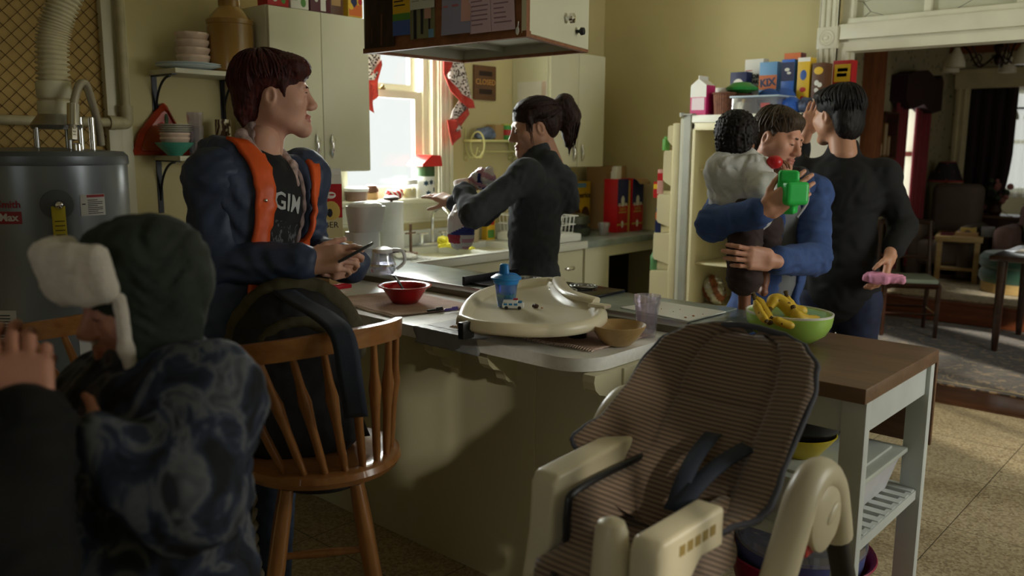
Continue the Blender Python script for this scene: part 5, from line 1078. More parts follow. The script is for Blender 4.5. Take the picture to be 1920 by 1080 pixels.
for i in range(4):
    a = math.radians(-35+45+90*i); top = bs_(a, .13, .585); bot = bs_(a, .26, 0.0); legs.append((top, bot))
    m = MB(); m.tube([top, top.lerp(bot, .1), top.lerp(bot, .35), top.lerp(bot, .7), top.lerp(bot, .92), bot], [.018, .021, .024, .021, .017, .016], 14); m.build('leg', OAK, so_)
for i in range(4):
    for hgt in ((.22, .34) if i % 2 == 0 else (.28, .17)):
        f_ = 1-hgt/.585; p, q_ = legs[i][0].lerp(legs[i][1], f_), legs[(i+1) % 4][0].lerp(legs[(i+1) % 4][1], f_)
        MB().tube([p, p.lerp(q_, .3), p.lerp(q_, .5), p.lerp(q_, .7), q_], [.009, .013, .0145, .013, .009], 10).build('stretcher', OAK, so_)
BPK = mat('backpack_black', srgb(26, 26, 30), .75, var=.3, scale=30, bmp=.15, bs=300); OLV = mat('backpack_olive', srgb(70, 64, 44), .8, var=.2, scale=40, bmp=.2, bs=300); NVY = mat('strap_navy', srgb(42, 50, 68), .7, bmp=.2, bs=400)
bk = thing('backpack', 'black and olive school backpack slumped on the bar stool seat', 'backpack', (-1.98, 1.39, .668))
ub = V((.86, -.51, 0)); rb_ = V((.51, .86, 0)); Rb = np.array([rb_, -ub, (0, 0, 1)]).T
bc = V((-2.015, 1.34, .85)); B3 = lambda r_, f, z: bc+rb_*r_+ub*f+V((0, 0, z))
m = MB(); sdf_add(m, [rbox(B3(0, 0, -.03), (.17, .125, .17), Rb, .07, .05), ell(B3(-.01, -.01, .10), (.165, .12, .165), Rb, .05), ell(B3(0, .08, -.08), (.15, .07, .12), Rb, .04)], .01, folds(.005, 28, [(0, 0, 1), (1, 1, 0)], 4)); m.build('main_bag', BPK, bk, angle=180)
m = MB(); sdf_add(m, [cone(B3(.165*math.cos(t), -.02+.0*t, .075+.185*math.sin(t)), B3(.165*math.cos(t+.2), -.02, .075+.185*math.sin(t+.2)), .03, .03, .02) for t in [i*.2-.05 for i in range(16)]], .007, folds(.003, 40, [(1, 0, 1)], 9)); m.build('olive_panel', OLV, bk, angle=180)
m = MB(); sdf_add(m, [cone(B3(.14*math.cos(t), .085, .0+.18*math.sin(t)), B3(.14*math.cos(t+.2), .085, .0+.18*math.sin(t+.2)), .013, .013, .02) for t in [i*.2-.1 for i in range(17)]], .006); m.build('zip_flap', OLV, bk, angle=180)
m = MB(); m.grid(lambda u, v: V(smooth_path([B3(-.03, .02, .255), B3(-.0, .16, .25), B3(.055, .34, .238), B3(.085, .42, .205), B3(.10, .425, .10), B3(.12, .36, -.02)], 6)[int(v*29.99)])+rb_*.058*(u-.5), 5, 30); m.build('shoulder_strap', NVY, bk, solid=.01, angle=180)
m = MB(); m.grid(lambda u, v: B3(.13+.02*(u-.5)+.05*v, .10-.02*v, -.02-.14*v), 3, 10); m.build('side_strap', BPK, bk, solid=.004)
st2 = so_.copy(); COL.objects.link(st2); st2.location = (-2.64, 1.10, 0); st2.rotation_euler = (0, 0, .25); st2['label'] = 'second oak bar stool half hidden behind the child in the trapper hat'
for ch_ in list(so_.children): c_ = ch_.copy(); COL.objects.link(c_); c_.parent = st2
rp = MB(); rpt = [(-2.30+.004*math.sin(z*20), 1.36, z) for z in [i*.012 for i in range(1, 55)]]
for s_ in range(3): rp.tube([(x+.013*math.cos(i*.55+s_*2.094), y+.013*math.sin(i*.55+s_*2.094), z) for i, (x, y, z) in enumerate(rpt)], .0125, 8)
single(rp, 'twisted_rope', 'thick white twisted rope standing behind the bar stool legs', 'rope', mat('rope', srgb(196, 186, 160), .9, bmp=.3, bs=200), (-2.3, 1.36, 0), angle=180)

# ------------------------------------------------------------------ high chair
def cordu():
    m, nt, b = _new('brown_corduroy'); b.inputs['Roughness'].default_value = .85; b.inputs['Sheen Weight'].default_value = .25
    z = sep(nt, coords(nt))[2]; y = sep(nt, coords(nt))[1]
    s = math_(nt, 'SINE', math_(nt, 'MULTIPLY', math_(nt, 'ADD', z, math_(nt, 'MULTIPLY', y, .55)), 2*PI/.0105))
    n = noise(nt, coords(nt), 5, 3)
    L(nt, mixc(nt, math_(nt, 'MULTIPLY', n, .5), ramp(nt, math_(nt, 'MULTIPLY_ADD', s, .5), [(0, srgb(66, 50, 42)), (1, srgb(150, 128, 108))]), srgb(120, 98, 82)), b.inputs['Base Color']); nt.nodes[-1]
    for n_ in nt.nodes:
        if n_.type == 'MATH' and n_.operation == 'MULTIPLY_ADD': n_.inputs[2].default_value = .5
    bump(nt, b, s, .35, .002); return m
CORD = cordu(); PIPG = mat('grey_piping', srgb(70, 72, 84), .7); HCP = mat('high_chair_cream', srgb(214, 204, 176), .35, var=.05)
hc = thing('high_chair', 'cream plastic high chair with brown corduroy pad in front of the wooden cart', 'high chair', (-.82, 1.4, 0))
prof = [(0, .095, .10), (.06, .14, .14), (.14, .19, .185), (.20, .225, .195), (.27, .215, .195), (.36, .195, .19), (.5, .195, .19), (.7, .195, .19), (.84, .18, .175), (.93, .14, .14), (.98, .08, .085), (1, .02, .02)]
pb, ptp = V((-.80, 1.345, .765)), V((-.81, 1.68, 1.105)); ax_ = (ptp-pb); nrm_ = V((0, -ax_.z, ax_.y)).normalized()
def hw(t, s):
    for a, b_ in zip(prof, prof[1:]):
        if t <= b_[0]:
            k = (t-a[0])/(b_[0]-a[0]); k = k*k*(3-2*k); i = 1 if s < 0 else 2; return a[i]+(b_[i]-a[i])*k
    return .02
def padpt(s, t, off=0):
    """s in -1..1 across, t 0..1 up"""
    w = hw(t, s)*s; lift = .085*abs(s)**2.2*(1-.5*t)+(.03*max(0, .35-abs(t-.22))*abs(s)**2*4 if s < 0 else 0)
    q = abs(s); quilt = .014*(math.exp(-((q-.52)/.05)**2)+(math.exp(-((t-.62)/.02)**2) if q < .5 else 0)*.7+(math.exp(-((t-.33)/.02)**2) if q < .5 else 0)*.7)+.006*math.sin(9*t+6*s)*q
    th = .028*max(0, 1-q**6)**.5*min(1, max(0, (1-t))*14)**.5
    return pb+ax_*t+V((w, 0, 0))+nrm_*(lift+off*1.0-quilt*(1 if off >= 0 else 0)+(th if off >= 0 else 0))
m = MB(); nu, nv = 61, 70
m.grid(lambda u, v: padpt(2*u-1, v, 0), nu, nv); m.grid(lambda u, v: padpt(1-2*u, v, -.022), nu, nv); m.build('back_pad', CORD, hc, weld=True, angle=180)
edge = [padpt(-1, t, -.006) for t in [i/50 for i in range(51)]]+[padpt(1, t, -.006) for t in [1-i/50 for i in range(51)]]
MB().tube(edge, .0065, 8).build('piping', PIPG, hc, angle=180)
m = MB(); sdf_add(m, [rbox((-.81, 1.25, .755), (.12, .17, .028), None, .026, .02), rbox((-.905, 1.31, .80), (.022, .14, .075), None, .02, .03), rbox((-.70, 1.24, .80), (.02, .15, .07), None, .02, .03)], .008, folds(.003, 40, [(1, 0, 0)], 7)); m.build('seat_pad', CORD, hc, angle=180)
m = MB(); m.tube(smooth_path([(-.905, 1.165, .76), (-.905, 1.165, .85), (-.905, 1.20, .88), (-.905, 1.42, .885)], 6), .007, 8); m.tube(smooth_path([(-.905, 1.165, .76), (-.90, 1.12, .765), (-.86, 1.075, .765)], 5), .007, 8); m.build('seat_piping', BLACKP, hc)
for (p, q_) in (((-0.768, 1.450, 0.952), (-0.758, 1.287, 0.849)), ((-0.702, 1.465, 0.937), (-0.747, 1.284, 0.858))):
    a, b_ = V(p), V(q_); d = (b_-a).normalized(); w = d.cross(nrm_).normalized()*.017
    m = MB(); m.grid(lambda u, v: a.lerp(b_, v)+w*(2*u-1)+nrm_*(.018*math.sin(PI*min(1, v*1.1)))+nrm_*.006, 3, 12); m.build('harness_strap', NVY, hc, solid=.003)
def armpanel(x, y0, y1, zt0, zt1, zb, name):
    pr = [(y1, zt1), (y1, zt1-.075), (y0+.14, zt0-.07), (y0+.105, zt0-.10), (y0+.085, zb), (y0+.075, zb-.13), (y0-.045, zb-.13), (y0-.03, zb+.02), (y0-.005, zt0-.11), (y0, zt0-.02), (y0+.015, zt0)]
    m = MB(); bm = bmesh.new(); vs = [bm.verts.new((x-.028, y, z)) for y, z in pr]; f = bm.faces.new(vs); r_ = bmesh.ops.extrude_face_region(bm, geom=[f])
    for v in [g for g in r_['geom'] if isinstance(g, bmesh.types.BMVert)]: v.co.x += .056
    bmesh.ops.recalc_face_normals(bm, faces=bm.faces[:]); bmesh.ops.bevel(bm, geom=bm.edges[:], offset=.010, segments=3, affect='EDGES', profile=.6)
    m.bm(bm); return m.build(name, HCP, hc)
armpanel(-.955, 1.15, 1.45, .908, .925, .66, 'armrest')
la = armpanel(-.69, 1.085, 1.30, .885, .885, .64, 'armrest')
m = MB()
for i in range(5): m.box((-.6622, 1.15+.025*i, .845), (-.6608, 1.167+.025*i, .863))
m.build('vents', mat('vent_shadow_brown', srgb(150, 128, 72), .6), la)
m = MB(); m.tube([(-.755, 1.095, .60), (-.755, 1.09, .80), (-.755, 1.09, .88), (-.755, 1.09, .897), (-.755, 1.09, .904)], [.034, .034, .028, .022, .008], 16); m.build('crotch_post', HCP, hc)
m = MB(); m.box((-.96, 1.02, .66), (-.66, 1.36, .725), .02); m.build('seat_shell', HCP, hc)
for sx, nm in ((-.605, 'r'), (-1.045, 'l')):
    c = V((sx, 1.565, .80)); dz = 0 if nm == 'r' else .06
    c.z += dz
    arch = smooth_path([(sx, 1.36, .66+dz), (sx, 1.44, .78+dz), (sx, 1.495, .86+dz), (sx, 1.56, .885+dz), (sx, 1.625, .85+dz), (sx, 1.665, .77+dz), (sx, 1.685, .715+dz)], 7)
    m = MB(); m.tube(arch, .032, 14); m.build('leg_housing', HCP, hc)
    m = MB(); M = Matrix.Rotation(PI/2, 3, 'Y'); m.lathe([(.062, -.02), (.07, 0), (.068, .022), (.05, .03), (0, .032)], c, 28, M); hb = m.build('hub', HCP, hc)
    m = MB(); m.ball((sx+.031, 1.57, .81+dz), (.006, .03, .014), 18, 8, Matrix.Rotation(.5, 3, 'X')); m.build('button', HCP, hb)
    m = MB(); m.tube([(sx, 1.36, .66+dz), (sx+.01, 1.05, .02)], .024, 14); m.build('front_leg', HCP, hc)
    m = MB(); m.tube([(sx, 1.345, .63+dz), (sx, 1.354, .65+dz)], .035, 14); m.build('clamp_ring', BLACKP, hc)
    m = MB(); m.tube([(sx, 1.68, .725+dz), (sx+.01, 2.02, .02)], .025, 14); m.build('rear_leg', BLACKP, hc)
    m = MB(); m.box((sx-.012, 1.50, .735+dz), (sx+.012, 1.55, .76+dz), .004); m.build('red_tab', PR, hc)

# ------------------------------------------------------------------ wooden topped cart
ct = thing('kitchen_cart', 'white painted kitchen cart with brown wooden top and slatted shelf', 'cart', (-1.03, 2.47, 0))
TOPW = wood('cart_top_wood', srgb(96, 70, 50), srgb(122, 92, 66), .42, 1.5, 'X'); CTW = mat('cart_white', srgb(196, 202, 200), .45, var=.06, scale=8)
MB().box((-1.245, 2.165, .858), (-.73, 2.785, .90), .004).build('cart_top', TOPW, ct)
for x in (-1.20, -.765):
    for y in (2.205, 2.745): MB().box((x-.032, y-.018, 0), (x+.032, y+.018, .858), .003).build('leg', CTW, ct)
m = MB(); m.box((-1.22, 2.20, .765), (-.75, 2.22, .857)); m.box((-1.22, 2.73, .765), (-.75, 2.75, .857)); m.box((-.765, 2.2, .765), (-.745, 2.75, .857)); m.box((-1.22, 2.2, .765), (-1.20, 2.75, .857)); m.build('apron', CTW, ct)
m = MB(); m.box((-1.22, 2.19, .425), (-.75, 2.21, .455)); m.box((-1.22, 2.74, .425), (-.75, 2.76, .455)); m.box((-.765, 2.19, .425), (-.745, 2.76, .455)); m.box((-1.22, 2.19, .425), (-1.20, 2.76, .455))
for i in range(9): m.box((-1.21, 2.23+.058*i, .445), (-.75, 2.26+.058*i, .458))
m.build('slatted_shelf', CTW, ct)
MB().box((-1.24, 2.792, .585), (-.735, 2.808, .87), .003).build('drop_leaf', wood('leaf_wood', srgb(84, 54, 34), srgb(120, 84, 54), .45), ct)
tubx = thing('storage_tub', 'white plastic storage tub with lid on the slatted shelf of the cart', 'tub', (-1.0, 2.5, .46))
m = MB(); k = [(-1.16, 2.235), (-.79, 2.235), (-.79, 2.70), (-1.16, 2.70)]; s_ = [(-1.13, 2.265), (-.82, 2.265), (-.82, 2.67), (-1.13, 2.67)]
m.add([(x, y, .459) for x, y in s_]+[(x, y, .575) for x, y in k], [(3, 2, 1, 0), (0, 1, 5, 4), (1, 2, 6, 5), (2, 3, 7, 6), (3, 0, 4, 7)]); m.build('tub_body', mat('tub_white', srgb(196, 196, 200), .45), tubx, smooth=False)
m = MB(); m.box((-1.17, 2.22, .575), (-.775, 2.715, .592), .006); m.box((-1.14, 2.26, .588), (-.81, 2.675, .60), .006); m.build('tub_lid', mat('lid_white', srgb(186, 192, 184), .4), tubx)
q = MB(); q.lathe([(.05, .60), (.055, .602), (.10, .66), (.105, .668), (.102, .67), (.05, .612), (0, .61)], (-.99, 2.40, 0), 32); single(q, 'yellow_bowl', 'yellow mixing bowl on the lid of the storage tub', 'bowl', pm('bowl_yellow', 200, 180, 40, .3), (-.99, 2.4, .6), angle=60)
q = MB(); q.lathe([(.06, .65), (.10, .672), (.12, .70), (.122, .735), (.118, .735), (.1, .70), (0, .67)], (-.995, 2.41, 0), 32); q.box((-1.09, 2.37, .735), (-.9, 2.45, .745), .004, mi=1); single(q, 'dark_pan', 'black pan sitting in the yellow bowl on the cart shelf', 'pan', [BLACKP, PM_], (-.99, 2.41, .65), angle=60)
q = MB(); q.lathe([(.14, .0), (.15, .004), (.215, .26), (.228, .27), (.225, .275), (.21, .262), (.145, .012), (0, .01)], (-1.0, 2.47, 0), 48); single(q, 'magenta_basin', 'magenta plastic basin on the floor under the cart', 'basin', pm('magenta', 150, 24, 66, .35), (-1.0, 2.47, 0), angle=60)
bw = thing('blue_bowl_with_lid', 'blue bowl with clear lid stacked in the magenta basin under the cart', 'bowl', (-1.0, 2.47, .02))
MB().lathe([(.10, .02), (.13, .03), (.19, .25), (.196, .31), (.192, .31), (.185, .25), (.12, .04), (0, .035)], (-1.0, 2.47, 0), 48).build('bowl', pm('lavender_blue', 96, 106, 160, .35), bw); MB().lathe([(.198, .30), (.20, .315), (.198, .335), (.17, .345), (0, .347)], (-1.0, 2.47, 0), 48).build('lid', CLEARP, bw)
# fruit bowl with bananas
fb = (-1.105, 2.552, 0.902); fbx, fby = -1.118, 2.56
LG = mat('lime_glass', srgb(164, 206, 96), .22, var=.03, coat=.3); WG = mat('white_glass', srgb(230, 232, 222), .2, var=.02)
fw_ = thing('fruit_bowl', 'lime green bowl with white inside full of bananas on the cart', 'bowl', (fbx, fby, .902))
RBt = rotz(math.radians(-6)).to_3x3() @ Matrix.Diagonal((1.12, 1, 1))
MB().lathe([(.055, .902), (.07, .904), (.105, .932), (.118, .96), (.122, .985), (.122, .993)], (fbx, fby, 0), 48, RBt).build('outer_shell', LG, fw_)
MB().lathe([(.122, .991), (.123, .997), (.119, .998), (.114, .985), (.10, .945), (.06, .918), (0, .914)], (fbx, fby, 0), 48, RBt).build('white_liner', WG, fw_)
BAN = mat('banana_skin', srgb(214, 178, 52), .5, var=.12, scale=8); nt = BAN.node_tree
v_ = noise(nt, coords(nt, (1, 1, 1)), 38, 5, .5); cr_ = nt.nodes['Principled BSDF'].inputs['Base Color'].links[0].from_socket
L(nt, mixc(nt, math_(nt, 'GREATER_THAN', v_, .63), cr_, srgb(96, 64, 30)), nt.nodes['Principled BSDF'].inputs['Base Color'])
BTIP = mat('banana_tip', srgb(92, 74, 40), .8)
def banana(p0, p1, p2, lab, r=.0175, grp=None):
    b = thing('banana', lab, 'banana', p1, grp); pts = smooth_path([p0, V(p0).lerp(V(p1), .55)+(V(p1)-V(p0).lerp(V(p2), .5))*.25, p1, V(p1).lerp(V(p2), .5)+(V(p1)-V(p0).lerp(V(p2), .5))*.2, p2], 6); n = len(pts)
    rad = [r*min(1, .36+4.2*max(0, t-.10))*min(1, .45+3.2*(1-t)) if t > .1 else r*.36 for t in [i/(n-1) for i in range(n)]]
    m = MB(); m.tube(pts[3:-1], rad[3:-1], 6 if False else 10); m.build('fruit', BAN, b, angle=50)
    MB().tube(pts[:4], [r*.42]*2+[r*.36]*2, 8).build('stem', BTIP, b); MB().tube(pts[-2:], [rad[-2], r*.3], 8).build('tip', BTIP, b); return b
def BN(a, b_, c_): return a, b_, c_
banana((-1.194, 2.453, 1.059), (-1.158, 2.461, 1.010), (-1.116, 2.423, 0.978), 'banana with tall brown stem at the left of the fruit bowl')
banana((-1.181, 2.436, 1.051), (-1.149, 2.415, 1.010), (-1.111, 2.389, 0.989), 'short green tipped banana at the far left of the fruit bowl', .013)
banana((-1.137, 2.450, 0.998), (-1.131, 2.505, 1.037), (-1.061, 2.500, 0.976), 'large arched yellow banana in the middle of the fruit bowl', .021)
banana((-1.143, 2.580, 1.055), (-1.112, 2.569, 1.005), (-1.077, 2.599, 0.999), 'banana with upright brown stem behind the others', .018)
banana((-1.079, 2.495, 1.026), (-1.048, 2.488, 0.992), (-1.013, 2.570, 0.978), 'spotted banana lying at the right of the fruit bowl', .019)
banana((-1.112, 2.411, 1.000), (-1.080, 2.424, 0.985), (-1.050, 2.448, 0.974), 'brownish banana lying along the front rim of the fruit bowl', .013)

# ------------------------------------------------------------------ refrigerator, left door swung fully back
FRW = mat('fridge_white', srgb(222, 220, 204), .35, var=.03); FRC = mat('fridge_liner_cream', srgb(222, 212, 172), .4, var=.06, scale=3); FRG = mat('fridge_grey_edge', srgb(150, 150, 138), .4)
fr = thing('refrigerator', 'old cream refrigerator with its left door swung open beside the doorway', 'refrigerator', (-2.34, 4.97, 0))
fx0, fx1, fy0, fy1, ft = -2.725, -1.96, 4.58, 5.36, 1.70
m = MB()
for lo, hi in (((fx0, fy0, .05), (fx0+.045, fy1, ft)), ((fx1-.045, fy0, .05), (fx1, fy1, ft)), ((fx0, fy1-.05, .05), (fx1, fy1, ft)), ((fx0, fy0, ft-.045), (fx1, fy1, ft)), ((fx0, fy0, .05), (fx1, fy1, .16))): m.box(lo, hi, .004)
m.build('cabinet_shell', FRW, fr)
m = MB(); m.box((fx0+.0, fy0-.006, .08), (fx0+.045, fy0, ft-.0)); m.build('gasket_edge', FRG, fr)
m = MB()
for lo, hi in (((fx0+.045, fy0+.005, .16), (fx0+.075, fy1-.05, ft-.045)), ((-2.27, fy0+.01, .16), (-2.24, fy1-.05, ft-.045)), ((fx0+.045, fy1-.09, .16), (-2.24, fy1-.05, ft-.045)), ((fx0+.045, fy0+.005, ft-.09), (-2.24, fy1-.05, ft-.045)), ((fx0+.045, fy0+.02, .16), (-2.24, fy1-.05, .2))): m.box(lo, hi, .008)
m.box((fx0+.075, 5.1, 1.2), (-2.3, 5.27, 1.6), .02); m.build('inner_liner', FRC, fr)
for z in (.53, .80, 1.04, 1.37): MB().box((fx0+.075, fy0+.06, z), (-2.27, fy1-.09, z+.012), .003).build('shelf', FRC, fr)
MB().box((-2.245, fy0-.06, .1), (fx1, fy0, ft-.05), .01).build('right_door', FRW, fr)
u_ = V((-.50, .866, 0)).normalized(); n_in = V((-u_.y, u_.x, 0)); h_ = V((-2.748, 4.575, 0))
MD = frame(h_, u_, n_in, (0, 0, 1))
def dbox(m, lo, hi, bev=.006, mi=None):
    q = MB(); q.box(lo, hi, bev); m.add([(MD @ V(v))[:] for v in q.v], q.f, mi)
m = MB(); dbox(m, (.0, -.045, .09), (.47, .0, 1.685), .012); dr_ = m.build('open_door', FRW, fr)
m = MB(); dbox(m, (.005, .0, .12), (.465, .045, 1.655), .012); 
for z0, z1, p in ((1.54, 1.64, .075), (1.30, 1.49, .095), (1.05, 1.225, .125), (.82, .985, .14), (.30, .75, .155)):
    prof_ = [(.04, z0-.03), (p-.01, z0), (p, z0+.015), (p, z1-.01), (p-.012, z1), (.04, z1)]
    q = MB(); q.prism([(a, b_) for a, b_ in prof_], .012, .458, Matrix(((0, 0, 1, 0), (1, 0, 0, 0), (0, 1, 0, 0), (0, 0, 0, 1)))); m.add([(MD @ V(v))[:] for v in q.v], q.f)
m.build('door_liner', FRC, dr_)
m = MB(); m.cyl((-2.735, 4.565, 1.69), (-2.735, 4.565, 1.715), .014); m.box((-2.74, 4.555, 1.70), (-2.66, 4.60, 1.708)); m.build('hinge', FRG, fr)
def ditem(name, lab, x, y, z, w, h, c1, c2=None, cat='package', cyl=False):
    q = MB(); o = MD @ V((x, y, z))
    if cyl: q.lathe([(w*.9, z), (w, z+.004), (w, z+h*.8), (w*.6, z+h*.9), (w*.6, z+h)], (o.x, o.y, 0), 16)
    else:
        t = MB(); t.box((x-w, y-w*.7, z), (x+w, y+w*.7, z+h), .004); t.box((x-w-.0005, y-w*.7-.0005, z+h*.55), (x+w+.0005, y+w*.7+.0005, z+h*.85), 0, mi=1); q.add([(MD @ V(v))[:] for v in t.v], t.f); q.m = t.m
    return single(q, name, lab, cat, [c1, c2 or c1], o)
ditem('green_can', 'green can in the top bin of the open fridge door', .06, .085, 1.49, .022, .085, PG, cyl=True, cat='can')
ditem('snack_packet', 'pink and red packet in the second bin of the fridge door', .05, .11, 1.225, .026, .15, mat('packet_pink', srgb(200, 150, 140), .5), PR)
ditem('yellow_red_packet', 'yellow and red packet leaning out of the second fridge door bin', .05, .135, 1.2, .022, .10, PR, PY_)
ditem('striped_carton', 'blue and orange striped carton in the middle bin of the fridge door', .05, .115, .985, .025, .15, PDB, PO)
ditem('green_bottle', 'small green bottle in the lower bin of the fridge door', .05, .135, .75, .022, .11, mat('green_glass', srgb(90, 140, 90), .2), cyl=True, cat='bottle')
q = MB(); sdf_add(q, [ell((-2.60, 4.80, .63), (.07, .07, .09), k=.03), ell((-2.55, 4.76, .60), (.05, .05, .06))], .008, folds(.012, 70, [(0, 0, 1), (1, 0, 0)], 5), matfn=lambda c: (np.sin(c[:, 0]*60+c[:, 2]*45) > .3).astype(int)); single(q, 'foil_bag', 'crumpled silver and brown foil bag on the lower fridge shelf', 'bag', [mat('foil', (.6, .6, .58), .3, .8), mat('foil_brown', srgb(140, 80, 44), .4)], (-2.58, 4.78, .55))
q = MB(); q.tube([(-2.20+.018*math.cos(t), 4.516, 1.652+.018*math.sin(t)) for t in [i*PI/4 for i in range(9)]], .009, 8); q.ball((-2.20, 4.516, 1.652), (.016, .008, .016)); single(q, 'flower_magnet', 'yellow flower magnet on the white right fridge door', 'magnet', PY_, (-2.20, 4.516, 1.65))
MAGP = mat('mag_paper', srgb(216, 214, 222), .8, var=.1, scale=30)
for i, (x0, x1, z0, z1, lab) in enumerate(((-2.235, -2.17, 1.50, 1.62, 'small white note with purple band on the fridge door'), (-2.24, -2.19, 1.36, 1.51, 'long pale printed sheet under the note on the fridge door'))):
    q = MB(); q.box((x0, 4.5165, z0), (x1, 4.5195, z1)); q.box((x0, 4.516, z0+.04), (x1, 4.5167, z0+.06), mi=1); single(q, 'fridge_note', lab, 'paper', [MAGP, mat('note_purple', srgb(140, 110, 180), .8) if i == 0 else PLB], (x0, 4.518, z0))
# ---- on top of the fridge (z 1.70)
gable(V((-2.655, 4.66, ft)), .105, .105, .175, .055, 'white and magenta carton at the left front corner of the fridge top', [PMG, PW, pm('pale_pink', 220, 200, 205)], lambda m, x, y0, y1, h: (m.box((-.0525, y0-.001, h*.6), (.0525, y0, h), mi=1), m.box((-.042, y0-.0015, .03), (.042, y0-.0005, h*.58), mi=2)), 0)
q = MB()
q.grid(lambda u, v: (-2.525+(.052+.012*v)*math.cos(2*PI*u)*(1+.03*math.cos(28*2*PI*u)), 4.68+(.052+.012*v)*math.sin(2*PI*u)*(1+.03*math.cos(28*2*PI*u)), ft+.125*v), 168, 9, wrapu=True); q.lathe([(0, ft+.001), (.052, ft+.001)], (-2.525, 4.68, 0), 28); q.tube([(-2.525+.065*math.cos(t), 4.68+.065*math.sin(t), ft+.125) for t in [i*PI/14 for i in range(29)]], .006, 6)
single(q, 'wicker_basket', 'small brown wicker basket on the fridge beside the magenta carton', 'basket', mat('wicker_brown', srgb(122, 78, 58), .7, var=.25, scale=40), (-2.525, 4.68, ft), angle=180)
FT = 'cereal boxes on the fridge'
def fpack(lab, x0, x1, y0, y1, h, cols, art, group=None, name='cereal_box'): return pack(name, lab, (x0, y0, ft), (x1, y1, ft+h), cols, art=art, group=group, face='y')
pack('white_box', 'white flat carton lying behind the magenta carton on the fridge', (-2.74, 4.80, ft+.10), (-2.56, 5.0, ft+.17), [PW], face='y'); pack('brown_carton', 'brown carton supporting the white one on the fridge', (-2.73, 4.81, ft), (-2.57, 5.0, ft+.10), [PBR], face='y')
fpack('small navy oats box with white oval behind the basket on the fridge', -2.66, -2.55, 5.0, 5.08, .275, [PDB, PW], lambda p, d, t: (d(.5, .72, .036, .036, 1), t('QUAKER', .5, .52, .022, 1, .001)))
fpack('tall white corn flakes box on the fridge', -2.625, -2.50, 5.12, 5.19, .36, [PW, PG, PR, INK, PY_], lambda p, d, t: (t('CORN', .62, .70, .036, 3, .0016), t('FLAKES', .62, .61, .03, 3, .0012), p(.0, .50, 1, .54, 4), p(.05, .8, .4, .815, 2), p(.1, .1, .9, .4, 0)))
fpack('sky blue and orange cereal box with large navy letters on the fridge', -2.49, -2.375, 5.05, 5.12, .33, [PLB, PO, PW, PDB], lambda p, d, t: (p(0, .50, 1, .76, 1), t('KIX', .5, .62, .062, 3, .003, .1), p(.05, .05, .95, .42, 2)))
fpack('dark red and orange cereal box behind the others on the fridge', -2.38, -2.275, 5.15, 5.23, .385, [PM_, PO, PDB], lambda p, d, t: (p(0, .78, 1, 1, 1), p(.1, .1, .6, .4, 2), p(.2, .5, .5, .6, 2)))
fpack('bright blue narrow cereal box on the fridge', -2.315, -2.235, 4.98, 5.06, .33, [mat('box_blue', srgb(60, 110, 200), .4), PW, PDB, PO], lambda p, d, t: (p(0, .62, 1, .95, 2), d(.45, .82, .022, .014, 1), d(.6, .76, .018, .010, 1), p(0, 0, .9, .08, 3)))
fpack('yellow cereal box with red pictures on the fridge', -2.215, -2.14, 4.98, 5.07, .335, [PY_, PW, PR, PB], lambda p, d, t: (p(0, .93, 1, 1, 1), d(.5, .70, .02, .03, 3), d(.5, .45, .02, .014, 2), d(.5, .18, .026, .03, 2), d(.5, .30, .014, .014, 2)))
fpack('brown chocolate cereal box with white puffs on the fridge', -2.125, -2.05, 4.98, 5.09, .30, [PBR, PW, PM_, PY_], lambda p, d, t: (d(.5, .85, .028, .022, 3), d(.4, .62, .014, .016, 1), d(.65, .58, .014, .014, 1), d(.4, .48, .013, .014, 1), d(.65, .42, .015, .015, 2), p(.05, .03, .95, .32, 1)))
fpack('red and yellow box at the far right end of the fridge top', -2.10, -1.985, 5.22, 5.30, .33, [PR, PY_, PB, PW], lambda p, d, t: (p(.08, .62, .92, .93, 1), p(.25, .80, .78, .86, 2), p(.22, .71, .74, .77, 2), p(.1, .3, .9, .52, 3)))
tb2 = thing('clear_storage_box', 'clear plastic storage box with blue lid on the fridge', 'box', (-2.31, 4.72, ft))
m = MB(); m.box((-2.455, 4.64, ft), (-2.17, 4.86, ft+.10), .012); m.build('clear_bin', CLEARP, tb2)
m = MB(); m.box((-2.465, 4.63, ft+.095), (-2.16, 4.87, ft+.106), .006); m.build('rim', mat('rim_clear', srgb(170, 186, 200), .3), tb2)
m = MB(); m.box((-2.27, 4.6385, ft+.035), (-2.215, 4.6395, ft+.062)); m.build('red_label', mat('label_redpink', srgb(150, 60, 60), .5), tb2)
for x, lab, g_ in ((-2.36, 'upright blue plastic lid leaning behind the clear box, left one', 1), (-2.27, 'upright blue plastic lid leaning behind the clear box, right one', 2)):
    q = MB(); q.ball((x, 4.90+.02*g_, ft+.10), (.075, .014, .062), 20, 10); single(q, 'round_tub_cover', lab, 'cover', mat('lid_blue_%d' % g_, srgb(52, 92, 170), .35), (x, 4.9, ft+.05))
q = MB(); q.lathe([(.03, ft+.13), (.09, ft+.15), (.095, ft+.165), (.05, ft+.195), (0, ft+.2)], (-2.49, 4.83, 0), 28); single(q, 'green_bowl', 'green plastic bowl upside down above the wicker basket on the fridge', 'bowl', mat('bright_green', srgb(48, 140, 62), .35), (-2.49, 4.83, ft+.13))
pack('brown_carton', 'brown carton under the green bowl on the fridge', (-2.54, 4.77, ft), (-2.45, 4.9, ft+.13), [PBR], face='y')
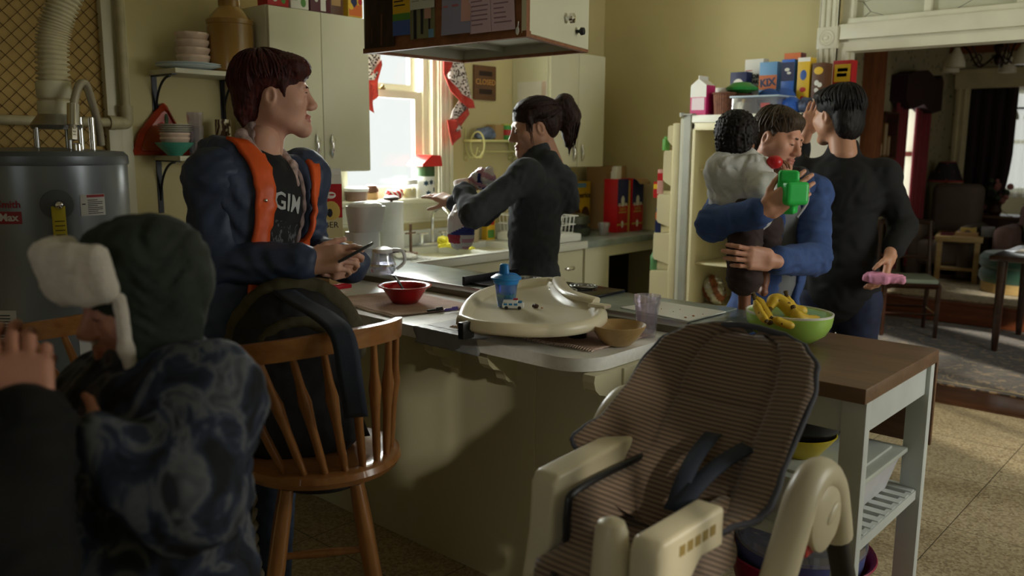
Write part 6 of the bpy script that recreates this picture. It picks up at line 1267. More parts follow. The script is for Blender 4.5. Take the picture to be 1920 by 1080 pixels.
for x, y, z, r_, c_, lab in ((-2.13, 4.74, ft+.05, .05, mat('ball_blue', srgb(46, 100, 200), .4), 'blue plastic bag bundle on the front of the fridge top'), (-2.05, 4.75, ft+.045, .05, mat('bag_mixed', srgb(60, 70, 96), .5, var=.9, scale=40), 'dark patterned snack bag on the right front of the fridge top')):
    q = MB(); sdf_add(q, [ell((x, y, z), (r_, r_, r_*.95)), ell((x+.03, y+.01, z-.015), (r_*.8, r_*.7, r_*.6))], .008, folds(.006, 80, [(1, 0, 1)], 2)); single(q, 'snack_bag', lab, 'bag', c_, (x, y, ft))

# ------------------------------------------------------------------ dining room
RUG = rug_mat('leaf_rug', srgb(72, 52, 30), srgb(38, 25, 14), srgb(124, 100, 66), 5)
m = MB(); m.box((-2.88, 5.86, .001), (2.0, 8.02, .012), .003); m.box((-2.88, 5.92, .012), (2.0, 5.94, .0125), mi=1); m.box((-2.88, 7.93, .012), (2.0, 7.95, .0125), mi=1); single(m, 'area_rug', 'dark brown leaf patterned rug on the dining room floor', 'rug', [RUG, mat('rug_line', srgb(170, 156, 120), .9)], (-.5, 6.9, 0))
m = MB(); m.box((-2.7, 8.24, .181), (1.2, 10.2, .195), .004); single(m, 'area_rug', 'pale beige patterned rug on the raised living room floor', 'rug', rug_mat('beige_rug', srgb(196, 184, 148), srgb(176, 160, 122), srgb(150, 138, 104), 7), (-.7, 9.2, .18))
def lathe_leg(m, x, y, z0, z1, s, lean=(0, 0)): m.tube([(x, y, z1), (x+lean[0], y+lean[1], z0)], [s*1.1, s*.8], 8)
dc = thing('dining_chair', 'dark wooden dining chair with pale seat next to the man in black', 'chair', (-2.22, 7.35, 0)); MAHO = wood('mahogany', srgb(40, 22, 14), srgb(66, 36, 22), .28, coat=.4)
cxs, cys = -2.22, 7.35; R_c = rotz(math.radians(28)); tc = lambda x, y, z: (R_c @ V((x, y, 0))+V((cxs, cys, z)))[:]
for x, y in ((-.2, -.19), (.2, -.19)): MB().tube([tc(x, y, 0), tc(x, y, .44)], [.016, .021], 8).build('leg', MAHO, dc)
for x in (-.2, .2): MB().tube([tc(x, .24, 0), tc(x, .2, .42), tc(x, .21, .6), tc(x, .27, .92)], [.016, .021, .02, .015], 8).build('back_post', MAHO, dc)
m = MB()
for a, b_ in (((-.2, -.19), (.2, -.19)), ((-.2, .2), (.2, .2)), ((-.2, -.19), (-.2, .2)), ((.2, -.19), (.2, .2))): m.tube([tc(*a, .43), tc(*b_, .43)], .024, 6); MB().tube([tc(*a, .2), tc(*b_, .2)], .01, 6).build('stretcher', MAHO, dc)
m.build('seat_frame', MAHO, dc)
m = MB(); m.tube([tc(-.21, .272, .90), tc(0, .285, .925), tc(.21, .272, .90)], [.02, .026, .02], 8); m.build('back_rail', MAHO, dc); MB().tube([tc(-.2, .225, .62), tc(.2, .225, .62)], .016, 8).build('lower_rail', MAHO, dc)
m = MB(); q = MB(); q.box((-.2, -.19, .445), (.2, .19, .485), .018); m.add([tc(*v) for v in q.v], q.f); m.build('seat_cushion', mat('pale_green_seat', srgb(168, 182, 160), .8), dc)
dt = thing('dining_table', 'dark red-brown dining table at the right edge with a bowl and paper on it', 'table', (-1.25, 7.6, 0))
p0 = (-1.568, 7.538, 0.740); tx, ty_ = p0[0], p0[1]
m = MB(); m.box((tx, ty_-.5, .70), (tx+1.3, ty_+.45, .74), .01); m.build('table_top', MAHO, dt)
for x in (tx+.08, tx+1.2):
    for y in (ty_-.42, ty_+.37): MB().tube([(x, y, 0), (x, y, .1), (x, y, .6), (x, y, .7)], [.02, .026, .034, .036], 10).build('leg', MAHO, dt)
q = MB(); q.box((tx+.1, ty_-.2, .741), (tx+.32, ty_+.08, .746)); single(q, 'white_paper', 'white paper lying on the dark dining table', 'paper', PAPER, (tx+.2, ty_, .741))
# ------------------------------------------------------------------ living room
PINE = wood('pale_pine', srgb(168, 140, 88), srgb(196, 168, 112), .5)
lt = thing('coffee_table', 'pale pine coffee table with lower shelf in the living room', 'table', (-2.4, 9.2, .195))
la_, lb_ = V((-2.538, 9.235, 0.195)), V((-2.160, 9.319, 0.195)); ex = (lb_-la_); wd_ = ex.length; ex.normalize(); ey = V((-ex.y, ex.x, 0))
LT = frame(la_, ex, ey, (0, 0, 1))
def lbox(lo, hi, name, m_=PINE, par=lt, bev=.004):
    q = MB(); q.box(lo, hi, bev); q.v = [(LT @ V(v))[:] for v in q.v]; return q.build(name, m_, par)
for x in (0, wd_-.05):
    for y in (0, .62): lbox((x, y, 0), (x+.05, y+.05, .41), 'leg')
lbox((-.02, -.02, .41), (wd_+.02, .69, .46), 'table_top'); lbox((.01, .01, .12), (wd_-.01, .66, .14), 'lower_shelf')
for lo, hi, nm, lab, c_ in (((.16, .1, .461), (.36, .3, .50), 'book_stack', 'flat pale book on the coffee table', PTAN), ((.2, .13, .501), (.34, .27, .545), 'yellow_box', 'small yellow box on the book on the coffee table', OGD), ((.38, .15, .461), (.5, .4, .55), 'tissue_box', 'grey clear box on the coffee table', mat('grey_box2', srgb(120, 120, 116), .5)), ((.02, .1, .461), (.14, .35, .475), 'magazine', 'red magazine on the left side of the coffee table', PM_)):
    q = MB(); q.box(lo, hi, .004); q.v = [(LT @ V(v))[:] for v in q.v]; single(q, nm, lab, nm.split('_')[-1], c_, q.v[0])
ac = thing('armchair', 'worn brown high backed armchair behind the coffee table', 'armchair', (-2.6, 10.0, .195)); UPH = mat('brown_upholstery', srgb(92, 80, 68), .9, bmp=.1)
A0_, A1_ = (-2.807, 9.600, 0.395), (-2.394, 9.600, 0.432); axx = (A0_[0]+A1_[0])/2+.02
m = MB(); sdf_add(m, [rbox((axx, 10.02, .80), (.25, .10, .36), None, .08, .03)], .02); m.build('backrest', UPH, ac)
m = MB(); sdf_add(m, [rbox((axx, 9.72, .46), (.22, .3, .13), None, .05)], .02); m.build('seat', UPH, ac)
for s_ in (-.25, .25): 
    m = MB(); sdf_add(m, [rbox((axx+s_, 9.75, .48), (.08, .34, .28), None, .07)], .02); m.build('armrest', UPH, ac)
m = MB(); m.box((axx-.3, 9.5, .196), (axx+.3, 10.08, .24)); m.build('base', DKWOOD, ac)
q = MB(); q.box((axx-.14, 9.5, .595), (axx+.1, 9.68, .612), .003); single(q, 'remote_tray', 'dark magazine with orange edge on the armchair seat', 'magazine', [PM_], (axx, 9.6, .595))
ot = thing('ottoman', 'dark green buttoned round ottoman on wooden feet in the living room', 'ottoman', (-1.75, 8.95, .195)); ox, oy = (-1.766, 8.876, 0.195)[:2]; GVEL = mat('green_velvet', srgb(38, 84, 68), .7, sheen=.6)
m = MB(); m.lathe([(.02, .29), (.30, .29), (.325, .33), (.325, .38), (.30, .42)], (ox, oy+.2, 0), 36); m.build('lower_cushion', GVEL, ot)
m = MB(); m.lathe([(.30, .42), (.328, .45), (.328, .52), (.29, .56), (.1, .575), (0, .575)], (ox, oy+.2, 0), 36); m.build('upper_cushion', GVEL, ot)
m = MB(); m.lathe([(.29, .197), (.3, .2), (.3, .29)], (ox, oy+.2, 0), 36); m.build('wood_base', PINE, ot)
so2 = thing('sofa', 'striped sofa with green back cushion at the right edge of the living room', 'sofa', (-1.6, 9.9, .195)); 
m = MB(); sdf_add(m, [rbox((-1.55, 10.0, .60), (.42, .12, .38), None, .08), rbox((-1.55, 9.7, .42), (.42, .3, .16), None, .06), rbox((-2.0, 9.72, .5), (.09, .32, .27), None, .08)], .02); m.build('frame', mat('rose_fabric', srgb(120, 92, 84), .9), so2)
m = MB(); sdf_add(m, [rbox((-1.62, 9.83, .78), (.28, .07, .18), None, .06)], .02); m.build('cushion', mat('sage_cushion', srgb(96, 110, 72), .9), so2)
m = MB(); m.box((-1.95, 9.45, .196), (-1.15, 10.05, .25)); m.build('base', DKWOOD, so2)
# lamp on a stand behind the armchair
lx, ly = -2.765, 10.2
lp = thing('table_lamp', 'lamp with dark shade and orange diamond pattern behind the armchair', 'lamp', (lx, ly, .18))
SHD = mat('shade_navy', srgb(40, 34, 40), .7); SHO = mat('shade_orange', srgb(196, 112, 72), .7); SHR = mat('shade_red', srgb(150, 50, 40), .7)
m = MB(); r0, r1, z0, z1 = .175, .085, 1.165, 1.385
m.lathe([(r0, z0), (r1, z1)], (lx, ly, 0), 4 if False else 32); 
pa = math.atan2(-ly, -lx)
def shp(a, v): r_ = (r0+(r1-r0)*v)+.002; return (lx+r_*math.cos(pa+a), ly+r_*math.sin(pa+a), z0+(z1-z0)*v)
for a_ in (0, 1.6, -1.6, 3.1):
    m.add([shp(a_-.62, .5), shp(a_, .1), shp(a_+.62, .5), shp(a_, .92)], [(0, 1, 2, 3)], 1); q = [shp(a_-.24, .5), shp(a_, .34), shp(a_+.24, .5), shp(a_, .68)]; m.add([(x*1.0+(x-lx)*.02, y+(y-ly)*.02, z) for x, y, z in q], [(0, 1, 2, 3)], 0)
m.lathe([(r0+.003, z0), (r0-.005, z0+.02)], (lx, ly, 0), 32, mi=2); m.lathe([(r1+.006, z1-.02), (r1+.002, z1)], (lx, ly, 0), 32, mi=2); m.build('lamp_shade', [SHD, SHO, SHR], lp)
MB().lathe([(.09, .74), (.09, .76), (.03, .79), (.05, .9), (.06, .98), (.02, 1.08), (.012, 1.2)], (lx, ly, 0), 24).build('lamp_base', DKWOOD, lp)
en = thing('end_table', 'small dark end table under the lamp in the living room', 'table', (lx, ly, .18))
MB().box((lx-.13, ly-.2, .70), (lx+.2, ly+.2, .74), .004).build('table_top', DKWOOD, en)
for x in (lx-.11, lx+.17):
    for y in (ly-.17, ly+.17): MB().box((x-.015, y-.015, .18), (x+.015, y+.015, .70)).build('leg', DKWOOD, en)
# red drapes and valance at the left living room window
DRA = mat('red_drape', srgb(120, 14, 28), .75, var=.15, scale=10, sheen=.3); DRD = mat('dark_valance', srgb(40, 12, 16), .8)
dp_ = thing('window_drapes', 'dark red drapes under a dark shaped valance at the living room window', 'curtain', (XL+.1, 9.35, 1.5))
for y0, y1 in ((8.80, 9.12), (9.40, 9.86)):
    m = MB(); m.grid(lambda u, v: (XL+.06+.025*math.sin(u*(y1-y0)*70), y0+(y1-y0)*u, .3+1.85*v), 40, 3); m.build('drape', DRA, dp_, solid=.006, angle=180)
m = MB(); vp = [(8.76, 2.22), (8.76, 1.98), (8.95, 1.90), (9.3, 1.96), (9.6, 1.88), (9.9, 1.92), (9.9, 2.22), (9.82, 2.28), (9.7, 2.22), (9.35, 2.30), (9.0, 2.27)]; m.prism(vp, XL+.005, XL+.16, F_); m.build('valance', DRD, dp_)
# framed pictures on a shelf on the dining left wall
pf = thing('picture_shelf', 'dark wall shelf unit with gilt framed photographs beside the column', 'shelf', (XL, 8.42, 1.45))
m = MB(); m.box((XL, 8.36, 1.42), (XL+.12, 8.72, 1.44)); m.box((XL, 8.36, 1.84), (XL+.12, 8.72, 1.86)); m.box((XL, 8.36, 1.42), (XL+.012, 8.72, 1.86)); m.box((XL, 8.70, 1.42), (XL+.12, 8.72, 1.86)); m.build('shelf_box', DKWOOD, pf)
GILT = mat('gilt', srgb(150, 112, 58), .4, .4)
for y0, y1, h_, lab in ((8.38, 8.48, .13, 'left gilt picture frame on the dark wall shelf'), (8.50, 8.60, .32, 'tall pale framed print on the dark wall shelf'), (8.61, 8.69, .2, 'right gilt picture frame on the dark wall shelf')):
    q = MB(); q.box((XL+.05, y0, 1.441), (XL+.065, y1, 1.44+h_), .003); q.box((XL+.065, y0+.015, 1.455), (XL+.067, y1-.015, 1.425+h_), mi=1); single(q, 'framed_photo', lab, 'photo', [GILT, mat('photo_beige', srgb(170, 150, 118), .6)], (XL+.06, y0, 1.44))
# chandelier and bath light
CHB = mat('bronze', srgb(44, 28, 20), .35, .7); FRO = mat('frosted_shade', srgb(190, 184, 160), .4, trans=.0, var=.03)
ch = thing('chandelier', 'dark bronze scroll chandelier with frosted bell shades', 'chandelier', (-1.95, 8.1, 2.3)); cc_ = V((-1.946, 8.376, 2.327))
m = MB(); m.lathe([(0, -.10), (.02, -.09), (.035, -.05), (.02, 0), (.045, .05), (.02, .1), (.012, .2), (.012, .6)], cc_, 18); m.cyl(cc_+V((0, 0, .6)), (cc_.x, cc_.y, ZC), .008); m.lathe([(.06, ZC-.03), (.05, ZC-.001)], (cc_.x, cc_.y, 0), 18); m.build('stem', CHB, ch)
for i in range(5):
    a = 2*PI*i/5+.35; d_ = V((math.cos(a), math.sin(a), 0))
    m = MB(); m.tube(smooth_path([cc_+V((0, 0, -.02))+d_*.03, cc_+d_*.16+V((0, 0, -.10)), cc_+d_*.27+V((0, 0, .05)), cc_+d_*.36+V((0, 0, .11)), cc_+d_*.42+V((0, 0, .04))], 7), .008, 8); m.tube([cc_+d_*.2+V((0, 0, -.05))+(d_*math.cos(t)+V((0, 0, 1))*math.sin(t))*.035 for t in [k*.4 for k in range(14)]], .005, 6); arm = m.build('arm', CHB, ch)
    e = cc_+d_*.42; M_ = Matrix.Rotation(0.0, 3, 'X'); m = MB(); m.lathe([(.075, -.13), (.07, -.09), (.05, -.03), (.03, .005), (.02, .03)], e+V((0, 0, 0)), 20, M_); m.build('glass_shade', FRO, arm, solid=.003)
vl = thing('wall_light', 'three bell wall light with white shades seen through the far doorway', 'light', (-2.75, 12.9, 2.0))
m = MB(); m.tube([(-3.0, 12.55, 2.045), (-2.3, 12.55, 2.045)], .012, 8); m.cyl((-2.65, 12.55, 2.045), (-2.65, 13.05, 2.045), .015); m.build('bar', CHB, vl)
for x in (-2.90, -2.74, -2.66, -2.50): m = MB(); m.lathe([(.055, 1.90), (.05, 1.95), (.03, 2.0), (.022, 2.03)], (x, 12.55, 0), 20); m.build('glass_shade', FRO, vl, solid=.003)
fc = thing('doorway_curtain', 'heavy dark curtain drawn to the left in the far doorway', 'curtain', (-2.6, 10.68, .2))
m = MB(); m.grid(lambda u, v: (-2.75+(.50-.24*max(0, .6-v))*u, 10.68+.03*math.sin(u*26), .2+2.0*v), 50, 12); m.build('cloth', mat('black_red_velvet', srgb(30, 8, 12), .85, sheen=.2), fc, solid=.006, angle=180)
sh = thing('sheer_curtain', 'pale sheer curtain over the window past the far doorway', 'curtain', (-2.6, 13.0, 1.0))
SHE = glassy('sheer', (.85, .84, .8), .0, .5, .35)
m = MB(); m.grid(lambda u, v: (-3.1+.95*u, 13.0+.02*math.sin(u*60), .9+1.5*v), 80, 2); m.build('cloth', SHE, sh, angle=180)
fb2 = thing('side_cabinet', 'low dark cabinet with flowers beside the armchair', 'cabinet', (-2.3, 10.35, .18)); m = MB(); m.box((-2.42, 10.15, .19), (-2.0, 10.52, .80), .006); m.build('cabinet_body', DKWOOD, fb2); m = MB(); m.box((-2.45, 10.12, .80), (-1.97, 10.54, .825), .004); m.build('cabinet_top', BRNWOOD, fb2)
fl = thing('flower_arrangement', 'faded pink flower arrangement on the dark low cabinet', 'flowers', (-2.3, 10.3, .825)); m = MB(); m.lathe([(.05, .826), (.07, .86), (.05, .93), (.06, .95)], (-2.28, 10.3, 0), 18); m.build('vase', DKWOOD, fl)
m = MB(); rr_ = random.Random(3)
for i in range(26):
    p = V((-2.28+rr_.gauss(0, .09), 10.3+rr_.gauss(0, .06), 1.06+rr_.gauss(0, .07))); m.ball(p, rr_.uniform(.02, .04), 8, 6, mi=i % 2); m.tube([(-2.28, 10.3, .93), p], .003, 4, mi=1)
m.build('blooms', [mat('faded_pink', srgb(150, 96, 92), .8), mat('dark_leaf', srgb(50, 60, 40), .8)], fl)
wd2 = thing('wall_sconce', 'small dark round ornament on the wallpaper above the lamp', 'ornament', (XL, 10.4, 1.6)); m = MB(); mm = (-3.007, 10.590, 1.667); m.ball((mm[0], 10.585, mm[2]), (.04, .02, .06), 14, 8); m.ball((mm[0]+.02, 10.57, mm[2]-.02), (.02, .02, .03)); m.build('ornament', mat('green_grey', srgb(66, 74, 62), .5), wd2)

# ------------------------------------------------------------------ people
CR_, CF_ = V((math.cos(math.radians(41.9)), math.sin(math.radians(41.9)), 0)), V((-math.sin(math.radians(41.9)), math.cos(math.radians(41.9)), 0))
def skin(name, c): return mat(name, c, .48, var=.06, scale=22, bmp=.04, bs=120, sss=.12)
def hframe(o, f, up=(0, 0, 1)):
    f = V(f).normalized(); x = f.cross(V(up)).normalized(); return frame(o, x, f, x.cross(f))
def head_prims(jaw=1.0, child=False):
    p = [ell((0, -.012, .035), (.074, .094, .082), k=.03), ell((0, .028, -.03), (.060*jaw, .062, .075), k=.03)]
    for s in (-1, 1):
        p += [cone((s*.056*jaw, .0, -.05), (s*.012, .074, -.096), .02, .018, .03), ell((s*.046, .056, -.018), (.026, .028, .024), k=.02)]
    p += [ell((0, .078, -.098), (.022, .018, .017), k=.02), cone((-.036, .079, .024), (.036, .079, .024), .011, .011, .02)]
    p += [ell((s*.031, .099, .003), (.02, .014, .012), k=.014, sub=True) for s in (-1, 1)]
    p += [cone((0, .086, .016), (0, .107, -.026), .0085, .0115, .014), ell((0, .110, -.031), (.012, .010, .010), k=.008)] + [ell((s*.0115, .099, -.036), (.0085, .011, .008), k=.008) for s in (-1, 1)]
    p += [ell((s*.031, .078, .003), (.0155, .0155, .012), k=.006) for s in (-1, 1)]
    p += [ell((s*.050, .022, -.022), (.024, .046, .050), k=.03) for s in (-1, 1)]
    p += [ell((0, .0905, -.0605), (.022, .010, .0065), k=.009), ell((0, .0885, -.072), (.019, .011, .0075), k=.009), ell((0, .1035, -.0662), (.022, .008, .0018), k=.003, sub=True)]
    for s in (-1, 1):
        R = np.array(Matrix.Rotation(s*-.35, 3, 'Z') @ Matrix.Rotation(-.15, 3, 'X'))
        p += [ell((s*.076, -.008, -.006), (.009, .019, .031), R, .006), ell((s*.084, -.004, -.003), (.006, .010, .017), R, .006, True)]
    p += [cone((0, -.022, -.05), (0, -.042, -.165), .052*jaw, .058*jaw, .03)]
    return p
def lips_fn(M, s):
    Mi = np.array(M.inverted())
    def f(c):
        q = (c@Mi[:3, :3].T+Mi[:3, 3])/s
        return ((np.abs(q[:, 0]) < .023-.25*np.abs(q[:, 2]+.066)) & (q[:, 1] > .087) & (q[:, 2] < -.0555) & (q[:, 2] > -.0785)).astype(int)
    return f
def add_head(mb, M, s=1.0, jaw=1.0, res=.0036, eyes=True, look=0):
    sdf_add(mb, xform(head_prims(jaw), M, s), res, None, matfn=lips_fn(M, s))
    Mr = M.to_3x3()
    for e in (-1, 1):
        mb.ball(M @ V((e*.0305*s, .0805*s, .002*s)), .0112*s, 14, 10, Mr, 2)
        mb.ball(M @ V((e*.031*s, (.0885)*s, (.002-.004*look)*s)), (.005*s, .0035*s, .0052*s), 12, 8, Mr, 3)
        mb.tube([M @ V((e*x*s, y*s, z*s)) for x, y, z in ((.018, .0915, .0045-.006*look), (.026, .0945, .0075-.009*look), (.035, .0925, .0072-.009*look), (.044, .0855, .003-.006*look))], [.0008*s, .0017*s, .0017*s, .0008*s], 5, mi=3)
        if look: mb.ball(M @ V((e*.031*s, .0795*s, .005*s)), (.0142*s, .0142*s, .0105*s), 14, 10, Mr, 0)
def hand_prims(side, curls, spread=1.0, thumb=(.75, .55, -.35), tcurl=.5):
    """wrist at 0, fingers +Y, palm towards -Z, thumb on the side*X side"""
    p = [rbox((0, .048, 0), (.038, .046, .0135), None, .013, .015), cone((0, -.022, 0), (0, .012, 0), .026, .025, .02)]
    for i, (bx, by, ln, r) in enumerate(((.029, .09, .98, .0088), (.0095, .095, 1.08, .009), (-.0105, .091, 1.0, .0086), (-.0295, .08, .8, .0076))):
        a = V((side*bx, by, 0)); ang = 0; c = curls[i] if isinstance(curls[i], (tuple, list)) else (curls[i],)*3; sx = side*bx*2.2*spread
        p.append(cone((side*bx*.75, by-.055, .001), a, .0105, .010, .012))
        for seg, l in enumerate((.043*ln, .026*ln, .021*ln)):
            ang += c[seg]; b_ = a+V((sx*l*.9, l*math.cos(ang), -l*math.sin(ang))); p.append(cone(a, b_, r*(1-.06*seg), r*(.94-.07*seg), .004)); a = b_
    t0 = V((side*.024, .018, -.004)); d = V((side*thumb[0], thumb[1], thumb[2])).normalized(); t1_ = t0+d*.042; d2 = (d+V((-side*tcurl*.6, .35, -tcurl*.4))).normalized(); t2_ = t1_+d2*.032; d3 = (d2+V((-side*tcurl*.5, .2, -tcurl*.2))).normalized()
    p += [cone(t0, t1_, .0145, .0108, .014), cone(t1_, t2_, .0105, .0095, .004), cone(t2_, t2_+d3*.024, .0093, .0075, .004)]
    return p
def add_hand(mb, w, f, n, side, curls, s=1.0, res=.0032, **k):
    """w wrist, f finger direction, n back-of-hand normal"""
    f = V(f).normalized(); n = V(n); n = (n-f*n.dot(f)).normalized(); M = frame(w, f.cross(n), f, n)
    sdf_add(mb, xform(hand_prims(side, curls, **k), M, s), res, mi=0); return M
def torso_axes(J):
    z = (V(J['neck'])-V(J['pel'])).normalized(); x = (V(J['sr'])-V(J['sl'])); x = (x-z*x.dot(z)).normalized(); y = z.cross(x); return x, y, z
def torso_prims(J, s=1.0, g=0.0, belly=1.0):
    x, y, z = torso_axes(J); R = np.array([x, y, z]).T; n, p = V(J['neck']), V(J['pel']); c = p.lerp(n, .68); b = p.lerp(n, .36)
    P_ = [ell(c, (.165*s+g, .108*s+g, .17*s+g), R, .05), ell(b, (.142*s*belly+g, .105*s*belly+g, .16*s+g), R, .05), ell(p, (.158*s+g, .115*s+g, .13*s+g), R, .05),
          cone(V(J['sl'])+(n-V(J['sl']))*.12-z*.02, V(J['sr'])+(n-V(J['sr']))*.12-z*.02, .056*s+g, None, .04), cone(n-z*.02, n+z*.035, .055*s+g, .05*s+g*.5, .04)]
    return P_
def arm_prims(J, sd, s=1.0, g=0.0, cuff=1.0):
    a, e, w = V(J['s'+sd]), V(J['e'+sd]), V(J['w'+sd]); w2 = e.lerp(w, cuff)
    return [ell(a, (.062*s+g,)*3, None, .03), cone(a, e, .052*s+g, .043*s+g, .03), cone(e, w2, .043*s+g, (.043+(.030-.043)*cuff)*s+g, .02)]
def leg_prims(J, sd, s=1.0, g=0.0):
    h, k, a = V(J['h'+sd]), V(J['k'+sd]), V(J['a'+sd]); return [cone(h, k, .085*s+g, .057*s+g, .04), cone(k, a, .058*s+g, .04*s+g, .02)]
def foot_prims(J, sd, y, s=1.0, g=0.0):
    a = V(J['a'+sd]); return [cone(a+V((0, 0, -.02)), a+V(y)*.04+V((0, 0, -.05)), .04*s+g, .035*s+g, .02), cone(a+V(y)*(-.03)+V((0, 0, -.055)), a+V(y)*.14*s+V((0, 0, -.06)), .034*s+g, .026*s+g, .02)]
def stand(J, y, knee=.48, spread=.095):
    """legs straight under the pelvis down to the floor"""
    x = V(y).cross(V((0, 0, 1))).normalized(); p = V(J['pel'])
    for sd, e in (('l', -1), ('r', 1)):
        J['h'+sd] = p+x*spread*e+V((0, 0, -.05)); J['k'+sd] = V((p.x, p.y, knee))+x*spread*1.05*e+V(y)*.02; J['a'+sd] = V((p.x, p.y, .095))+x*spread*1.1*e
SHOE = mat('dark_shoe', srgb(30, 28, 28), .5)
LIP = mat('lip_skin', srgb(178, 112, 98), .45); EYW = mat('eye_white', srgb(196, 190, 182), .25); IRI = mat('iris', srgb(56, 48, 44), .15)
def human(name, label, J, sk, head, hands, hair=None, eyes=None, s=1.0, belly=1.0, legs=True, mats=None):
    root = thing(name, label, 'person', (V(J['pel']).x, V(J['pel']).y, 0)); x, y, z = torso_axes(J)
    mb = MB(); P_ = torso_prims(J, s*.94, belly=belly)
    for sd in 'lr':
        P_ += arm_prims(J, sd, s*.94)
        if legs: P_ += leg_prims(J, sd, s*.94)+foot_prims(J, sd, V((y.x, y.y, 0)).normalized(), s*.92)
    sdf_add(mb, P_, .013, mi=0)
    add_head(mb, *head[0], **head[1])
    for h in hands: add_hand(mb, *h[0], **h[1])
    mb.build('body', [sk, LIP, EYW, IRI], root, angle=180)
    return root
def part(root, name, prims, res, m, disp=None, matfn=None, clip=None):
    mb = MB(); sdf_add(mb, prims, res, disp, matfn=matfn, clip=clip); return mb.build(name, m, root, angle=180)
def hairmat(name, c1, c2): 
    m, nt, b = _new(name); b.inputs['Roughness'].default_value = .58; b.inputs['Specular IOR Level'].default_value = .22
    n = noise(nt, coords(nt, (1, 1, .18)), 120, 3, .4); L(nt, ramp(nt, n, [(.3, c1), (.75, c2)]), b.inputs['Base Color']); bump(nt, b, n, .5, .006); return m
def strands(amp, freq, seed, M=None):
    r = np.random.RandomState(seed); ks = [(r.normal(0, 1, 3)*np.array([1, 1, .25])*freq, r.uniform(0, 6.3)) for _ in range(6)]
    return lambda x, y, z: amp*sum(np.sin(k[0]*x+k[1]*y+k[2]*z+p+2*np.sin(.3*(k[1]*x+k[0]*z))) for k, p in ks)/2.4
def drape(bm_obj, O, x, up, f, pts, nu, nv, fn, off):
    """project a (u,v)->(a,b) patch of front-plane coordinates onto a mesh from direction f"""
    me = bm_obj.data; mw = V((0, 0, 0)); r = bm_obj
    while r.parent is not None: r = r.parent
    mw = r.location if bm_obj.parent is not None else bm_obj.location
    bv = BVHTree.FromPolygons([v.co+mw for v in me.vertices], [tuple(p.vertices) for p in me.polygons])
    out = []; last = None
    for j in range(nv):
        for i in range(nu):
            a, b = fn(i/(nu-1), j/(nv-1)); o = V(O)+x*a+up*b+f*.5; h, n, _, _ = bv.ray_cast(o, -f)
            if h is None: h = last if last is not None else o-f*.4; n = f
            last = h; out.append((h+f*off)[:])
    return out, [(j*nu+i, j*nu+i+1, (j+1)*nu+i+1, (j+1)*nu+i) for j in range(nv-1) for i in range(nu-1)]
def locks(mb, M, s, c, r, n, th, seed, rad=.0034, jit=.10, crown=(0, -.35), mi=0):
    '''tapered locks combed over an ellipsoid from the crown down to th(phi); phi=pi/2 is the face'''
    g = np.random.RandomState(seed)
    for i in range(n):
        ph = 2*PI*i/n+g.normal(0, .06); t1_ = th(ph)*(1+g.normal(0, .035)); t0 = g.uniform(.02, .75)*t1_; of = g.uniform(-.002, .0045); pts = []; dph = g.normal(0, jit)
        for k in range(8):
            u = k/7; t = t0+(t1_-t0)*u; a = ph+dph*u*u; w = max(0, 1-t/1.2)
            pts.append(M @ V((s*(c[0]+crown[0]*w*.06+(r[0]+of)*math.sin(t)*math.cos(a)), s*(c[1]+crown[1]*w*.06+(r[1]+of)*math.sin(t)*math.sin(a)), s*(c[2]+(r[2]+of)*math.cos(t)))))
        mb.tube(pts, [rad*s*q for q in (.3, .8, 1, 1, .95, .8, .55, .12)], 5, flat=(1.5, .7), mi=mi)
    return mb
def combed(mb, M, s, c, r, starts, end, seed, rad=.0034):
    '''locks swept back from hairline directions to a gathering point'''
    g = np.random.RandomState(seed); e = V(end).normalized()
    for d in starts:
        d = (V(d)+V(g.normal(0, .05, 3))).normalized(); of = g.uniform(-.002, .004)
        pts = []
        for k in range(9):
            q = d.slerp(e, k/8) if d.dot(e) > -.98 else e; pts.append(M @ V((s*(c[0]+(r[0]+of)*q.x), s*(c[1]+(r[1]+of)*q.y), s*(c[2]+(r[2]+of)*q.z))))
        mb.tube(pts, [rad*s*q for q in (.2, .7, 1, 1, 1, 1, .9, .8, .6)], 5, flat=(1.5, .7))
    return mb
def hairpart(root, prims, M, s, res, m, disp, extra):
    mb = MB(); sdf_add(mb, xform(prims, M, s), res, disp); extra(mb); return mb.build('hair', m, root, angle=180)
DENIM = mat('blue_denim', srgb(70, 86, 112), .8, var=.3, scale=25, bmp=.1, bs=300); DKDEN = mat('dark_denim', srgb(24, 32, 60), .8, var=.3, scale=20); BLKC = mat('black_cloth', srgb(9, 9, 11), .85, var=.3, scale=12)

# ---- 1. boy with red hair, orange lined parka, phone
J = dict(neck=(-2.291, 1.427, 1.485), sr=(-2.264, 1.256, 1.405), sl=(-2.365, 1.614, 1.401), pel=(-2.274, 1.314, 0.970), er=(-2.230, 1.221, 1.167), wr=(-2.019, 1.385, 1.177), el=(-2.411, 1.653, 1.147), wl=(-2.039, 1.565, 1.149))
bx, by, bz = torso_axes(J); byh = V((by.x, by.y, 0)).normalized(); stand(J, byh)
SK1 = skin('skin_fair', srgb(206, 158, 138)); MH = hframe((-2.299, 1.483, 1.649), CR_*.985+CF_*.16+V((0, 0, .02)))
ph0 = V((-1.932, 1.467, 1.196)); ph1 = V((-1.913, 1.532, 1.227))
HB = [((J['wr'], (V((-1.943, 1.457, 1.193))-V(J['wr'])), CF_*-.85+V((0, 0, .45)), -1, ((.3, .7, .5), (.5, .8, .5), (.6, .9, .6), (.7, .9, .6))), dict(s=1.02, thumb=(.55, .8, -.2), tcurl=.2)),
      ((J['wl'], V((-2.007, 1.472, 1.152))-V(J['wl']), CR_*.8+V((0, 0, -.5)), 1, ((.5, .8, .5), (.5, .8, .5), (.5, .8, .5), (.5, .8, .5))), dict(s=1.0, thumb=(.6, .7, .1), tcurl=.3))]
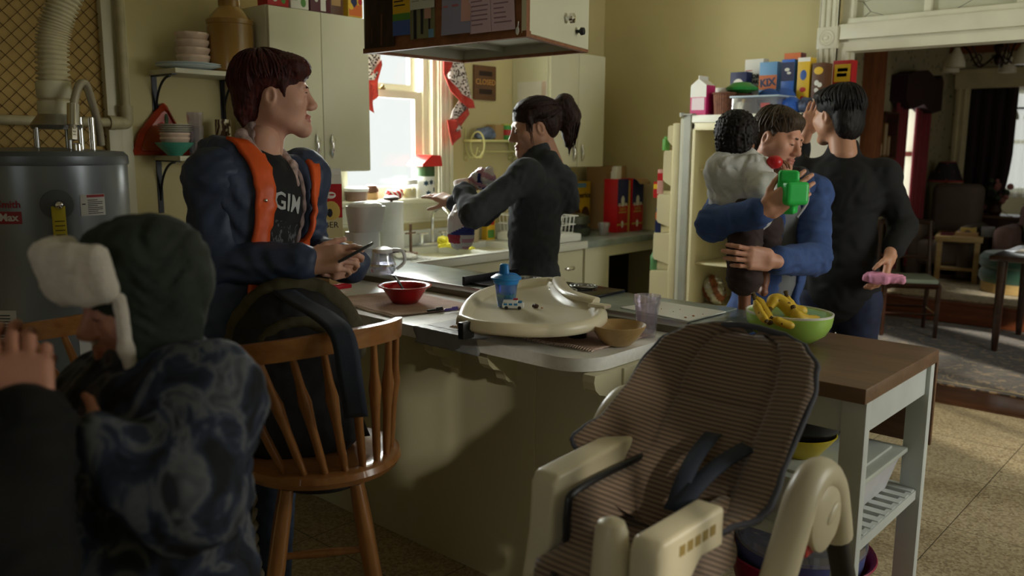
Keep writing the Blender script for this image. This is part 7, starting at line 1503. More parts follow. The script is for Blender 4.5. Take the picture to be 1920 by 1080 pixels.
p1 = human('person', 'standing boy with dark red hair in a navy parka with orange lining holding a phone', J, SK1, ((MH,), dict(s=1.03, jaw=.95)), HB)
wedge = [rbox(V(J['pel']).lerp(V(J['neck']), .55)+by*.19-bx*.028, (.096, .16, .42), np.array([bx, by, bz]).T, .03, .02, True), rbox(V(J['neck'])+by*.07+bz*.05, (.09, .10, .10), np.array([bx, by, bz]).T, .05, .03, True)]
tee = part(p1, 't_shirt', torso_prims(J, 1, .008)[:4], .009, mat('black_tee', srgb(20, 21, 25), .85, var=.2), folds(.004, 26, [(0, 0, 1)], 1))
fl = [q for sd in 'lr' for q in leg_prims(J, sd, 1, .014)]+[ell(J['pel'], (.165, .125, .13), np.array([bx, by, bz]).T, .05)]
part(p1, 'jeans', fl, .011, DENIM, folds(.004, 34, [(0, 0, 1)], 2))
for sd in 'lr': part(p1, 'shoe', foot_prims(J, sd, byh, 1, .008), .009, SHOE)
sh_ = part(p1, 'plaid_shirt', torso_prims(J, 1, .016)[:4]+[cone(V(J['neck'])-bz*.02, V(J['neck'])+bz*.03-by*.01, .073, .066, .03)]+[rbox(V(J['pel']).lerp(V(J['neck']), .55)+by*.19-bx*.026, (.078, .2, .5), np.array([bx, by, bz]).T, .02, .012, True), rbox(V(J['neck'])+by*.08+bz*.04, (.05, .08, .09), np.array([bx, by, bz]).T, .03, .02, True)], .008, mat('plaid_grey_pink', srgb(140, 120, 118), .85, var=.45, scale=60, stretch=(1, 1, .3)), folds(.004, 30, [(0, 0, 1)], 3))
NK = V(J['neck']); part(p1, 'shirt_collar', [q for e in (1, -1) for q in (cone(NK-by*.055+bx*e*.03+bz*.035, NK+bx*e*.072-by*.02+bz*.03, .016, .017, .012), cone(NK+bx*e*.072-by*.02+bz*.03, NK+bx*e*.078+by*.05-bz*.03, .017, .018, .012), cone(NK+bx*e*.078+by*.05-bz*.03, NK+bx*e*.07+by*.085-bz*.085, .018, .010, .012))], .005, mat('plaid_pale_pink', srgb(176, 152, 148), .85, var=.35, scale=70), folds(.002, 60, [(0, 0, 1)], 3))
NAVY = mat('navy_parka', srgb(46, 58, 84), .55, var=.25, scale=9, bmp=.1, bs=60)
jk = [p for p in torso_prims(J, 1.0, .036)[:3]]; jk[2]['c'] = jk[2]['c']+np.array(bz)*.03; jk += [cone(V(J['sl'])-bz*.01, V(J['sr'])-bz*.01, .082, None, .04)]
for sd in 'lr': part(p1, 'sleeve', arm_prims(J, sd, 1.05, .024, .93), .0085, NAVY, folds(.008, 34, [(0, 0, 1), (1, 0, 1)], 14))
HN = V(J['neck'])-bz*.04
hd_ = [cone(HN+bx*.13, HN+bx*.10-by*.08+bz*.005, .038, .05, .03), cone(HN+bx*.10-by*.08, HN-bx*.10-by*.08, .05, .05, .03), cone(HN-bx*.10-by*.08, HN-bx*.12+by*.02-bz*.01, .045, .036, .03), cone(HN+bx*.12-by*.05-bz*.01, (-2.358, 1.220, 1.437), .042, .014, .03)]
jacket = part(p1, 'parka', jk+hd_+wedge, .0085, NAVY, folds(.007, 30, [(0, 0, 1), (1, 0, 1)], 4))
part(p1, 'fur_trim', [ell((-2.333, 1.206, 1.393), (.012, .012, .024), k=.01), ell((-2.332, 1.211, 1.413), (.010, .010, .014), k=.01)], .004, mat('fur_tan', srgb(170, 156, 128), .9), strands(.003, 400, 3))
ORG = mat('orange_lining', srgb(222, 88, 30), .45, var=.12, scale=14, bmp=.2, bs=22)
m = MB(); O_ = V(J['neck'])
for e, w0, w1 in ((1, .055, .05), (-1, .045, .035)):
    vs, fs = drape(jacket, O_, bx, bz, by, None, 7, 26, lambda u, v: (-.028+e*(.092+.03*(1-v)**2+(w0+(w1-w0)*v)*u), .005-.44*v), .010); m.add(vs, fs)
m.build('orange_facing', ORG, p1, solid=.014, angle=180)
m = MB()
for e, b_ in ((1, -.33), (1, -.16)): o = drape(jacket, O_, bx, bz, by, None, 2, 2, lambda u, v: (.108+.002*u, b_+.002*v), .02)[0][0]; MB().ball(o, .006, 10, 6).build('snap_button', CHROME, p1)
t = MB(); t.text('EGIM', .072, Matrix.Identity(4), .0, bold=.0012); mx = max(v[0] for v in t.v); mn = min(v[0] for v in t.v)
bmx = bmesh.new(); bv_ = [bmx.verts.new(v) for v in t.v]
for f_ in t.f:
    try: bmx.faces.new([bv_[i] for i in f_])
    except ValueError: pass
bmesh.ops.subdivide_edges(bmx, edges=[e for e in bmx.edges if e.calc_length() > .012], cuts=2); bmesh.ops.triangulate(bmx, faces=bmx.faces[:]); bmx.verts.index_update()
tv_ = [v.co.copy() for v in bmx.verts]; tf_ = [[v.index for v in f.verts] for f in bmx.faces]; bmx.free()
me_ = tee.data; loc_ = p1.location; bvt = BVHTree.FromPolygons([v.co+loc_ for v in me_.vertices], [tuple(p.vertices) for p in me_.polygons])
def on_tee(a, b, off):
    o = O_+bx*(-a)+bz*b+by*.6; h, n, _, _ = bvt.ray_cast(o, -by); return (h+by*off)[:] if h is not None else (o-by*.5)[:]
m = MB(); m.add([on_tee(v.x-.006, v.y-.150, .003) for v in tv_], tf_)
m.build('shirt_lettering', mat('print_pale', srgb(176, 180, 182), .8), p1); m = MB(); m.grid(lambda u, v: on_tee(-.05+.13*u, -.36+.155*v, .0028), 12, 14)
PDM = mat('print_dim', srgb(50, 53, 58), .8); nt = PDM.node_tree; L(nt, ramp(nt, noise(nt, coords(nt, (1, 1, .6)), 75, 2), [(.52, srgb(20, 21, 25)), (.56, srgb(86, 90, 96))], 'CONSTANT'), nt.nodes['Principled BSDF'].inputs['Base Color'])
m.build('shirt_picture', PDM, p1)
HR1 = hairmat('auburn_hair', srgb(36, 14, 14), srgb(84, 34, 30))
hp_ = [ell((0, -.02, .052), (.089, .108, .082), k=.03), ell((0, -.072, -.01), (.076, .05, .085), k=.03), ell((0, .048, .078), (.074, .060, .040), k=.025), cone((.072, .03, .03), (.074, .034, -.006), .010, .005, .015), cone((-.072, .03, .03), (-.074, .034, -.006), .010, .005, .015), ell((0, .128, -.015), (.12, .05, .072), k=.02, sub=True), ell((.085, -.01, -.012), (.02, .022, .026), k=.01, sub=True), ell((-.085, -.01, -.012), (.02, .022, .026), k=.01, sub=True)]
for i in range(7): hp_.append(cone((-.06+.02*i, .084-abs(i-3)*.006, .085), (-.058+.02*i+.004, .098-abs(i-3)*.008, .058+.007*(i % 2)), .012, .004, .012))
for i in range(6): hp_.append(cone((-.055+.022*i, -.095, -.05), (-.05+.02*i, -.08, -.105+.008*(i % 2)), .016, .007, .014))
hairpart(p1, hp_, MH, 1.03, .004, HR1, strands(.0012, 420, 2), lambda mb: locks(mb, MH, 1.03, (0, -.018, .05), (.090, .110, .085), 340, lambda a: 1.24+.07*math.sin(5*a) if math.sin(a) > .62 else (1.62 if abs(math.sin(a)) < .35 else (2.15 if math.sin(a) < 0 else 1.5)), 3))
part(p1, 'eyebrow', xform([cone((.016, .094, .023), (.046, .078, .027), .0035, .002, .004), cone((-.016, .094, .023), (-.046, .078, .027), .0035, .002, .004)], MH, 1.03), .0022, HR1)
phn = thing('phone', 'dark mobile phone held in the hands of the boy in the parka', 'phone', ph0); d_ = (ph1-ph0).normalized(); n_ = d_.cross(CF_).normalized(); PF = frame(ph0, CF_, d_, -n_)
q = MB(); q.box((-.031, -.03, -.004), (.031, (ph1-ph0).length, .004), .003); q.v = [(PF @ V(v))[:] for v in q.v]; q.build('phone_body', BLACKP, phn); q = MB(); q.box((-.028, -.02, .004), (.028, (ph1-ph0).length-.005, .0046)); q.v = [(PF @ V(v))[:] for v in q.v]; q.build('screen', mat('phone_screen', (.02, .02, .03), .08), phn)

# ---- 2. woman at the sink
J = dict(neck=(-2.485, 2.934, 1.451), sl=(-2.396, 2.753, 1.382), sr=(-2.625, 3.024, 1.380), pel=(-2.505, 2.931, 0.904), el=(-2.458, 2.500, 1.229), wl=(-2.630, 2.610, 1.314), er=(-2.812, 2.922, 1.186), wr=(-2.981, 2.878, 1.241))
bx, by, bz = torso_axes(J); byh = V((by.x, by.y, 0)).normalized(); stand(J, byh); RT = np.array([bx, by, bz]).T
SK2 = skin('skin_olive', srgb(190, 142, 116)); MH = hframe((-2.511, 2.940, 1.587), CR_*-.95-CF_*.22+V((0, 0, -.20)))
HB = [((J['wl'], V((-2.697, 2.670, 1.363))-V(J['wl']), V((0, 0, 1))*.3-CF_, 1, (.6, .7, .7, .75)), dict(s=.92)), ((J['wr'], V((-3.153, 2.869, 1.286))-V(J['wr']), V((0, 0, 1))-CF_*.5, -1, (.12, .18, .25, .3)), dict(s=.95, spread=1.6, thumb=(.8, .6, -.4), tcurl=.1))]
p2 = human('person', 'woman with dark ponytail in a charcoal hooded top reaching towards the window sill', J, SK2, ((MH,), dict(s=1.04, jaw=.92, look=1)), HB, s=.92)
CHAR = mat('charcoal_knit', srgb(58, 62, 68), .85, var=.18, scale=30, bmp=.12, bs=260)
tp = torso_prims(J, .93, .022)[:5]
for sd in 'lr': tp += arm_prims(J, sd, .92, .017, .86)
tp += [cone(V(J['neck'])-by*.05+bx*.07, V(J['neck'])-by*.11-bz*.10, .045, .05, .03), cone(V(J['neck'])-by*.05-bx*.07, V(J['neck'])-by*.11-bz*.10, .045, .05, .03), cone(V(J['neck'])-by*.11-bz*.10, V(J['neck'])-by*.15-bz*.19, .07, .05, .03), cone(V(J['el']).lerp(V(J['wl']), .72), V(J['el']).lerp(V(J['wl']), .86), .05, .052, .01)]
part(p2, 'hooded_top', tp, .009, CHAR, folds(.006, 34, [(0, 0, 1), (1, 1, 0)], 6))
part(p2, 'jeans', [q for sd in 'lr' for q in leg_prims(J, sd, .95, .012)]+[ell(J['pel'], (.155, .125, .13), RT, .05)], .012, DKDEN, folds(.004, 34, [(0, 0, 1)], 2))
for sd in 'lr': part(p2, 'shoe', foot_prims(J, sd, byh, .9, .008), .01, SHOE)
HR2 = hairmat('dark_brown_hair', srgb(26, 16, 14), srgb(64, 42, 36))
hp_ = [ell((0, -.018, .048), (.084, .104, .08), k=.03), ell((0, .005, .09), (.06, .06, .036), k=.02), ell((0, -.06, .0), (.07, .05, .06), k=.03), ell((0, .125, -.02), (.12, .048, .085), k=.015, sub=True), ell((.085, -.008, -.008), (.02, .02, .028), k=.008, sub=True), ell((-.085, -.008, -.008), (.02, .02, .028), k=.008, sub=True), cone((-.074, .035, .05), (-.077, .03, -.01), .010, .004, .012), cone((.074, .035, .05), (.077, .03, -.01), .010, .004, .012),
       ell((0, -.112, .05), (.024, .022, .024), k=.02), cone((0, -.122, .062), (0, -.15, .075), .022, .036, .03), cone((0, -.15, .075), (0, -.165, .02), .04, .042, .03), cone((0, -.165, .02), (0, -.145, -.06), .042, .026, .03), cone((0, -.145, -.06), (0, -.13, -.10), .026, .010, .02)]
g_ = np.random.RandomState(8); st_ = [(math.cos(a)*.9, math.sin(a)*.9, .45 if math.sin(a) > .3 else -.1) for a in g_.uniform(-.5, PI+.5, 200)]
def tail(mb):
    combed(mb, MH, 1.04, (0, -.018, .046), (.086, .106, .083), st_, (0, -.97, .18), 3)
    for i in range(60):
        o = V(g_.normal(0, 1, 3)).normalized()*.033; o.y = min(o.y, .012)
        mb.tube([MH @ (V(p)*1.04+o*k) for p, k in (((0, -.118, .055), .35), ((0, -.14, .085), .9), ((0, -.165, .05), 1.2), ((0, -.165, -.01), 1.2), ((0, -.15, -.07), .9), ((0, -.135, -.115+g_.normal(0, .015)), .5))], [.002, .0035, .0042, .004, .003, .0006], 5, flat=(1.4, .7))
    for sx in (-1, 1):
        for k in range(4): mb.tube([MH @ V((sx*(.070+.002*k), .05-.006*k, .045)), MH @ V((sx*(.078+.003*k), .055-.006*k, -.0)), MH @ V((sx*(.074+.003*k), .05-.004*k, -.05-.012*k))], [.002, .0024, .0004], 5)
hairpart(p2, hp_, MH, 1.04, .0046, HR2, strands(.0012, 420, 5), tail)
BAGW = mat('bread_bag_white', srgb(222, 214, 214), .3, var=.05); BAGR = pm('bread_bag_red', 176, 40, 56); BAGB = pm('bread_bag_blue', 40, 50, 130); BAGP = pm('bread_bag_pink', 206, 150, 170)
b0, b1 = V((-2.887, 2.822, 1.222)), V((-2.829, 2.807, 1.042)); 
bagp = [cone(b0, b0.lerp(b1, .25), .016, .045, .03)]+[ell(b0.lerp(b1, .62)+CR_*e, (.05, .04, .085), k=.03) for e in (-.018, .022)]
mb = MB(); sdf_add(mb, bagp, .006, folds(.005, 90, [(1, 0, 0), (0, 0, 1)], 8), matfn=lambda c: np.where((c[:, 2]-.5*(c@np.array(CR_)-float(b0.dot(CR_))) < b0.z-.105) & (c[:, 2] > b0.z-.125), 2, np.where((c[:, 2] <= b0.z-.125) & (c[:, 2] > b0.z-.165) & ((c@np.array(CR_)) < float(b0.dot(CR_))+.02), 1, np.where(((c@np.array(CR_)) > float(b0.dot(CR_))+.03) & (np.sin(c[:, 2]*160) > 0), 3, 0))))
single(mb, 'bread_bag', 'white, blue and red bread bag hanging from the reaching hand of the woman', 'bag', [BAGW, BAGR, BAGB, BAGP], b0, angle=180)
b0, b1 = V((-2.663, 2.668, 1.341)), V((-2.607, 2.753, 1.376)); mb = MB(); sdf_add(mb, [cone(b0, b0.lerp(b1, .5), .018, .04, .03), ell(b0.lerp(b1, .75), (.055, .04, .04), k=.03), cone(b0.lerp(b1, .8), b1+V((0, 0, .03)), .03, .015, .02)], .006, folds(.008, 80, [(1, 0, 1)], 9), matfn=lambda c: np.where(np.sin(c[:, 2]*110+c[:, 0]*80) > .5, 1, np.where(np.sin(c[:, 0]*120) > .75, 2, 0)))
single(mb, 'crumpled_bag', 'crumpled pink and white plastic bag in the raised left hand of the woman', 'bag', [BAGW, BAGP, BAGB], b0, angle=180)

# ---- 3. man in blue hooded jacket carrying the toddler
J = dict(neck=(-1.633, 3.499, 1.416), sr=(-1.714, 3.265, 1.298), sl=(-1.524, 3.657, 1.314), pel=(-1.571, 3.352, 0.742), er=(-1.584, 2.902, 1.221), wr=(-1.335, 2.813, 1.288), el=(-1.364, 3.337, 1.068), wl=(-1.337, 2.880, 1.107))
bx, by, bz = torso_axes(J); byh = V((by.x, by.y, 0)).normalized(); stand(J, byh); RT = np.array([bx, by, bz]).T
SK3 = skin('skin_ruddy', srgb(202, 148, 124)); MH = hframe((-1.620, 3.485, 1.542), CR_*.62-CF_*.72+V((0, 0, -.24)), V((.15, .1, 1)))
HB = [((J['wr'], V((-1.251, 2.849, 1.360))-V(J['wr']), -CF_*.9+V((0, 0, .3)), -1, ((.1, .3, .3), (.1, .35, .3), (.15, .35, .3), (.2, .4, .3))), dict(s=1.05, spread=1.4, thumb=(.7, .8, -.2), tcurl=.2)), ((J['wl'], V((-1.424, 2.726, 1.134))-V(J['wl']), -CF_+V((0, 0, .1)), 1, ((.15, .7, .6), (.15, .7, .6), (.2, .7, .6), (.25, .7, .6))), dict(s=1.05, thumb=(.22, .95, -.3), tcurl=.2))]
p3 = human('person', 'man with short brown hair in a blue hooded jacket carrying a toddler', J, SK3, ((MH,), dict(s=1.05, look=1)), HB)
BLUH = mat('blue_fleece', srgb(52, 76, 128), .85, var=.2, scale=16, bmp=.1, bs=200)
tp = torso_prims(J, 1, .028)[:4]; tp += [ell(V(J['pel'])+bz*.02, (.18, .14, .15), RT, .05)]
for sd in 'lr': part(p3, 'sleeve', arm_prims(J, sd, 1.04, .02, .88), .009, BLUH, folds(.007, 34, [(0, 0, 1), (1, 0, 1)], 17))
tp += [rbox(V(J['pel']).lerp(V(J['neck']), .5)+by*.2+bx*-.02, (.045, .16, .5), RT, .02, .015, True), rbox(V(J['neck'])+by*.07+bz*.06, (.07, .09, .10), RT, .05, .03, True)]
j3 = part(p3, 'hooded_jacket', tp, .009, BLUH, folds(.006, 30, [(0, 0, 1), (1, 0, 1)], 7))
part(p3, 'grey_shirt', torso_prims(J, 1, .012)[:4], .012, mat('grey_tee', srgb(110, 112, 116), .85), folds(.004, 30, [(1, 0, 0)], 3))
part(p3, 'hood', [cone(V(J['neck'])+bx*.09+by*.03, V(J['neck'])+bx*.07-by*.08, .04, .05, .03), cone(V(J['neck'])+bx*.07-by*.08, V(J['neck'])-bx*.07-by*.08, .05, None, .03), cone(V(J['neck'])-bx*.07-by*.08, V(J['neck'])-bx*.10+by*.05-bz*.02, .05, .04, .03)], .009, mat('hood_grey', srgb(52, 54, 60), .85), folds(.004, 40, [(1, 0, 0)], 3))
m = MB(); a, b_ = V((-1.449, 3.431, 1.347)), V((-1.454, 3.346, 1.229)); m.tube(smooth_path([a, a.lerp(b_, .5)+CR_*.018, b_], 8), .0055, 8); m.build('drawstring', mat('cord_grey', srgb(150, 152, 156), .8), p3)
part(p3, 'trousers', [q for sd in 'lr' for q in leg_prims(J, sd, 1, .014)]+[ell(J['pel'], (.165, .12, .13), RT, .05)], .013, BLKC)
for sd in 'lr': part(p3, 'shoe', foot_prims(J, sd, byh, 1, .008), .01, SHOE)
HR3 = hairmat('brown_hair', srgb(34, 26, 20), srgb(86, 68, 50))
hp_ = [ell((0, -.018, .05), (.083, .102, .078), k=.03), ell((0, -.052, -.012), (.079, .058, .074), k=.03), cone((.073, .020, .02), (.0745, .018, -.022), .010, .005, .012), cone((-.073, .020, .02), (-.0745, .018, -.022), .010, .005, .012), ell((0, .030, .088), (.066, .052, .032), k=.025), ell((0, .124, -.002), (.12, .054, .10), k=.015, sub=True), ell((0, .10, -.035), (.13, .075, .068), k=.012, sub=True), ell((.085, .0, -.02), (.02, .03, .04), k=.01, sub=True), ell((-.085, .0, -.02), (.02, .03, .04), k=.01, sub=True)]
hairpart(p3, hp_, MH, 1.05, .0045, HR3, strands(.0012, 420, 7), lambda mb: locks(mb, MH, 1.05, (0, -.014, .05), (.085, .105, .082), 320, lambda a: .82+.08*math.sin(7*a) if math.sin(a) > .6 else (1.72 if abs(math.sin(a)) < .3 else (2.1 if math.sin(a) < 0 else 1.25)), 5, .0034, .22))
part(p3, 'eyebrow', xform([cone((.014, .094, .023), (.044, .080, .026), .0045, .003, .004), cone((-.014, .094, .023), (-.044, .080, .026), .0045, .003, .004)], MH, 1.05), .0025, HR3)

# ---- 4. toddler on his arm
J = dict(neck=(-1.559, 3.029, 1.448), sl=(-1.596, 2.962, 1.424), sr=(-1.496, 3.024, 1.417), pel=(-1.527, 3.016, 1.263), el=(-1.577, 3.137, 1.397), wl=(-1.524, 3.168, 1.443), er=(-1.424, 2.938, 1.351), wr=(-1.405, 2.989, 1.385), hl=(-1.546, 3.025, 1.257), kl=(-1.493, 3.170, 1.203), al=(-1.482, 3.135, 1.004), hr=(-1.489, 2.968, 1.260), kr=(-1.430, 2.857, 1.137), ar=(-1.426, 2.871, 0.935))
bx, by, bz = torso_axes(J); RT = np.array([bx, by, bz]).T
SK4 = skin('skin_brown', srgb(140, 92, 68)); MH = hframe((-1.585, 3.050, 1.528), CR_*.42+CF_*.9+V((0, 0, -.05)))
HB = [((J['wr'], V((-1.361, 3.007, 1.409))-V(J['wr']), V((0, 0, 1))-CF_*.4, 1, (.2, .25, .3, .35)), dict(s=.62, res=.003)), ((J['wl'], V((-1.488, 3.175, 1.454))-V(J['wl']), V((0, 0, 1)), -1, (.5, .5, .5, .5)), dict(s=.6, res=.003))]
p4 = human('person', 'toddler with curly black hair in a grey hooded top carried on the man\'s arm', J, SK4, ((MH,), dict(s=.80, res=.0045)), HB, s=.60, belly=1.05)
GRH = mat('grey_marl', srgb(196, 196, 192), .9, var=.12, scale=40, bmp=.1, bs=300)
tp = torso_prims(J, .62, .018)[:4]
for sd in 'lr': tp += arm_prims(J, sd, .66, .016, .9)
part(p4, 'hooded_top', tp, .0075, GRH, folds(.006, 46, [(1, 0, .4), (0, 0, 1)], 5))
n0 = V(J['neck']); part(p4, 'hood', [cone(n0+bx*.06+by*.02, n0+bx*.05-by*.06-bz*.01, .022, .028, .02), cone(n0+bx*.05-by*.06-bz*.01, n0-bx*.06-by*.07-bz*.01, .028, .03, .02), cone(n0-bx*.06-by*.07-bz*.01, n0-bx*.07+by*.02, .03, .022, .02), ell(n0-by*.06-bz*.05, (.07, .03, .05), RT, .03)], .006, GRH, folds(.004, 60, [(1, 0, 0)], 6))
DBR = mat('dark_brown_cloth', srgb(52, 36, 34), .85, var=.2)
part(p4, 'trousers', [cone(J['hl'], J['kl'], .066, .055, .03), cone(J['kl'], V(J['kl']).lerp(V(J['al']), .6), .055, .058, .02), cone(J['hr'], J['kr'], .068, .06, .03), cone(J['kr'], V(J['kr']).lerp(V(J['ar']), .5), .06, .066, .02), ell(J['pel'], (.11, .09, .09), RT, .03)], .009, DBR, folds(.005, 50, [(0, 0, 1)], 4))
HR4 = hairmat('curly_black_hair', srgb(12, 9, 9), srgb(34, 26, 24)); r_ = np.random.RandomState(4)
hp_ = [ell((0, -.015, .05), (.098, .112, .10), k=.02), ell((0, -.06, -.01), (.085, .065, .075), k=.02), ell((0, .13, -.03), (.12, .05, .085), k=.01, sub=True)]
part(p4, 'hair', xform(hp_, MH, .82), .0045, HR4, lambda x, y, z: .0065*np.sin(210*x+2*np.sin(130*z))*np.sin(190*y+2*np.sin(150*x))*np.sin(230*z))
GRT = mat('toy_green', srgb(40, 196, 84), .35, var=.03); TRD = mat('toy_red', srgb(196, 26, 34), .35)
ty2 = thing('plastic_toy', 'bright green chunky plastic toy with red parts held by the man and the toddler', 'toy', (-1.273, 2.845, 1.365))
part(ty2, 'green_body', [rbox((-1.285, 2.868, 1.395), (.035, .035, .035), np.array(rotz(.5)), .012, .012), rbox((-1.258, 2.856, 1.352), (.042, .035, .04), np.array(rotz(.9)), .012, .012), rbox((-1.275, 2.858, 1.309), (.028, .03, .03), np.array(rotz(.2)), .01, .012)], .005, GRT)
part(ty2, 'red_wheel', [ell((-1.422, 3.044, 1.454), (.03, .03, .026), k=.01), ell((-1.400, 2.996, 1.455), (.014, .014, .014), k=.006, sub=True)], .005, TRD); part(ty2, 'red_foot', [rbox((-1.300, 2.846, 1.299), (.025, .025, .016), None, .008, .01)], .005, TRD)

# ---- 5. man in black seen from behind
J = dict(neck=(-1.550, 4.029, 1.504), sr=(-1.379, 4.088, 1.384), sl=(-1.719, 3.961, 1.387), pel=(-1.482, 3.920, 0.856), er=(-1.272, 4.093, 1.157), wr=(-1.263, 3.911, 1.034), el=(-1.857, 4.205, 1.449), wl=(-1.783, 4.166, 1.591))
bx, by, bz = torso_axes(J); byh = V((by.x, by.y, 0)).normalized(); stand(J, byh); RT = np.array([bx, by, bz]).T
SK5 = skin('skin_tan', srgb(186, 136, 108)); MH = hframe((-1.582, 4.020, 1.655), CR_*-.42+CF_*.9+V((0, 0, -.05)))
HB = [((J['wr'], V((-1.260, 3.867, 0.948))-V(J['wr']), CR_*.9-CF_*.4, 1, (.45, .5, .55, .6)), dict(s=1.05)), ((J['wl'], V((-1.746, 4.143, 1.708))-V(J['wl']), -CF_-CR_*.6, 1, (.25, .3, .35, .4)), dict(s=1.0))]
p5 = human('person', 'dark haired man in a black long sleeved top and jeans standing with his back turned', J, SK5, ((MH,), dict(s=1.06)), HB, s=1.03)
tp = torso_prims(J, 1.05, .016)[:4]; tp += [ell(V(J['pel']).lerp(V(J['neck']), .14), (.165, .125, .14), RT, .05)]+arm_prims(J, 'r', 1.05, .016, .72)+arm_prims(J, 'l', 1.05, .014, .45)+[cone(V(J['neck'])-bz*.02, V(J['neck'])+bz*.012, .075, .068, .03)]
part(p5, 'black_top', tp, .01, BLKC, folds(.006, 28, [(0, 0, 1), (1, 0, 1)], 3))
part(p5, 'jeans', [q for sd in 'lr' for q in leg_prims(J, sd, 1.02, .014)]+[ell(J['pel'], (.165, .12, .12), RT, .05)], .012, DKDEN, folds(.004, 34, [(0, 0, 1)], 2))
for sd in 'lr': part(p5, 'shoe', foot_prims(J, sd, byh, 1, .008), .01, SHOE)
HR5 = hairmat('black_hair', srgb(10, 9, 9), srgb(34, 28, 26))
hp_ = [ell((0, -.02, .052), (.09, .108, .085), k=.03), ell((0, -.068, -.025), (.076, .05, .085), k=.03), ell((0, .05, .09), (.07, .06, .036), k=.025), ell((0, .128, -.025), (.12, .05, .085), k=.015, sub=True), ell((0, .09, -.04), (.13, .07, .065), k=.012, sub=True), ell((.088, .002, -.015), (.022, .03, .036), k=.01, sub=True), ell((-.088, .002, -.015), (.022, .03, .036), k=.01, sub=True)]
hairpart(p5, hp_, MH, 1.08, .005, HR5, strands(.0012, 420, 9), lambda mb: locks(mb, MH, 1.08, (0, -.016, .05), (.092, .112, .088), 300, lambda a: 1.15 if math.sin(a) > .6 else (1.5 if abs(math.sin(a)) < .4 else (2.12 if math.sin(a) < 0 else 1.35)), 6, .0038, .2))
pk = V((-1.246, 3.852, 0.947)); mb = MB(); sdf_add(mb, [rbox(pk, (.07, .05, .016), np.array(rotz(.4)), .012, .01), rbox(pk+V((-.04, -.02, .0)), (.05, .045, .02), np.array(rotz(.2)), .012, .02)], .006, folds(.005, 60, [(1, 0, 0)], 2)); single(mb, 'pink_cloth', 'folded pink cloth held low in the right hand of the man in black', 'cloth', mat('pink_cloth_mat', srgb(216, 146, 176), .85), pk, angle=180)

# ---- 6. child in a trapper hat in the foreground
J = dict(neck=(-1.302, 0.603, 1.137), sl=(-1.157, 0.608, 1.126), sr=(-1.492, 0.606, 1.057), pel=(-1.262, 0.560, 0.780), el=(-1.059, 0.524, 1.022), wl=(-1.165, 0.444, 1.093), er=(-1.447, 0.545, 0.911), wr=(-1.403, 0.485, 1.014))
bx, by, bz = torso_axes(J); byh = V((by.x, by.y, 0)).normalized(); stand(J, byh, .36, .075); RT = np.array([bx, by, bz]).T
MH = hframe((-1.311, 0.594, 1.255), CR_*-.74-CF_*.64+V((0, 0, -.14))); SK6 = skin('skin_child', srgb(200, 144, 124))
HB = [((J['wl'], V((-1.222, 0.412, 1.118))-V(J['wl']), -CF_*.9+V((0, 0, .4)), 1, (.7, .8, .8, .85)), dict(s=.76)), ((J['wr'], V((-1.412, 0.461, 1.062))-V(J['wr']), -CF_*.6+V((0, 0, .6)), -1, (.7, .8, .8, .85)), dict(s=.8))]
p6 = human('person', 'child in a dark trapper hat with white fur and mottled blue grey jacket', J, SK6, ((MH,), dict(s=.86, jaw=.95, look=1)), HB, s=.74)
CAMO = mat('mottled_jacket', srgb(60, 66, 78), .85); nt = CAMO.node_tree
L(nt, ramp(nt, noise(nt, coords(nt, (1, 1, .7)), 13, 3, 1.2), [(.38, srgb(16, 18, 26)), (.5, srgb(40, 50, 72)), (.56, srgb(96, 100, 108)), (.66, srgb(36, 40, 50))]), nt.nodes['Principled BSDF'].inputs['Base Color'])
tp = torso_prims(J, .82, .045)[:4]; tp += [ell(V(J['pel'])+bz*.02, (.165, .14, .16), RT, .05), cone(V(J['neck'])-bz*.02, V(J['neck'])+bz*.02, .085, .075, .03)]
for sd in 'lr': tp += arm_prims(J, sd, .85, .03, .9)
part(p6, 'jacket', tp, .009, CAMO, folds(.009, 32, [(0, 0, 1), (1, 0, 1)], 11))
part(p6, 'trousers', [q for sd in 'lr' for q in leg_prims(J, sd, .75, .012)]+[ell(J['pel'], (.13, .11, .12), RT, .05)], .012, DKDEN)
for sd in 'lr': part(p6, 'shoe', foot_prims(J, sd, byh, .8, .008), .01, SHOE)
HATC = mat('hat_plaid', srgb(40, 48, 42), .9, var=.5, scale=20, bmp=.2, bs=200); FURW = mat('white_fur', srgb(226, 218, 208), .95, var=.08, scale=60, bmp=.5, bs=320, sheen=.4)
hp_ = [ell((0, -.010, .072), (.104, .115, .086), k=.03), ell((0, -.014, .03), (.106, .117, .065), k=.03), ell((0, -.062, -.01), (.084, .042, .07), k=.03)]+[ell((s_*.088, -.002, -.055), (.022, .062, .095), k=.03) for s_ in (-1, 1)]+[cone((s_*.09, .01, -.12), (s_*.075, .035, -.20), .032, .014, .02) for s_ in (-1, 1)]+[ell((0, .15, -.055), (.088, .10, .10), k=.015, sub=True)]
hat = part(p6, 'trapper_hat', xform(hp_, MH, .88), .005, HATC, folds(.004, 60, [(0, 0, 1)], 3))
fp_ = [rbox((.100*math.sin(a), .012+.112*math.cos(a), .072+.012*math.cos(a)), (.034, .022, .05), np.array(Matrix.Rotation(-a, 3, 'Z') @ Matrix.Rotation(-.16, 3, 'X')), .021, .025) for a in (-.84, -.42, 0, .42, .84)]
part(p6, 'fur_flap', xform(fp_, MH, .90), .0045, FURW, strands(.0011, 420, 3))
for s_ in (-1, 1):
    part(p6, 'fur_edge', xform([cone((s_*.092, .06, .035), (s_*.092, .068, -.05), .011, .012, .01), cone((s_*.092, .068, -.05), (s_*.086, .062, -.13), .012, .012, .01), cone((s_*.086, .062, -.13), (s_*.072, .048, -.205), .012, .009, .01)], MH, .88), .004, FURW, strands(.0008, 420, 4))
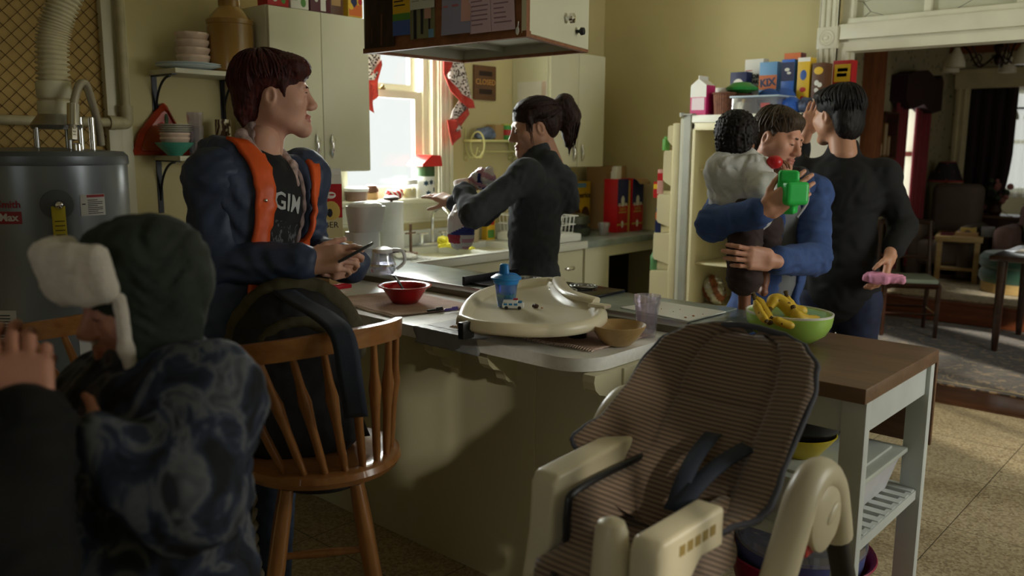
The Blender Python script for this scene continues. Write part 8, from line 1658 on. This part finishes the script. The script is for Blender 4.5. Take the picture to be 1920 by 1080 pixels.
m = MB(); q0 = MH @ V((-.072*.88, .045*.88, -.21*.88)); m.tube(smooth_path([q0, q0+V((.0, 0, -.05)), q0+V((.012, .01, -.10))], 6), .004, 6); m.build('tie_cord', BLACKP, p6)

# ---- 7. person at the left edge, only a dark sleeve and hand in view
J = dict(neck=(-1.439, 0.216, 1.235), sr=(-1.567, 0.277, 1.105), sl=(-1.218, 0.176, 1.202), pel=(-1.437, 0.171, 0.713), el=(-1.078, 0.309, 0.990), wl=(-1.171, 0.369, 1.147), er=(-1.492, 0.321, 0.880), wr=(-1.361, 0.382, 1.117))
bx, by, bz = torso_axes(J); byh = V((by.x, by.y, 0)).normalized(); stand(J, byh, .3, .08)
MH = hframe((-1.455, 0.222, 1.328), CR_+V((0, 0, -.1)))
HB = [((J['wl'], V((-1.205, 0.380, 1.210))-V(J['wl']), -CF_*.8+CR_*.4, -1, ((.5, .8, .6),)*4), dict(s=.92, thumb=(.4, .8, -.5))), ((J['wr'], V((-1.361, 0.398, 1.186))-V(J['wr']), -CF_*.8+CR_*.3, 1, ((.6, .9, .6),)*4), dict(s=.92))]
p7 = human('person', 'person cropped at the left edge with raised hands in black sleeves', J, SK6, ((MH,), dict(s=.97)), HB, s=.8)
tp = torso_prims(J, .85, .03)[:4]+[ell(J['pel'], (.16, .13, .15), np.array([bx, by, bz]).T, .05)]
tp += arm_prims(J, 'l', .95, .03, .97)+arm_prims(J, 'r', .9, .025, .93)
part(p7, 'black_coat', tp, .011, BLKC, folds(.007, 30, [(0, 0, 1)], 12))
part(p7, 'trousers', [q for sd in 'lr' for q in leg_prims(J, sd, .8, .014)], .014, BLKC)
for sd in 'lr': part(p7, 'shoe', foot_prims(J, sd, byh, .85, .008), .011, SHOE)
part(p7, 'hair', xform([ell((0, -.02, .05), (.088, .106, .082), k=.03), ell((0, -.07, -.04), (.08, .05, .12), k=.03), ell((0, .125, -.02), (.12, .05, .075), k=.015, sub=True)], MH, .98), .006, HR2, strands(.004, 140, 3))

# ------------------------------------------------------------------ camera, daylight, added fill
cam = bpy.data.cameras.new('camera'); co_ = bpy.data.objects.new('camera', cam); COL.objects.link(co_)
_f, _y, _p, _r = 1600, math.radians(41.9), math.radians(9.34), math.radians(-.435)
fw = V((-math.sin(_y), math.cos(_y), 0)); rt = V((math.cos(_y), math.sin(_y), 0)); up = V((0, 0, 1))
f2 = math.cos(_p)*fw-math.sin(_p)*up; u2 = math.sin(_p)*fw+math.cos(_p)*up
r3 = math.cos(_r)*rt-math.sin(_r)*u2; u3 = math.cos(_r)*u2+math.sin(_r)*rt
co_.matrix_world = frame((0, 0, 1.5), r3, u3, -f2)
cam.sensor_width = 36; cam.lens = _f/1920*36; cam.clip_start = .05
cam.dof.use_dof = True; cam.dof.focus_distance = 2.8; cam.dof.aperture_fstop = 2.8
SC.camera = co_
def area(name, loc, direction, sx, sy, power, col=(1, 1, 1)):
    l = bpy.data.lights.new(name, 'AREA'); l.shape = 'RECTANGLE'; l.size = sx; l.size_y = sy; l.energy = power; l.color = col
    o = bpy.data.objects.new(name, l); COL.objects.link(o); o.location = loc
    o.rotation_euler = V(direction).to_track_quat('-Z', 'Y').to_euler(); return o
area('daylight_kitchen_window', (-4.35, 3.45, 1.95), (1, 0, -.0), 1.9, 1.7, 330, (.97, 1, .96))
area('added_front_fill', (.35, -2.85, 1.7), (0, 1, 0), 1.9, 1.6, 2.5, (.95, .98, 1))  # added fill without a known source, brightens faces turned to the camera
area('daylight_right_window', (RX+.12, 3.9, 1.72), (-1, -.1, -.3), 1.9, 1.45, 62, (1, .985, .92))
area('daylight_dining_windows', (RD+.12, 8.15, 1.6), (-1, 0, -.1), 1.1, 1.7, 2.5, (1, .95, .85))
area('daylight_red_window', (XL-.25, 9.35, 1.45), (1, 0, 0), .7, 1.3, 8, (1, .98, .95))
area('daylight_hall_window', (-2.6, 13.35, 1.6), (0, -1, 0), .85, 1.3, 12, (.9, .95, 1))
sun = bpy.data.lights.new('sun', 'SUN'); sun.energy = 4.5; sun.angle = math.radians(2); sun.color = (1, .9, .72)
so = bpy.data.objects.new('sun', sun); COL.objects.link(so); so.rotation_euler = V((-.8, .45, -.40)).to_track_quat('-Z', 'Y').to_euler()
wd = bpy.data.worlds.new('world'); SC.world = wd; wd.use_nodes = True
wd.node_tree.nodes['Background'].inputs[0].default_value = (.97, 1, .96, 1); wd.node_tree.nodes['Background'].inputs[1].default_value = 1.15
SC.view_settings.view_transform = 'Standard'; SC.view_settings.look = 'None'; SC.view_settings.gamma = 1; SC.view_settings.exposure = -.22; SC.view_settings.use_curve_mapping = False
